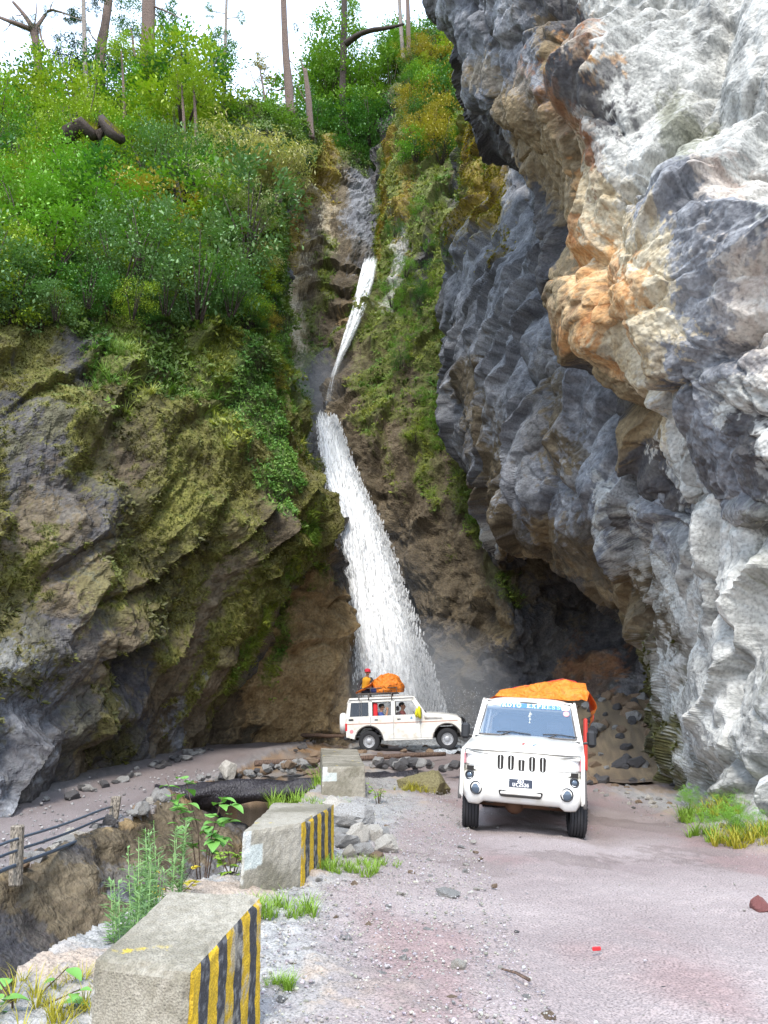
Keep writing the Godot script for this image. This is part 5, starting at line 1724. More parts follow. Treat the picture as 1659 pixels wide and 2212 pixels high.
func concrete_block(corners: Array, base: float, label: String, stripes: float, white: bool, seed_: int) -> void:
	# corners of the top: near left, near right, far right, far left
	var root := thing("guard_block", label, "guard block", Vector3.ZERO, 0.0, "concrete guard blocks along the road edge")
	var nl: Vector3 = corners[0]
	var nr: Vector3 = corners[1]
	var fr: Vector3 = corners[2]
	var fl: Vector3 = corners[3]
	var centre := (nl + nr + fr + fl) * 0.25
	var worn := func(p: Vector3, edge: float) -> Vector3:
		# chipped edges and a rough cast surface
		var q := p * 1.0 + Vector3(seed_, 0, 0)
		var chip := edge * (0.014 + 0.05 * maxf(0.0, n_mid.get_noise_3dv(q * 5.0) + 0.1))
		var mid := Vector3(centre.x, centre.y - 0.3, centre.z)
		return p + (mid - p).normalized() * chip + Vector3(1, 1, 1) * 0.006 * n_fine.get_noise_3dv(q * 4.0)
	var down := func(p: Vector3, t: float) -> Vector3: return Vector3(p.x, lerpf(p.y, base, t), p.z) + (p - centre) * Vector3(1, 0, 1) * 0.05 * t
	var faces := {
		"top": [func(u, v): return nl.lerp(nr, u).lerp(fl.lerp(fr, u), v), 40, 60],
		"end": [func(u, v): return down.call(nl.lerp(nr, u), v), 40, 50],
		"road_side": [func(u, v): return down.call(nr.lerp(fr, u), v), 150, 60],
		"far_end": [func(u, v): return down.call(fr.lerp(fl, u), v), 20, 20],
		"ravine_side": [func(u, v): return down.call(fl.lerp(nl, u), v), 40, 40]}
	var pos := PackedVector3Array()
	var col := PackedColorArray()
	var idx := PackedInt32Array()
	var paint_pos := PackedVector3Array()
	var paint_col := PackedColorArray()
	var paint_idx := PackedInt32Array()
	for key in faces:
		var f: Callable = faces[key][0]
		var nu: int = faces[key][1]
		var nv: int = faces[key][2]
		var at0 := pos.size()
		for j in nv + 1:
			for i in nu + 1:
				var u := float(i) / nu
				var v := float(j) / nv
				var p: Vector3 = f.call(u, v)
				var eu := minf(u, 1.0 - u) * (nr.distance_to(nl) if key != "road_side" and key != "ravine_side" else nr.distance_to(fr))
				var ev: float = v * (nl.y - base) if key != "top" else minf(v, 1.0 - v) * nl.distance_to(fl)
				var edge := clampf(1.0 - minf(eu, ev) / 0.035, 0.0, 1.0)
				# at a shared edge both faces must agree, so only distance to the edge counts
				p = worn.call(p, edge)
				pos.append(p)
				var m := n_mid.get_noise_3dv(p * 2.5)
				var g := n_fine.get_noise_3dv(p * 7.0)
				var c := Color(0.23, 0.205, 0.155).lerp(Color(0.38, 0.345, 0.28), clampf(0.5 + m + 0.8 * g, 0, 1))
				c = c.lerp(Color(0.13, 0.115, 0.075), smoothstep(0.12, 0.42, n_mid.get_noise_3dv(p * 1.7 + Vector3(0, 3, 8)) + 0.35 * g) * 0.7)
				if key == "top": c = c.lerp(Color(0.50, 0.38, 0.05), smoothstep(0.47, 0.55, n_mid.get_noise_3dv(p * 3.1 + Vector3(5, 0, 0)) + 0.2 * g))
				if key == "road_side" and stripes > 0.0:
					var un := u * stripes
					var wob := 0.10 * n_mid.get_noise_3d(p.x * 2.0, p.y * 9.0, p.z * 2.0)
					var yellow := int(floorf(un + wob)) % 2 == 0
					var wear := smoothstep(0.18, 0.42, n_mid.get_noise_3dv(p * 6.0 + Vector3(0, 9, 0)) + 0.35 * g + 0.22 * smoothstep(0.75, 1.0, v))
					var bottom := smoothstep(0.80, 0.86, v + 0.06 * m)
					var paint := Color(0.60, 0.38, 0.015) if yellow else Color(0.05, 0.05, 0.055)
					paint = paint * (0.9 + 0.3 * g)
					paint.a = 1.0
					c = paint.lerp(c, clampf(maxf(wear * 0.8, bottom), 0, 1))
					if not yellow and g > 0.25: c = c.lerp(Color(0.22, 0.22, 0.22), 0.5)
				if white and key == "end" and u < 0.36 and v > 0.13 + 0.03 * m and v < 0.32 + 0.03 * m and u + 0.06 * m < 0.34: c = Color(0.50, 0.53, 0.50)
				if white and (key == "end" and u < 0.13 + 0.05 * m and v < 0.2): c = Color(0.55, 0.56, 0.53)
				if key == "end" and u < 0.05 + 0.05 * m: c = c.lerp(Color(0.50, 0.48, 0.43), smoothstep(-0.05, 0.1, g + m))
				col.append(c)
		for j in nv:
			for i in nu:
				var a := at0 + j * (nu + 1) + i
				idx.append_array(PackedInt32Array([a, a + 1, a + nu + 1, a + 1, a + nu + 2, a + nu + 1]))
	var st := SurfaceTool.new()
	st.begin(Mesh.PRIMITIVE_TRIANGLES)
	st.set_smooth_group(-1)
	for k in idx:
		st.set_color(col[k])
		st.add_vertex(pos[k])
	st.generate_normals()
	put("concrete", st.commit(), M.concrete, root)
	# the stones mixed into the cast that have come loose at the foot
	for k in 3:
		var q := nr.lerp(fr, rng.randf())
		var o := put("chip", stone_meshes[rng.randi() % stone_meshes.size()], M.stone_grey, root)
		var s := rng.randf_range(0.025, 0.05)
		o.scale = Vector3(s, s * 0.7, s)
		o.position = Vector3(q.x + 0.06 + rng.randf() * 0.05, ground_y(q.x + 0.08, -q.z) + s * 0.4, q.z)

func timber(called: String, label: String, a: Vector3, b: Vector3, r0: float, r1: float, material: Material, bend := 0.0, group := "") -> void:
	var st := tool(true)
	var pts := []
	var rad := []
	for k in 17:
		var t := k / 16.0
		pts.append(a.lerp(b, t) + Vector3(0, bend * sin(PI * t), 0) + Vector3(0, 0.25, 0.2) * r0 * n_mid.get_noise_2d(t * 6.0, a.x * 9.0))
		rad.append(lerpf(r0, r1, t) * (1.0 + 0.16 * n_mid.get_noise_2d(t * 9.0 + 20.0, a.z)))
	tube(st, pts, rad, 20, 0.22 if r0 < 0.2 else 0.8)
	tag(put(called, done(st), material), label, "log", group)

func prop_materials() -> void:
	var m := mat("concrete", Color(1, 1, 1), 0.9)
	m.vertex_color_use_as_albedo = true
	m.albedo_texture = noise_tex(0.07, 4, [[0.0, 0.6], [0.35, 0.88], [0.6, 1.0], [1.0, 1.0]], 512, 61)
	m.uv1_triplanar = true
	m.uv1_scale = Vector3.ONE * 2.2
	m.heightmap_enabled = true
	m.heightmap_texture = height_tex(0.07, 4, 512, 62)
	m.heightmap_scale = 0.5
	stone_material("stone_grey", lin(0.42, 0.41, 0.40))
	stone_material("stone_pale", lin(0.62, 0.58, 0.52))
	stone_material("stone_brown", lin(0.34, 0.24, 0.16))
	stone_material("stone_dark", lin(0.13, 0.125, 0.13))
	stone_material("stone_red", lin(0.36, 0.13, 0.12))
	stone_material("stone_mossy", lin(0.22, 0.19, 0.09))
	for e in [["wet_timber", lin(0.035, 0.03, 0.036), 0.45], ["brown_timber", lin(0.16, 0.10, 0.07), 0.8], ["grey_post", lin(0.34, 0.29, 0.23), 0.85], ["bark", lin(0.22, 0.155, 0.125), 0.9], ["pale_bark", lin(0.36, 0.31, 0.27), 0.9], ["dark_bark", lin(0.07, 0.05, 0.04), 0.9], ["orange_bark", lin(0.26, 0.12, 0.05), 0.9]]:
		var w := mat(e[0], e[1], e[2])
		if not M.has("tex_wood"):
			M.tex_wood = noise_tex(0.03, 4, [[0.0, 0.35], [0.4, 0.75], [0.7, 1.0], [1.0, 1.0]], 512, 63)
			M.tex_wood_h = height_tex(0.03, 4, 512, 64)
		w.albedo_texture = M.tex_wood
		w.uv1_triplanar = true
		w.uv1_scale = Vector3(1.5, 0.6, 1.5)
		w.heightmap_enabled = true
		w.heightmap_texture = M.tex_wood_h
		w.heightmap_scale = 3.0
	mat("cable", lin(0.14, 0.18, 0.24), 0.45, 0.5)
	for k in 8: stone_meshes.append(rock_mesh(100 + k, Vector3(1, rng.randf_range(0.65, 1.0), rng.randf_range(0.7, 1.0))))

func build_props() -> void:
	# guard blocks
	concrete_block([at_y(200, 2072, 0.63), at_y(412, 2100, 0.63), at_y(570, 1928, 0.74), at_y(366, 1922, 0.74)], -0.22, "long concrete guard block with broad yellow and black stripes, beside the feathery weeds", 9.0, false, 3)
	concrete_block([at_y(524, 1797, 0.67), at_y(652, 1777, 0.67), at_y(722, 1737, 0.67), at_y(590, 1733, 0.67)], -0.2, "concrete guard block with a pale paint patch and thin stripes, beside the white stone heap", 9.0, true, 8)
	concrete_block([at_y(697, 1657, 0.66), at_y(788, 1655, 0.66), at_y(772, 1618, 0.70), at_y(693, 1616, 0.70)], -0.1, "unpainted crumbling concrete guard block in front of the side-on jeep", 0.0, true, 13)
	# the timbers of the bridge over the washout
	timber("bridge_log", "thick wet black log holding up the broken road edge", at(335, 1722, 20.2), at(905, 1690, 19.6), 0.26, 0.24, M.wet_timber, 0.0)
	timber("kerb_log", "thin brown log laid along the bridge in front of the side-on jeep", at(550, 1649, 22.6), at(962, 1628, 24.2), 0.075, 0.065, M.brown_timber, 0.0)
	timber("kerb_log", "pale brown log on the ground behind the side-on jeep", at(648, 1588, 31.0), at(752, 1591, 29.6), 0.075, 0.06, M.brown_timber, 0.0)
	# post and cable railing of the far road
	var rail := thing("cable_railing", "two weathered posts with three sagging blue grey cables along the far road", "railing")
	var feet := [at(35, 1876, 13.0), at(241, 1790, 17.0)]
	for k in 2:
		var p: Vector3 = feet[k]
		var st := tool()
		var h := 0.62
		var lean := func(v: Vector3) -> Vector3: return p + Vector3(v.x + 0.05 * (v.y / h) * (1 if k else -1), v.y, v.z) + Vector3.ONE * 0.012 * n_mid.get_noise_3d(v.x * 20.0, v.y * 6.0 + k * 9.0, v.z * 20.0)
		box(st, Vector3(-0.09, -0.25, -0.06), Vector3(0.09, h, 0.06), 0.02, lean)
		put("post", done(st), M.grey_post, rail)
	var ahead: Vector3 = feet[0] + (feet[0] - feet[1]) * 1.2
	for k in 3:
		var st := tool(true)
		var y: float = [0.47, 0.24, 0.03][k]
		var pts := []
		for j in 15:
			var t := j / 14.0
			var q := ahead.lerp(feet[0], t * 2.2) if t < 1.0 / 2.2 else (feet[0] as Vector3).lerp(feet[1], (t * 2.2 - 1.0) / 1.2)
			pts.append(q + Vector3(0, y + 0.03 * (1 if k else -1) - 0.03 * absf(sin(t * 2.2 * PI)), 0.08))
		tube(st, pts, [0.022 if k < 2 else 0.03], 6)
		put("cable", done(st), M.cable, rail)
	# rubble on the broken edge of the far road
	for k in 70:
		var d := rng.randf_range(12.0, 19.8)
		var x := far_edge(d) + rng.randf_range(-0.35, 0.25)
		var pick := rng.randf()
		var mt: Material = M.stone_grey if pick < 0.4 else M.stone_brown if pick < 0.62 else M.stone_dark if pick < 0.82 else M.stone_pale
		stone("rubble_stone", "broken stone in the rubble edge below the cable railing", "rubble along the far road edge", on_ground(x, d), rng.randf_range(0.06, 0.2) * (1.3 if d > 17.0 else 1.0), mt)
	for k in 46:
		var t := rng.randf()
		var p := at(390, 1712, 20.4).lerp(at(690, 1668, 20.8), t)
		var s := rng.randf_range(0.07, 0.2)
		var pick := rng.randf()
		stone("bridge_stone", "stone packed on top of the wet black bridge log", "stones packed over the bridge log", p + Vector3(0, 0.10 + rng.randf() * 0.18, rng.randf_range(-0.5, 0.1)), s, M.stone_grey if pick < 0.45 else M.stone_dark if pick < 0.75 else M.stone_brown)
	stone("boulder", "large pale rounded stone on the bridge beside the leafy shrub", "", at(492, 1668, 20.6), 0.30, M.stone_pale, 1.0)
	for k in 30:
		var p := at(790, 1652, 21.5).lerp(at(1000, 1660, 20.0), rng.randf())
		stone("bridge_stone", "stone packed on top of the wet black bridge log", "stones packed over the bridge log", p + Vector3(0, -0.05 + rng.randf() * 0.12, rng.randf_range(-0.6, 0.6)), rng.randf_range(0.07, 0.22), M.stone_dark if rng.randf() < 0.6 else M.stone_grey)
	var mb := stone("boulder", "mossy brown boulder between the unpainted guard block and the facing jeep", "", at(925, 1705, 17.0) + Vector3(0, -0.18, 0), 0.62, M.stone_mossy, 0.95)
	mb = stone("boulder", "dark wet boulder beside the mossy boulder", "", at(878, 1712, 17.6) + Vector3(0, -0.1, 0), 0.42, M.stone_dark, 0.7)
	# heap of stones beside the second block
	for e in [[768, 1792, 0.36, 0.55, "g"], [735, 1775, 0.22, 0.7, "p"], [765, 1838, 0.17, 0.9, "p"], [807, 1832, 0.16, 1.1, "p"], [742, 1850, 0.15, 0.8, "g"], [790, 1862, 0.17, 0.7, "g"], [836, 1850, 0.16, 1.0, "p"], [728, 1820, 0.14, 0.9, "g"], [780, 1812, 0.12, 0.8, "p"], [820, 1812, 0.14, 0.7, "g"], [755, 1870, 0.10, 0.7, "p"], [812, 1870, 0.09, 0.7, "b"]]:
		var p := at_y(e[0], e[1], 0.12 if e[1] < 1830 else 0.06)
		stone("heaped_stone", "angular stone in the white heap beside the patched guard block", "stone heap beside the guard block", Vector3(p.x, ground_y(p.x, -p.z) + (0.10 if e[1] < 1800 else 0.02), p.z), e[2], {"p": M.stone_pale, "g": M.stone_grey, "b": M.stone_brown}[e[4]], e[3])
	# stones strewn on the shoulder and the road
	for k in 90:
		var d := 4.6 + 9.0 * pow(rng.randf(), 1.6)
		var x := rng.randf_range(-0.75, 0.75) - 0.1 + 0.05 * d
		stone("loose_stone", "small loose stone lying on the gravel shoulder", "stones strewn on the shoulder", on_ground(x, d) + Vector3(0, -0.012, 0), rng.randf_range(0.012, 0.05), [M.stone_grey, M.stone_pale, M.stone_grey, M.stone_brown][rng.randi() % 4], 0.6)
	for k in 28:
		var d := 5.0 + 11.0 * pow(rng.randf(), 1.3)
		var x := rng.randf_range(0.9, 5.2)
		stone("road_stone", "small dark stone lying on the packed dirt road", "stones strewn on the road", on_ground(x, d) + Vector3(0, -0.015, 0), rng.randf_range(0.012, 0.035), [M.stone_grey, M.stone_brown, M.stone_dark][rng.randi() % 3], 0.55)
	for k in 60:
		var d := rng.randf_range(8.5, 19.0)
		var x := 5.0 + rng.randf_range(-0.45, 0.6) + 0.25 * smoothstep(16.0, 12.0, d)
		stone("drain_stone", "grey stone in the gravel strip under the pale cliff leg", "stones along the cliff foot", on_ground(x, d), rng.randf_range(0.025, 0.10), [M.stone_grey, M.stone_pale, M.stone_dark, M.stone_brown][rng.randi() % 4], 0.7)
	for k in 150:
		var d := rng.randf_range(19.0, 27.0)
		var x := rng.randf_range(4.2, 9.0)
		stone("cave_stone", "brown stone in the rubble slope inside the arch", "rubble slope inside the arch", on_ground(x, d), rng.randf_range(0.07, 0.32), [M.stone_brown, M.stone_brown, M.stone_dark, M.stone_grey][rng.randi() % 4], 0.75)
	for k in 50:
		var d := rng.randf_range(23.6, 32.0)
		var x := rng.randf_range(-3.2, 5.5)
		if absf(d - 28.8) < 1.1 and x < 3.2 and x > -1.8: continue
		stone("stream_stone", "wet dark stone where the stream crosses the road", "stones in the stream bed", on_ground(x, d), rng.randf_range(0.06, 0.22), [M.stone_dark, M.stone_dark, M.stone_brown][rng.randi() % 3], 0.7)
	for k in 40:
		var t := rng.randf()
		var p := at(60, 1716, 18.6).lerp(at(430, 1625, 26.8), t)
		stone("foot_stone", "grey stone at the foot of the mossy cliff", "stones at the mossy cliff foot", on_ground(p.x + rng.randf_range(0.0, 0.7), -p.z), rng.randf_range(0.05, 0.2), M.stone_dark if rng.randf() < 0.5 else M.stone_grey, 0.7)
	var rs := at_y(1640, 1985, -0.15)
	stone("boulder", "dark red rock lying on the road", "", on_ground(rs.x, -rs.z), 0.11, M.stone_red, 0.7)
	stone("boulder", "pale grey flat rock on the shoulder between road and patched guard block", "", on_ground(at_y(965, 1945, 0.05).x, -at_y(965, 1945, 0.05).z), 0.12, M.stone_grey, 0.5)
	stone("boulder", "pale pointed rock low on the gravel shoulder", "", on_ground(at_y(990, 2108, 0.05).x, -at_y(990, 2108, 0.05).z), 0.06, M.stone_pale, 0.9)
	stone("boulder", "pale rock at the foot of the limestone leg beside the grass", "", at(1610, 1770, 12.4) + Vector3(0, -0.25, 0), 0.36, M.stone_grey, 1.0)
	# litter
	var st := tool()
	var w := at_y(1291, 2087, -0.06)
	w.y = ground_y(w.x, -w.z) + 0.012
	box(st, Vector3(-0.03, -0.012, -0.008), Vector3(0.03, 0.012, 0.008), 0.004)
	var wr := put("wrapper", done(st), M.red_cloth)
	wr.position = w
	wr.rotation.y = 0.2
	tag(wr, "small red wrapper lying on the dirt road", "wrapper")
	st = tool()
	var a := at_y(1085, 2120, 0.03)
	var b := at_y(1145, 2142, 0.03)
	a.y = ground_y(a.x, -a.z) + 0.02
	b.y = ground_y(b.x, -b.z) + 0.02
	tube(st, [a, a.lerp(b, 0.5) + Vector3(0, 0.012, 0.01), b], [0.006, 0.008, 0.011], 6, 0.4)
	tag(put("stick", done(st), M.brown_timber), "thin brown stick lying on the edge of the dirt road", "stick")
	st = tool()
	a = at_y(1335, 1928, 0.0); b = at_y(1375, 1938, 0.0)
	# fine gravel
	var peb := []
	for k in 12000:
		var d := 3.8 + 16.0 * pow(rng.randf(), 2.0)
		var x: float
		if rng.randf() < 0.80: x = rng.randf_range(-1.3, 0.7) + 0.04 * d
		elif rng.randf() < 0.92: x = rng.randf_range(4.4, 5.6)
		else: x = rng.randf_range(0.6, 5.0)
		var s := rng.randf_range(0.003, 0.011) if rng.randf() < 0.85 else rng.randf_range(0.01, 0.018)
		var y := ground_y(x, d)
		var g := rng.randf_range(0.17, 0.42)
		peb.append([Transform3D(Basis.from_euler(Vector3(rng.randf() * 6.0, rng.randf() * 6.0, 0)).scaled(Vector3(s, s * 0.8, s)), Vector3(x, y + 0.012, -d)), Color(g, g * rng.randf_range(0.85, 1.0), g * rng.randf_range(0.75, 1.0))])
	for k in 600:
		var d := rng.randf_range(11.5, 23.0)
		var x := far_edge(d) - rng.randf_range(-0.4, 4.0) * rng.randf()
		var s := rng.randf_range(0.012, 0.05)
		var g := rng.randf_range(0.12, 0.4)
		peb.append([Transform3D(Basis.from_euler(Vector3(rng.randf() * 6.0, rng.randf() * 6.0, 0)).scaled(Vector3(s, s * 0.8, s)), on_ground(x, d) + Vector3(0, 0.01, 0)), Color(g, g * 0.95, g * 0.92)])
	var pm := mat("pebble", Color(1, 1, 1), 0.85)
	pm.vertex_color_use_as_albedo = true
	scatter("gravel", rock_mesh(200, Vector3(1, 0.8, 0.9), 0.3, 4), M.pebble, peb, "fine grey gravel strewn over shoulder and road")

# ---------------------------------------------------------------- water
func build_water() -> void:
	var m := mat("falling_water", Color(1, 1, 1), 0.5)
	m.vertex_color_use_as_albedo = true
	m.transparency = BaseMaterial3D.TRANSPARENCY_ALPHA
	m.albedo_color = Color(1, 1, 1, 1)
	var fall := thing("waterfall", "tall white waterfall pouring down between the cliffs onto the road", "waterfall")
	fall.set_meta("kind", "structure")
	# left edge, right edge and distance down the fall
	var lower := [[690, 900, 728, 39.4, 912], [688, 930, 735, 39.2, 930], [699, 1020, 768, 38.0, 1020], [728, 1130, 818, 36.6, 1130], [742, 1220, 850, 35.6, 1220], [752, 1320, 884, 34.7, 1320], [764, 1420, 914, 33.9, 1420], [775, 1500, 938, 33.3, 1500], [780, 1570, 960, 32.8, 1575]]
	var upper := [[786, 560, 816, 43.9, 556], [774, 610, 808, 43.5, 608], [762, 655, 795, 43.0, 653], [749, 700, 779, 42.5, 698], [738, 740, 761, 42.1, 738], [726, 778, 742, 41.7, 775], [712, 820, 726, 41.3, 818], [700, 880, 716, 40.9, 878]]
	for layer in 4:
		for e in [lower, upper]:
			var L := []
			var R := []
			for q in e:
				L.append(at(q[0], q[1], q[3]))
				R.append(at(q[2], q[4], q[3] - 0.3))
			var nv := 420 if e == lower else 160
			var nu := 110 if e == lower else 24
			L = spline(L, nv)
			R = spline(R, nv)
			var pos := PackedVector3Array()
			var col := PackedColorArray()
			var idx := PackedInt32Array()
			for j in nv:
				var t := float(j) / (nv - 1)
				for i in nu:
					var u := float(i) / (nu - 1)
					var uu := u + 0.03 * n_mid.get_noise_3d(u * 8.0, t * 14.0, layer * 7.0)
					var p: Vector3 = (L[j] as Vector3).lerp(R[j], uu)
					# water bunches into streaks that break up as they fall
					var st1 := n_mid.get_noise_3d(u * (15.0 if e == lower else 7.0) + layer * 13.0, t * (13.0 if e == lower else 5.0), layer * 3.0)
					var st2 := n_fine.get_noise_3d(u * 16.0 + layer * 5.0, t * 13.0, layer * 9.0)
					var st3 := n_fine.get_noise_3d(u * 40.0, t * 40.0, layer * 4.0 + 50.0)
					var bulge := 0.9 * sin(PI * u) * (0.4 + t)
					p += Vector3(0.15, 0, 1.0) * (bulge * 0.35 + 0.12 * st1 + 0.05 * st2 + 0.02 * st3 - 0.22 * layer + 0.3)
					pos.append(p)
					var thin := smoothstep(0.35, 1.0, t) * smoothstep(0.25, 0.95, u) if e == lower else 0.0
					var a := 1.6 + 0.8 * st1 + 0.6 * st2 + 0.25 * st3 - 1.3 * thin
					if e == upper: a = 0.6 + 1.3 * st1 + 1.1 * st2 + 0.9 * st3
					a *= smoothstep(0.0, 0.12, u + (0.30 if e == upper else 0.10) * st1 + 0.12 * st2 - 0.03) * smoothstep(1.0, 0.80, u + 0.16 * st2 + 0.14 * st1 + 0.08 * st3)
					if e == lower: a *= smoothstep(0.0, 0.10, t + 0.08 * st1 + 0.05 * st2)
					if e == upper: a *= lerpf(1.0, 0.0, smoothstep(0.5, 1.05, t + 0.3 * st2)) * smoothstep(0.0, 0.08, t)
					var w := clampf(0.92 + 0.1 * st2 + 0.1 * st1, 0.7, 0.97)
					col.append(Color(w * 0.955, w * 0.98, w, clampf(a, 0.0, 1.0)))
			for j in nv - 1:
				for i in nu - 1:
					var a := j * nu + i
					if col[a].a + col[a + 1].a + col[a + nu].a + col[a + nu + 1].a < 0.02: continue
					idx.append_array(PackedInt32Array([a, a + 1, a + nu, a + 1, a + nu + 1, a + nu]))
			var nor := PackedVector3Array()
			nor.resize(pos.size())
			for k in range(0, idx.size(), 3):
				var n := (pos[idx[k + 2]] - pos[idx[k]]).cross(pos[idx[k + 1]] - pos[idx[k]])
				for o in 3: nor[idx[k + o]] += n
			for k in nor.size(): nor[k] = nor[k].normalized() if nor[k].length_squared() > 0.0 else Vector3.UP
			var arr := []
			arr.resize(Mesh.ARRAY_MAX)
			arr[Mesh.ARRAY_VERTEX] = pos
			arr[Mesh.ARRAY_NORMAL] = nor
			arr[Mesh.ARRAY_COLOR] = col
			arr[Mesh.ARRAY_INDEX] = idx
			var mesh := ArrayMesh.new()
			mesh.add_surface_from_arrays(Mesh.PRIMITIVE_TRIANGLES, arr)
			put("water_sheet", mesh, M.falling_water, fall)
	# drops and splashes that leave the sheet
	var drops := []
	var dm := mat("spray", Color(1, 1, 1), 0.4)
	dm.vertex_color_use_as_albedo = true
	var Ls := []
	var Rs := []
	for q in lower:
		Ls.append(at(q[0], q[1], q[3]))
		Rs.append(at(q[2], q[4], q[3] - 0.3))
	Ls = spline(Ls, 200)
	Rs = spline(Rs, 200)
	for k in 7000:
		var t := pow(rng.randf(), 0.8)
		var j := int(t * 199)
		var u := rng.randf() * 1.16 - 0.06 if rng.randf() < 0.5 else 1.0 - 0.35 * rng.randf() * rng.randf() + 0.10 * rng.randf() * t
		var p: Vector3 = (Ls[j] as Vector3).lerp(Rs[j], u) + Vector3(0, 0, rng.randf_range(0.1, 1.0))
		var s := rng.randf_range(0.008, 0.028)
		var w := rng.randf_range(0.6, 0.88)
		drops.append([Transform3D(Basis(Vector3(0.2, 0, 1).normalized(), rng.randf_range(-0.15, 0.15)).scaled(Vector3(s, s * rng.randf_range(2.5, 7.0), s)), p), Color(w * 0.96, w * 0.98, w)])
	# white water round the foot
	for k in 2200:
		var a := rng.randf() * TAU
		var r := rng.randf() * 2.2
		var p := at(905, 1572, 32.4) + Vector3(cos(a) * r * 1.1 + 0.8, pow(rng.randf(), 3.0) * 1.6, sin(a) * r * 0.5)
		var s := rng.randf_range(0.006, 0.02)
		drops.append([Transform3D(Basis().scaled(Vector3(s, s * 1.3, s)), p), Color(0.8, 0.82, 0.85)])
	scatter("spray", rock_mesh(300, Vector3(1, 1, 1), 0.2, 3), M.spray, drops, "white spray flying off the waterfall")
	# the stream over the road beside the front wheel of the side-on jeep
	var st := tool(true)
	var nxx := 46
	var nzz := 46
	var wp := func(i: int, j: int) -> Vector3:
		var u := float(i) / nxx
		var v := float(j) / nzz
		var p := at(905, 1560, 33.0).lerp(at(1015, 1612, 26.4), v) + Vector3(lerpf(-1.6, 1.6, u) * lerpf(1.2, 0.55, v), 0, 0)
		var y := ground_y(p.x, -p.z) + 0.03 + 0.16 * maxf(0.0, n_mid.get_noise_2d(p.x * 3.0, p.z * 3.0)) + 0.06 * n_fine.get_noise_2d(p.x * 2.5, p.z * 2.5)
		y += 0.45 * exp(-pow((v - 0.05) / 0.15, 2)) * sin(PI * u)
		y -= 0.16 * pow(absf(u * 2.0 - 1.0), 4.0)
		return Vector3(p.x, y, p.z)
	for j in nzz:
		for i in nxx: quad(st, wp.call(i, j), wp.call(i + 1, j), wp.call(i + 1, j + 1), wp.call(i, j + 1))
	var sm := mat("white_water", lin(0.62, 0.66, 0.70), 0.3)
	sm.albedo_texture = noise_tex(0.03, 5, [[0.0, 0.45], [0.45, 0.75], [0.6, 1.0], [1.0, 1.0]], 512, 71)
	sm.uv1_triplanar = true
	sm.uv1_scale = Vector3(0.6, 0.6, 0.6)
	tag(put("stream", done(st), sm), "white water running off the foot of the fall across the road", "", "", "structure")
	# puddle
	st = tool(true)
	var pc := at_y(1340, 1686, -0.02)
	var ringp := []
	for k in 28:
		var a := TAU * k / 28.0
		var r := 1.0 + 0.35 * n_mid.get_noise_2d(cos(a) * 2.0, sin(a) * 2.0)
		var x := pc.x + cos(a) * 0.75 * r
		var d := -pc.z + sin(a) * 1.0 * r
		ringp.append(Vector3(x, near_level(pc.x, -pc.z) + 0.012, -d))
	var c0 := Vector3(pc.x, near_level(pc.x, -pc.z) + 0.012, pc.z)
	for k in 28:
		st.add_vertex(c0); st.add_vertex(ringp[k]); st.add_vertex(ringp[(k + 1) % 28])
	var pu := mat("puddle_water", lin(0.13, 0.10, 0.09), 0.06)
	tag(put("puddle", done(st), pu), "shallow puddle shining on the road under the arch", "", "", "structure")
	# mist
	for e in [[at(905, 1500, 32.0), Vector3(7.0, 6.0, 4.2), 0.30], [at(815, 1330, 34.0), Vector3(5.0, 9.0, 3.0), 0.06], [at(672, 840, 41.5), Vector3(5.0, 5.0, 3.5), 0.14]]:
		for shell in 6:
			var fv := FogVolume.new()
			fv.shape = RenderingServer.FOG_VOLUME_SHAPE_ELLIPSOID
			fv.size = e[1] * (0.35 + 0.17 * shell)
			var fm := FogMaterial.new()
			fm.albedo = Color(0.95, 0.97, 1.0)
			fm.density = e[2] / 6.0
			fv.material = fm
			fv.name = numbered("mist")
			add_child(fv)
			fv.position = e[0] + Vector3(0.05, -0.1, 0) * shell
			tag(fv, "pale mist hanging about the waterfall", "", "", "stuff")
# ---------------------------------------------------------------- plants
var crowns := {}

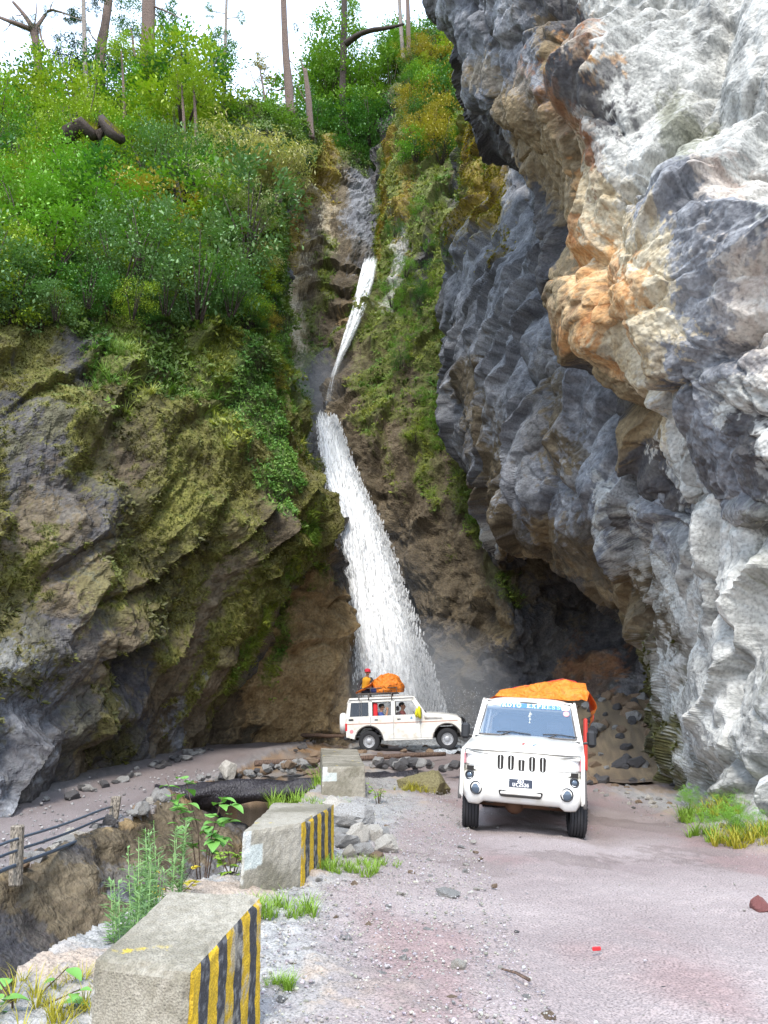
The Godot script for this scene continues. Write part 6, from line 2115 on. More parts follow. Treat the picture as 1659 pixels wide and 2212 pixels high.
func crown_mesh(sort: String, seed_: int) -> ArrayMesh:
	# leaves in clumps spread through a crown about 1.5 m across the radius; y = 0 is the middle
	var r := RandomNumberGenerator.new()
	r.seed = seed_
	var pos := PackedVector3Array()
	var nor := PackedVector3Array()
	var col := PackedColorArray()
	var clumps := 34
	var each := 62
	var ll := [0.09, 0.16]
	var ww := 0.30
	var spread := 0.42
	var shape := Vector3(1.5, 1.25, 1.5)
	match sort:
		"loose":
			clumps = 26; each = 58; spread = 0.40; ll = [0.11, 0.21]; ww = 0.27; shape = Vector3(1.5, 1.7, 1.5)
		"fine":
			clumps = 40; each = 85; ll = [0.06, 0.11]; ww = 0.26; spread = 0.36
		"tall":
			clumps = 30; each = 60; shape = Vector3(1.1, 2.4, 1.1); spread = 0.38
	for c in clumps:
		var d := Vector3(r.randf_range(-1, 1), r.randf_range(-0.8, 1), r.randf_range(-1, 1))
		while d.length() > 1.0 or d.length() < 0.35: d = Vector3(r.randf_range(-1, 1), r.randf_range(-0.8, 1), r.randf_range(-1, 1))
		var centre := d * shape * r.randf_range(0.85, 1.12)
		var tone := r.randf_range(0.72, 1.28)
		var warm := r.randf_range(-0.12, 0.16)
		var cs := spread * r.randf_range(0.6, 1.25)
		for k in each:
			var o := Vector3(r.randfn(), r.randfn() * 0.6, r.randfn()) * cs * 0.55
			var p := centre + o
			var out := (d * 0.5 + o.normalized() * 0.6 + Vector3(r.randf_range(-1, 1), r.randf_range(-0.6, 0.7), r.randf_range(-1, 1)) * 0.9).normalized()
			var side := out.cross(Vector3(r.randf_range(-0.6, 0.6), 1, r.randf_range(-0.6, 0.6))).normalized()
			var l := r.randf_range(ll[0], ll[1])
			var t := tone * r.randf_range(0.8, 1.2)
			leaf_quad(pos, nor, col, p, out, side, l, l * ww, Color(t * (1.0 + warm), t, t * (1.0 - warm * 0.5)))
	return raw_mesh(pos, nor, col)

func stems_mesh(seed_: int) -> ArrayMesh:
	# the stems of a shrub, from the ground (y = -1.6) into the crown
	var r := RandomNumberGenerator.new()
	r.seed = seed_
	var st := tool(true)
	for k in 7:
		var a := r.randf() * TAU
		var e := Vector3(cos(a) * r.randf_range(0.4, 1.1), r.randf_range(0.2, 1.1), sin(a) * r.randf_range(0.4, 1.1))
		var b := Vector3(cos(a) * 0.12, -1.35, sin(a) * 0.12)
		tube(st, [b, b.lerp(e, 0.4) + Vector3(0, 0.25, 0), e], [0.034, 0.024, 0.01], 6, 0.2)
	return done(st)

func bamboo_mesh(seed_: int) -> Array:
	var r := RandomNumberGenerator.new()
	r.seed = seed_
	var pos := PackedVector3Array()
	var nor := PackedVector3Array()
	var col := PackedColorArray()
	var st := tool(true)
	for k in 34:
		var a := r.randf() * TAU
		var out := Vector3(cos(a), 0, sin(a))
		var h := r.randf_range(2.2, 4.0)
		var reach := r.randf_range(0.5, 1.9)
		var pts := []
		for j in 7:
			var t := j / 6.0
			pts.append(out * (0.15 + reach * t * t) + Vector3(0, h * (t - 0.32 * t * t * t), 0))
		tube(st, pts, [0.016, 0.015, 0.013, 0.011, 0.009, 0.006, 0.003], 5)
		for q in 120:
			var t := r.randf_range(0.22, 1.0)
			var p: Vector3 = out * (0.15 + reach * t * t) + Vector3(0, h * (t - 0.32 * t * t * t), 0) + Vector3(r.randfn(), r.randfn() * 0.6, r.randfn()) * 0.17
			var d := (out * 0.4 + Vector3(r.randf_range(-1, 1), r.randf_range(-1.2, 0.15), r.randf_range(-1, 1))).normalized()
			var tone := r.randf_range(0.7, 1.3)
			leaf_quad(pos, nor, col, p, d, d.cross(Vector3(r.randf_range(-0.5, 0.5), 1, r.randf_range(-0.5, 0.5))).normalized(), r.randf_range(0.16, 0.30), 0.024, Color(tone, tone, tone))
	return [raw_mesh(pos, nor, col), done(st)]

func tinted_leaf(called: String, c: Color) -> StandardMaterial3D:
	var m := leaf_material(called)
	m.albedo_color = c.linear_to_srgb()
	return m

func shrub(label: String, group: String, p: Vector3, size: float, sort: int, leaf: Material, called := "shrub", category := "shrub") -> void:
	if group:
		var span := "small" if size < 0.9 else "large" if size > 1.45 else "middling"
		var form: String = ["dense round", "dense round", "dense round", "open airy", "open airy", "open airy", "fine leaved", "fine leaved", "fine leaved", "tall narrow", "tall narrow"][sort % 11]
		label = "%s %s %s" % [span, form, label]
		group = "%s %s %s" % [span, form, group]
	var root := thing(called, label, category, p, rng.randf() * TAU, group)
	var s := size / 1.5
	root.scale = Vector3(s, s * rng.randf_range(0.85, 1.2), s)
	var c := put("crown", crowns.list[sort % crowns.list.size()], leaf, root)
	c.position.y = 1.3
	var t := put("trunk", crowns.stems[sort % crowns.stems.size()], M.dark_bark, root)
	t.position.y = 1.3

func trunk(label: String, pts: Array, radii: Array, bark: Material, limbs: Array, leaf: Material = null, clumps: Array = [], called := "tree") -> void:
	# points are places in the scene
	var root := thing(called, label, "tree", pts[0])
	var st := tool(true)
	var loc := []
	for p in pts: loc.append(p - pts[0])
	var fine := spline(loc, 14)
	var rad := []
	for k in 14:
		var s := k / 13.0 * (radii.size() - 1)
		var i := mini(int(s), radii.size() - 2)
		rad.append(lerpf(radii[i], radii[i + 1], s - i))
	tube(st, fine, rad, 12, 0.18)
	put("trunk", done(st), bark, root)
	for l in limbs:
		st = tool(true)
		var q := []
		for p in l[0]: q.append(p - pts[0])
		var f2 := spline(q, 10)
		var r2 := []
		for k in 10: r2.append(lerpf(l[1], l[2], k / 9.0))
		tube(st, f2, r2, 8, 0.3)
		put("limb", done(st), bark, root)
	if leaf:
		for c in clumps:
			var o := put("crown", crowns.list[int(c[2])], leaf, root)
			o.position = c[0] - pts[0]
			o.scale = Vector3.ONE * (c[1] / 1.5)
			o.rotation.y = rng.randf() * TAU

func build_plants() -> void:
	crowns.list = []
	crowns.stems = []
	for k in 3: crowns.list.append(crown_mesh("round", 400 + k))
	for k in 3: crowns.list.append(crown_mesh("loose", 410 + k))
	for k in 3: crowns.list.append(crown_mesh("fine", 420 + k))
	for k in 2: crowns.list.append(crown_mesh("tall", 430 + k))
	for k in 4: crowns.stems.append(stems_mesh(440 + k))
	var kinds := [
		["fresh yellow green shrub crowding the wooded slope", tinted_leaf("leaf_fresh", lin(0.359, 0.484, 0.044))],
		["bright green shrub crowding the wooded slope", tinted_leaf("leaf_bright", lin(0.218, 0.430, 0.050))],
		["deep green shrub crowding the wooded slope", tinted_leaf("leaf_deep", lin(0.096, 0.240, 0.050))],
		["blue green shrub crowding the wooded slope", tinted_leaf("leaf_blue", lin(0.172, 0.309, 0.110))],
		["olive shrub with some reddish leaves on the wooded slope", tinted_leaf("leaf_olive", lin(0.437, 0.363, 0.061))]]
	tinted_leaf("leaf_far", lin(0.23, 0.40, 0.06))
	tinted_leaf("leaf_dark", lin(0.035, 0.09, 0.035))
	tinted_leaf("leaf_bamboo", lin(0.60, 0.57, 0.24))
	tinted_leaf("leaf_bamboo_pale", lin(0.52, 0.58, 0.30))
	tinted_leaf("leaf_yellow", lin(0.55, 0.42, 0.03))
	tinted_leaf("leaf_weed", lin(0.20, 0.34, 0.12))
	tinted_leaf("leaf_big", lin(0.17, 0.38, 0.08))
	tinted_leaf("leaf_grass", lin(0.20, 0.33, 0.03))
	tinted_leaf("leaf_fern", lin(0.34, 0.30, 0.02))
	# shrubs over the wooded slope, on the terrain of the cliff top
	var rows := [[330, 30.0, 31.5], [300, 31.5, 33.0]]
	var spots := []
	for row in [[255, 37.5], [285, 34.0], [330, 31.2], [375, 29.8], [425, 28.4], [475, 26.8], [525, 25.4], [575, 24.0], [620, 23.0]]:
		var px := -140.0 + rng.randf() * 50.0
		while px < (600.0 if row[0] < 400 else 545.0):
			var py: float = row[0] + rng.randf_range(-22, 22)
			var d: float = row[1] + (px - 260.0) * 0.0085 + rng.randf_range(-0.5, 0.5)
			spots.append([px, py, d])
			px += rng.randf_range(58, 100)
	for s in spots:
		if s[0] > 405 and s[1] > 225 and s[1] < 430: continue      # the bamboo stands here
		var k: int = [0, 0, 1, 1, 2, 3, 4][rng.randi() % 7]
		if s[1] > 480 and rng.randf() < 0.4: k = 3
		if s[1] < 320 and s[0] < 300 and rng.randf() < 0.5: k = 0
		if k == 4 and rng.randf() < 0.5: k = 1
		shrub(kinds[k][0], kinds[k][0].split(" ")[0] + " shrubs on the wooded slope", at(s[0], s[1] + 25, s[2] - 0.9) + Vector3(0, -0.5, 0), rng.randf_range(0.9, 2.15) * (s[2] / 29.0), rng.randi() % 11, kinds[k][1])
	shrub("big bright feathery bush in the middle of the wooded slope", "", at(195, 480, 24.6) + Vector3(0, -0.8, 0), 2.3, 7, M.leaf_bright)
	shrub("broad yellow green bush on the skyline of the wooded slope", "", at(130, 290, 30.6) + Vector3(0, -0.9, 0), 2.6, 6, M.leaf_fresh)
	shrub("tall leafy tree with open crown above the bamboo", "", at(400, 240, 31.5) + Vector3(0, -0.8, 0), 2.3, 4, M.leaf_fresh, "tree", "tree")
	# bamboo
	for e in [[520, 385, 31.0, 1.1, "leaf_bamboo", "big arching clump of straw green bamboo on the slope edge"], [600, 395, 31.8, 1.05, "leaf_bamboo", "straw green bamboo leaning out beside the rock ridge"], [465, 430, 29.6, 0.8, "leaf_bamboo_pale", "pale green bamboo below the straw green clump"], [545, 470, 29.5, 0.75, "leaf_bamboo_pale", "pale bamboo hanging over the cliff edge"], [440, 350, 31.5, 0.7, "leaf_bamboo_pale", "small pale bamboo clump among the dark shrubs"], [560, 560, 29.3, 0.5, "leaf_bamboo", "short straw coloured bamboo on the cliff shoulder"]]:
		var bm := bamboo_mesh(int(e[0]))
		var root := thing("bamboo", e[5], "bamboo", at(e[0], e[1] + 45, e[2] - 2.0), 0.0)
		root.scale = Vector3.ONE * (e[3] as float)
		put("crown", bm[0], M[e[4]], root)
		put("trunk", bm[1], M.pale_bark, root)
	# forest behind the fall and on the green buttress
	for k in 34:
		var px := rng.randf_range(640, 960)
		var py := rng.randf_range(170, 320) if px < 850 else rng.randf_range(110, 200)
		shrub("soft green tree in the forest above the falls", "trees above the falls", at(px, py, rng.randf_range(53, 60)) + Vector3(0, -2.0, 0), rng.randf_range(2.0, 3.2), rng.randi() % 11, M.leaf_far, "tree", "tree")
	for k in 16:
		var px := rng.randf_range(650, 860)
		shrub("dark tree low in the forest above the falls", "dark trees above the falls", at(px, rng.randf_range(260, 350), rng.randf_range(51, 56)) + Vector3(0, -1.5, 0), rng.randf_range(1.5, 2.2), rng.randi() % 11, M.leaf_deep, "tree", "tree")
	for k in 44:
		var px := rng.randf_range(885, 1040)
		var py := rng.randf_range(90, 330)
		var d := lerpf(51.0, 45.0, (py - 90) / 240.0)
		shrub("bush clinging to the green buttress", "bushes on the green buttress", at(px, py + 15, d - 0.9) + Vector3(0, -0.6, 0), rng.randf_range(0.9, 1.9), rng.randi() % 11, [M.leaf_bright, M.leaf_fresh, M.leaf_deep, M.leaf_olive][rng.randi() % 4])
	for k in 28:
		var py := rng.randf_range(420, 1000)
		var px := lerpf(870, 905, (py - 420) / 620.0) + rng.randf_range(-45, 75)
		var d := lerpf(43.6, 36.2, (py - 420) / 620.0)
		shrub("low bush hanging on the mossy wall beside the fall", "low bushes beside the fall", at(px, py, d - 0.35) + Vector3(0, -0.5, 0), rng.randf_range(0.35, 0.9), 6 + rng.randi() % 3, [M.leaf_bright, M.leaf_fresh, M.leaf_deep][rng.randi() % 3])
	for k in 95:
		var py := rng.randf_range(610, 860)
		var px := rng.randf_range(380, 585)
		var d := lerpf(25.0, 28.2, (px - 380) / 245.0) + (760 - py) * 0.004
		shrub("low bush on the mossy cliff face under the bamboo", "low bushes on the mossy cliff", at(px, py, d - 0.35) + Vector3(0, -0.45, 0), rng.randf_range(0.3, 0.75), 6 + rng.randi() % 3, [M.leaf_bright, M.leaf_fresh, M.leaf_deep, M.leaf_olive][rng.randi() % 4])
	for k in 70:
		var px := rng.randf_range(-60, 560)
		var py := rng.randf_range(545, 665) + 0.06 * px
		var d := lerpf(20.6, 27.4, (px + 60) / 620.0) + (640 - py) * 0.016
		var kk := rng.randi() % 4
		shrub(["yellow green", "bright green", "deep green", "blue green"][kk] + " bush spilling over the lip of the mossy cliff", ["yellow green", "bright green", "deep green", "blue green"][kk] + " bushes on the cliff lip", at(px, py, d - 0.5) + Vector3(0, -0.6, 0), rng.randf_range(0.45, 1.0), rng.randi() % 9, kinds[kk][1])
	# trees on the skyline
	var D := 36.0
	trunk("dead forked tree with mossy arms against the white sky", [at(86, 190, D), at(80, 110, D), at(72, 62, D)], [0.24, 0.20, 0.24], M.bark, [
		[[at(74, 66, D), at(45, 55, D - 0.5), at(18, 45, D - 0.6), at(-8, 34, D)], 0.17, 0.07], [[at(72, 62, D), at(52, 32, D), at(28, 4, D)], 0.16, 0.07], [[at(74, 66, D), at(92, 40, D + 0.5), at(108, 22, D + 0.6), at(135, 28, D + 0.5), at(172, 40, D + 0.6)], 0.12, 0.03], [[at(84, 60, D), at(94, 95, D - 0.4), at(108, 112, D - 0.4)], 0.06, 0.03], [[at(74, 60, D), at(78, 30, D), at(80, 0, D)], 0.05, 0.02], [[at(40, 53, D), at(30, 40, D), at(22, 30, D)], 0.04, 0.012], [[at(25, 47, D), at(15, 62, D), at(4, 70, D)], 0.04, 0.012], [[at(50, 30, D), at(38, 34, D), at(24, 24, D)], 0.035, 0.01], [[at(108, 22, D), at(112, 8, D), at(122, -6, D)], 0.035, 0.01], [[at(135, 28, D), at(142, 40, D), at(140, 54, D)], 0.03, 0.01], [[at(80, 110, D), at(92, 92, D), at(96, 84, D)], 0.05, 0.02]], M.leaf_dark, [[at(72, 60, D), 0.7, 7], [at(108, 24, D), 0.45, 6], [at(36, 48, D), 0.4, 8], [at(150, 36, D), 0.4, 4]])
	trunk("slender pale trunk on the skyline of the wooded slope", [at(186, 215, 35), at(183, 100, 35), at(178, -60, 35)], [0.15, 0.12, 0.11], M.pale_bark, [[[at(180, 45, 35), at(160, 38, 35), at(140, 30, 35)], 0.04, 0.015]], M.leaf_dark, [[at(165, 52, 36), 0.7, 4], [at(205, 10, 36), 0.6, 3]])
	trunk("bent reddish trunk among dark leaves on the skyline", [at(214, 200, 37), at(217, 110, 37), at(228, 50, 37), at(242, -60, 37)], [0.30, 0.28, 0.25, 0.22], M.bark, [[[at(220, 100, 37), at(200, 80, 37), at(190, 60, 37)], 0.06, 0.02]], M.leaf_dark, [[at(160, 105, 38), 1.1, 0], [at(248, 135, 38), 1.2, 1], [at(215, 165, 38.5), 1.3, 2], [at(275, 150, 38), 0.9, 3], [at(140, 150, 38), 1.1, 1]])
	trunk("thick pale trunk of a tall tree on the skyline", [at(318, 260, 36.5), at(318, 120, 36.5), at(322, 0, 36.5), at(322, -90, 36.5)], [0.44, 0.40, 0.37, 0.34], M.bark, [[[at(318, 150, 36.5), at(292, 120, 36.5), at(286, 80, 36.5), at(282, 60, 36.5)], 0.10, 0.04], [[at(322, 10, 36.5), at(360, 25, 36.2), at(400, 45, 36)], 0.07, 0.02]], M.leaf_deep, [[at(280, 30, 38), 1.1, 0], [at(365, 45, 38), 1.0, 4], [at(285, 85, 38), 1.0, 1], [at(400, 110, 37), 1.4, 0], [at(365, 140, 36), 1.2, 1], [at(330, 170, 35.5), 1.2, 2]])
	trunk("thin trunk with wispy blue green leaves on the skyline", [at(482, 235, 38), at(486, 120, 38), at(491, -60, 38)], [0.11, 0.09, 0.07], M.pale_bark, [[[at(490, 30, 38), at(468, 26, 38), at(446, 22, 38)], 0.03, 0.01], [[at(489, 40, 38), at(510, 38, 38), at(524, 40, 38)], 0.03, 0.01]], kinds[3][1], [[at(450, 24, 38), 0.4, 4], [at(522, 40, 38), 0.35, 3], [at(478, 80, 38.5), 0.85, 5], [at(490, 130, 39), 1.0, 4]])
	trunk("tall bare trunk standing alone against the white sky", [at(627, 250, 40), at(623, 180, 40), at(616, 90, 40), at(610, -80, 40)], [0.30, 0.26, 0.20, 0.17], M.bark, [[[at(622, 185, 40), at(600, 195, 40), at(570, 190, 40)], 0.05, 0.015], [[at(618, 120, 40), at(640, 150, 40), at(652, 175, 40)], 0.04, 0.01]], M.leaf_dark, [[at(640, 60, 40), 0.25, 3]])
	trunk("broken splintered snag beside the bare trunk", [at(672, 300, 43), at(667, 220, 43), at(659, 150, 43)], [0.22, 0.20, 0.12], M.bark, [[[at(660, 165, 43), at(653, 140, 43), at(650, 125, 43)], 0.08, 0.02], [[at(668, 230, 43), at(650, 200, 43), at(640, 175, 43)], 0.05, 0.015]])
	trunk("bare twiggy tree between the snag and the bamboo", [at(580, 270, 40), at(570, 200, 40), at(560, 140, 40)], [0.09, 0.07, 0.03], M.bark, [[[at(574, 220, 40), at(550, 180, 40), at(540, 150, 40)], 0.04, 0.01], [[at(572, 210, 40), at(595, 170, 40), at(600, 130, 40)], 0.04, 0.01], [[at(565, 170, 40), at(575, 140, 40), at(572, 110, 40)], 0.03, 0.008]], kinds[4][1], [[at(560, 150, 40.5), 0.8, 4]])
	trunk("slim grey trunk on the green buttress", [at(872, 130, 51), at(866, 60, 51), at(860, -60, 51)], [0.17, 0.15, 0.12], M.pale_bark, [])
	trunk("slim brown trunk beside the slim grey one", [at(884, 125, 50.5), at(882, 60, 50.5), at(879, -60, 50.5)], [0.2, 0.17, 0.14], M.bark, [])
	trunk("dark mossy tree with a long orange mossy bough", [at(738, 290, 52), at(742, 120, 52), at(745, -60, 52)], [0.3, 0.26, 0.2], M.dark_bark, [[[at(746, 96, 51), at(770, 78, 50.5), at(800, 66, 50), at(840, 60, 50), at(872, 52, 50)], 0.26, 0.09]], M.leaf_far, [[at(735, 60, 53), 2.2, 3], [at(715, 120, 53), 2.4, 4], [at(755, 10, 53), 1.0, 5]])
	for e in [[400, 330, 30.0, 0], [425, 320, 30.2, 1], [270, 260, 32.2, 2]]:
		trunk(["thin brown stem rising out of the shrubs beside the bamboo", "second thin stem close beside the one at the bamboo", "thin stem below the bent reddish trunk"][int(e[3])], [at(e[0], e[1], e[2]), at(e[0] - 3, e[1] - 70, e[2]), at(e[0] - 8, e[1] - 150, e[2])], [0.09, 0.07, 0.03], M.bark, [], M.leaf_fresh, [[at(e[0] - 8, e[1] - 150, e[2]), 0.9, 4]])
	for e in [[15, 250, 35.5, 2.0, 1, "leaf_bright"], [62, 205, 36.0, 1.9, 4, "leaf_deep"], [118, 190, 36.5, 2.0, 0, "leaf_fresh"], [170, 215, 35.5, 1.9, 3, "leaf_bright"], [232, 200, 36.5, 2.1, 5, "leaf_deep"], [285, 205, 36.0, 1.9, 1, "leaf_bright"], [345, 185, 36.5, 2.2, 4, "leaf_fresh"], [395, 170, 36.5, 2.2, 3, "leaf_bright"], [440, 190, 37.0, 2.0, 0, "leaf_deep"], [500, 235, 37.5, 1.6, 5, "leaf_fresh"], [555, 250, 38.0, 1.7, 4, "leaf_far"], [590, 265, 38.0, 1.5, 2, "leaf_far"]]:
		shrub({"leaf_bright": "bright green", "leaf_deep": "deep green", "leaf_fresh": "yellow green", "leaf_far": "soft green"}[e[5]] + " tree on the skyline of the wooded slope", {"leaf_bright": "bright green", "leaf_deep": "deep green", "leaf_fresh": "yellow green", "leaf_far": "soft green"}[e[5]] + " skyline trees", at(e[0], e[1] + 20, e[2]) + Vector3(0, -1.2, 0), e[3], e[4], M[e[5]], "tree", "tree")
	# overturned root with ferns
	var root := thing("stump", "dark overturned root with yellow ferns among the shrubs", "stump", at(205, 310, 27.3))
	var st := tool(true)
	var o0: Vector3 = root.position
	root.position.y -= 0.25
	tube(st, [at(150, 300, 27.3) - o0, at(152, 275, 27.1) - o0, at(180, 262, 27.0) - o0, at(208, 285, 27.0) - o0], [0.30, 0.34, 0.30, 0.2], 10, 0.6)
	tube(st, [at(214, 310, 27.3) - o0, at(216, 275, 27.0) - o0, at(222, 250, 27.0) - o0, at(240, 275, 26.9) - o0, at(266, 292, 26.9) - o0], [0.16, 0.24, 0.26, 0.24, 0.16], 10, 0.6)
	put("root", done(st), M.dark_bark, root)
	var bm := tuft_mesh("grass")
	for k in 40:
		var q := put("fern", bm, M.leaf_fern, root)
		var t := rng.randf()
		q.position = (at(150 + 62 * t, 262 + 14 * absf(t - 0.5), 26.9) if k % 3 else at(226 + 40 * t, 250 + 38 * t, 26.8)) - o0
		q.rotation.y = rng.randf() * TAU
		q.scale = Vector3.ONE * rng.randf_range(0.5, 1.0)
	# plants at the ravine edge
	leafy_plant("big leaved green shrub growing out of the ravine bank", at(440, 1905, 8.3), 1.0, 0.15, 62, M.leaf_big, 0.46)
	leafy_plant("small yellow leaved plant on the ravine bank", at(372, 1965, 6.5), 0.30, 0.07, 26, M.leaf_yellow, 0.30)
	leafy_plant("low weed with large lobed leaves at the ravine lip", at(40, 2215, 4.3), 0.28, 0.12, 12, M.leaf_big, 0.34)
	leafy_plant("small bright green plant beside the unpainted guard block", at(818, 1728, 14.0), 0.28, 0.08, 30, M.leaf_grass, 0.20)
	leafy_plant("small weed with yellowing leaves beside the patched block", at(500, 1925, 7.4), 0.5, 0.08, 40, M.leaf_grass, 0.18)
	for e in [[300, 2050, 5.7, 0.72], [335, 2010, 6.0, 0.78], [265, 2075, 5.4, 0.5], [355, 1985, 6.2, 0.7], [240, 2085, 5.5, 0.35], [315, 2060, 5.8, 0.6]]:
		feather_weed(at(e[0], e[1], e[2]), e[3])
	# grass tufts: [px, py, size, count, spread]
	for e in [[655, 1712, 17.0, 1.3, 26, 0.55, "leaf_grass", "dry yellow green grass beside the unpainted guard block"], [600, 1990, 6.3, 0.5, 26, 0.22, "leaf_grass", "bright grass tuft between the striped guard blocks"], [748, 1893, 8.0, 0.45, 30, 0.25, "leaf_grass", "bright grass at the foot of the white stone heap"], [818, 1878, 8.4, 0.35, 14, 0.18, "leaf_grass", "thin grass patch in front of the white stone heap"], [605, 2158, 4.75, 0.28, 16, 0.06, "leaf_grass", "single small grass tuft on the gravel at the long block"], [700, 1722, 13.0, 0.5, 22, 0.3, "leaf_grass", "grass at the foot of the unpainted guard block"], [135, 2190, 4.2, 0.4, 60, 0.42, "leaf_fern", "yellow moss and grass on the ravine lip beside the long block"], [1545, 1745, 13.6, 0.9, 40, 0.5, "leaf_grass", "green grass at the foot of the pale limestone leg"], [1600, 1790, 11.8, 0.8, 46, 0.55, "leaf_grass", "bushy grass beside the gravel strip at the cliff foot"], [1640, 1800, 11.3, 0.8, 40, 0.5, "leaf_fern", "yellowing grass beside the rock at the cliff foot"], [1575, 1715, 13.4, 0.8, 26, 0.4, "leaf_fern", "straw coloured grass climbing the pale limestone leg"], [895, 1722, 16.4, 0.6, 24, 0.35, "leaf_fern", "yellow green moss and grass around the mossy boulder"]]:
		var c := at(e[0], e[1], e[2])
		var g := thing("grass_tuft", e[7], "grass", c)
		for k in e[4]:
			var q := put("blades", bm, M[e[6]], g)
			var a := rng.randf() * TAU
			var r: float = sqrt(rng.randf()) * (e[5] as float)
			q.position = Vector3(cos(a) * r * 1.3, 0, sin(a) * r)
			var w := c + q.position
			q.position.y = maxf(ground_y(w.x, -w.z), c.y - 0.3) - c.y
			q.rotation.y = rng.randf() * TAU
			q.scale = Vector3.ONE * (e[3] as float) * rng.randf_range(0.5, 1.1)
		if e[7].begins_with("bushy") or e[7].begins_with("green"):
			for k in 5:
				var q := put("foliage", crowns.list[6 + k % 3], M.leaf_bright, g)
				q.position = Vector3(rng.randf_range(-0.45, 0.45), 0.15, rng.randf_range(-0.4, 0.4))
				q.scale = Vector3.ONE * rng.randf_range(0.10, 0.17)

func leafy_plant(label: String, p: Vector3, height: float, leaf: float, count: int, m: Material, spread: float) -> void:
	var root := thing("plant", label, "plant", p)
	var st := tool(true)
	var tips := []
	for k in 5:
		var a := TAU * k / 5.0 + rng.randf()
		var e := Vector3(cos(a) * spread * rng.randf_range(0.3, 1.0), height * rng.randf_range(0.55, 1.0), sin(a) * spread * 0.7)
		tube(st, [Vector3(0, -0.3, 0), e * Vector3(0.35, 0.5, 0.35), e], [0.008, 0.006, 0.003], 5)
		tips.append(e)
	put("stem", done(st), M.brown_timber, root)
	var lm: ArrayMesh = broad_leaf()
	for k in count:
		var e: Vector3 = tips[k % 5]
		var t := rng.randf_range(0.35, 1.0)
		var q := put("leaf", lm, m, root)
		var base := Vector3(e.x * lerpf(0.2, 1.0, t), e.y * t, e.z * lerpf(0.2, 1.0, t))
		var a := rng.randf() * TAU
		var d := Vector3(cos(a), rng.randf_range(-0.35, 0.45), sin(a)).normalized()
		q.basis = Basis.looking_at(d, Vector3.UP).scaled(Vector3.ONE * leaf * rng.randf_range(0.6, 1.25))
		q.position = base

var broad: ArrayMesh
func broad_leaf() -> ArrayMesh:
	# a pointed oval leaf one unit long, folded along its midrib and drooping at the tip; it points to -z
	if broad: return broad
	var st := tool(true)
	for s in [-1.0, 1.0]:
		for k in 8:
			var t0 := k / 8.0
			var t1 := (k + 1) / 8.0
			var f := func(t: float, w: float) -> Vector3: return Vector3(s * w * 0.36 * pow(sin(PI * pow(t, 0.75)), 0.9), -0.25 * t * t + 0.10 * w * sin(PI * t), -t)
			if s > 0: quad(st, f.call(t0, 0.0), f.call(t0, 1.0), f.call(t1, 1.0), f.call(t1, 0.0))
			else: quad(st, f.call(t0, 1.0), f.call(t0, 0.0), f.call(t1, 0.0), f.call(t1, 1.0))
	st.generate_normals()
	var arr := st.commit_to_arrays()
	var col := PackedColorArray()
	col.resize(arr[Mesh.ARRAY_VERTEX].size())
	col.fill(Color.WHITE)
	arr[Mesh.ARRAY_COLOR] = col
	broad = ArrayMesh.new()
	broad.add_surface_from_arrays(Mesh.PRIMITIVE_TRIANGLES, arr)
	return broad

func feather_weed(p: Vector3, h: float) -> void:
	var root := thing("weed", "feathery upright green weed between the ravine and the long block", "weed", p, 0.0, "feathery weeds at the ravine edge")
	var st := tool(true)
	var pos := PackedVector3Array()
	var nor := PackedVector3Array()
	var col := PackedColorArray()
	for k in 6:
		var a := rng.randf() * TAU
		var e := Vector3(cos(a) * 0.12, h * rng.randf_range(0.75, 1.0), sin(a) * 0.12)
		var b := Vector3(cos(a) * 0.05, -0.3, sin(a) * 0.05)
		tube(st, [b, b.lerp(e, 0.5) + Vector3(0.02, 0, 0), e], [0.006, 0.005, 0.002], 5)
		for q in 70:
			var t := rng.randf_range(0.3, 1.0)
			var c := b.lerp(e, t)
			var an := rng.randf() * TAU
			var d := Vector3(cos(an), rng.randf_range(0.05, 0.6), sin(an)).normalized()
			var l := rng.randf_range(0.05, 0.11) * (1.2 - 0.5 * t)
			var tone := rng.randf_range(0.75, 1.25)
			leaf_quad(pos, nor, col, c, d, d.cross(Vector3.UP).normalized(), l, l * 0.12, Color(tone, tone, tone))
	put("stem", done(st), M.leaf_weed, root)
	put("foliage", raw_mesh(pos, nor, col), M.leaf_weed, root)
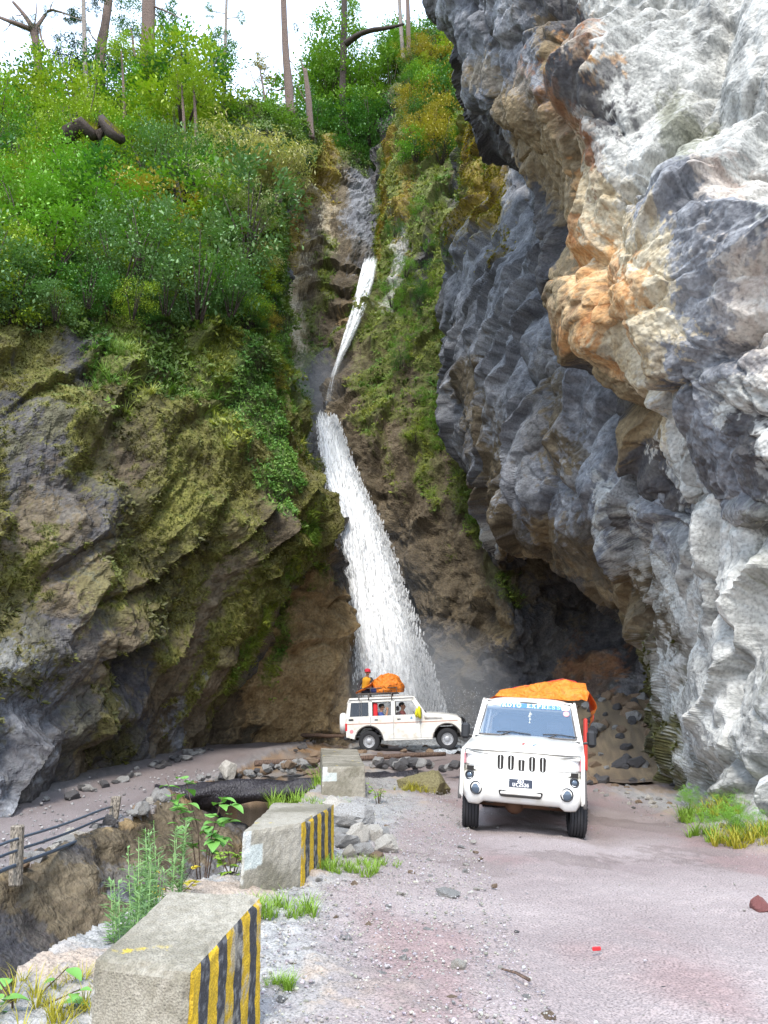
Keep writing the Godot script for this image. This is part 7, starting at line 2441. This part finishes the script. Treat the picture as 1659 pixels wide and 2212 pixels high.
func sky_and_camera() -> void:
	var cam := Camera3D.new()
	cam.name = "camera"
	cam.position = EYE
	cam.rotation.x = PITCH
	cam.fov = 66.0
	cam.near = 0.05
	cam.far = 400.0
	add_child(cam)
	cam.current = true
	var env := Environment.new()
	env.background_mode = Environment.BG_SKY
	var sky := Sky.new()
	var sm := ProceduralSkyMaterial.new()
	sm.sky_top_color = Color(0.80, 0.88, 0.99)
	sm.sky_horizon_color = Color(0.97, 0.985, 1.0)
	sm.sky_curve = 0.2
	sm.ground_bottom_color = Color(0.16, 0.18, 0.15)
	sm.ground_horizon_color = Color(0.3, 0.33, 0.3)
	sm.sun_angle_max = 40.0
	sky.sky_material = sm
	env.sky = sky
	env.background_energy_multiplier = 1.1
	env.tonemap_mode = Environment.TONE_MAPPER_LINEAR
	env.tonemap_exposure = 2.75
	env.sdfgi_enabled = true
	env.ssao_enabled = true
	env.ssil_enabled = true
	env.volumetric_fog_enabled = true
	env.volumetric_fog_density = 0.0
	var w := WorldEnvironment.new()
	w.environment = env
	add_child(w)
	var sun := DirectionalLight3D.new()
	sun.name = "sun"
	sun.light_energy = 0.5
	sun.light_angular_distance = 14.0
	sun.light_color = Color(1.0, 0.975, 0.94)
	sun.shadow_enabled = true
	sun.rotation = Vector3(deg_to_rad(-50), deg_to_rad(-10), 0)
	add_child(sun)

func _ready() -> void:
	rng.seed = 77
	sky_and_camera()
	setup_noise()
	ground_material()
	leaf_material("leaf")
	print("ground"); build_ground()
	print("cliffs"); build_cliffs()
	for sort in tuft_spots:
		print(sort, " ", tuft_spots[sort].size())
	scatter("moss", tuft_mesh("moss"), M.leaf, tuft_spots.get("moss", []), "short moss cushions clinging to the cliffs")
	scatter("grass", tuft_mesh("grass"), M.leaf, tuft_spots.get("grass", []), "tufts of grass growing on the cliff ledges")
	scatter("undergrowth", tuft_mesh("leafy"), M.leaf, tuft_spots.get("leafy", []), "low leafy undergrowth on the cliffs and slopes")
	vehicle_materials()
	prop_materials()
	print("jeeps ", Time.get_ticks_msec()); front_jeep()
	side_jeep()
	print("props ", Time.get_ticks_msec()); build_props()
	print("water ", Time.get_ticks_msec()); build_water()
	print("plants ", Time.get_ticks_msec()); build_plants()
	print("done ", Time.get_ticks_msec())
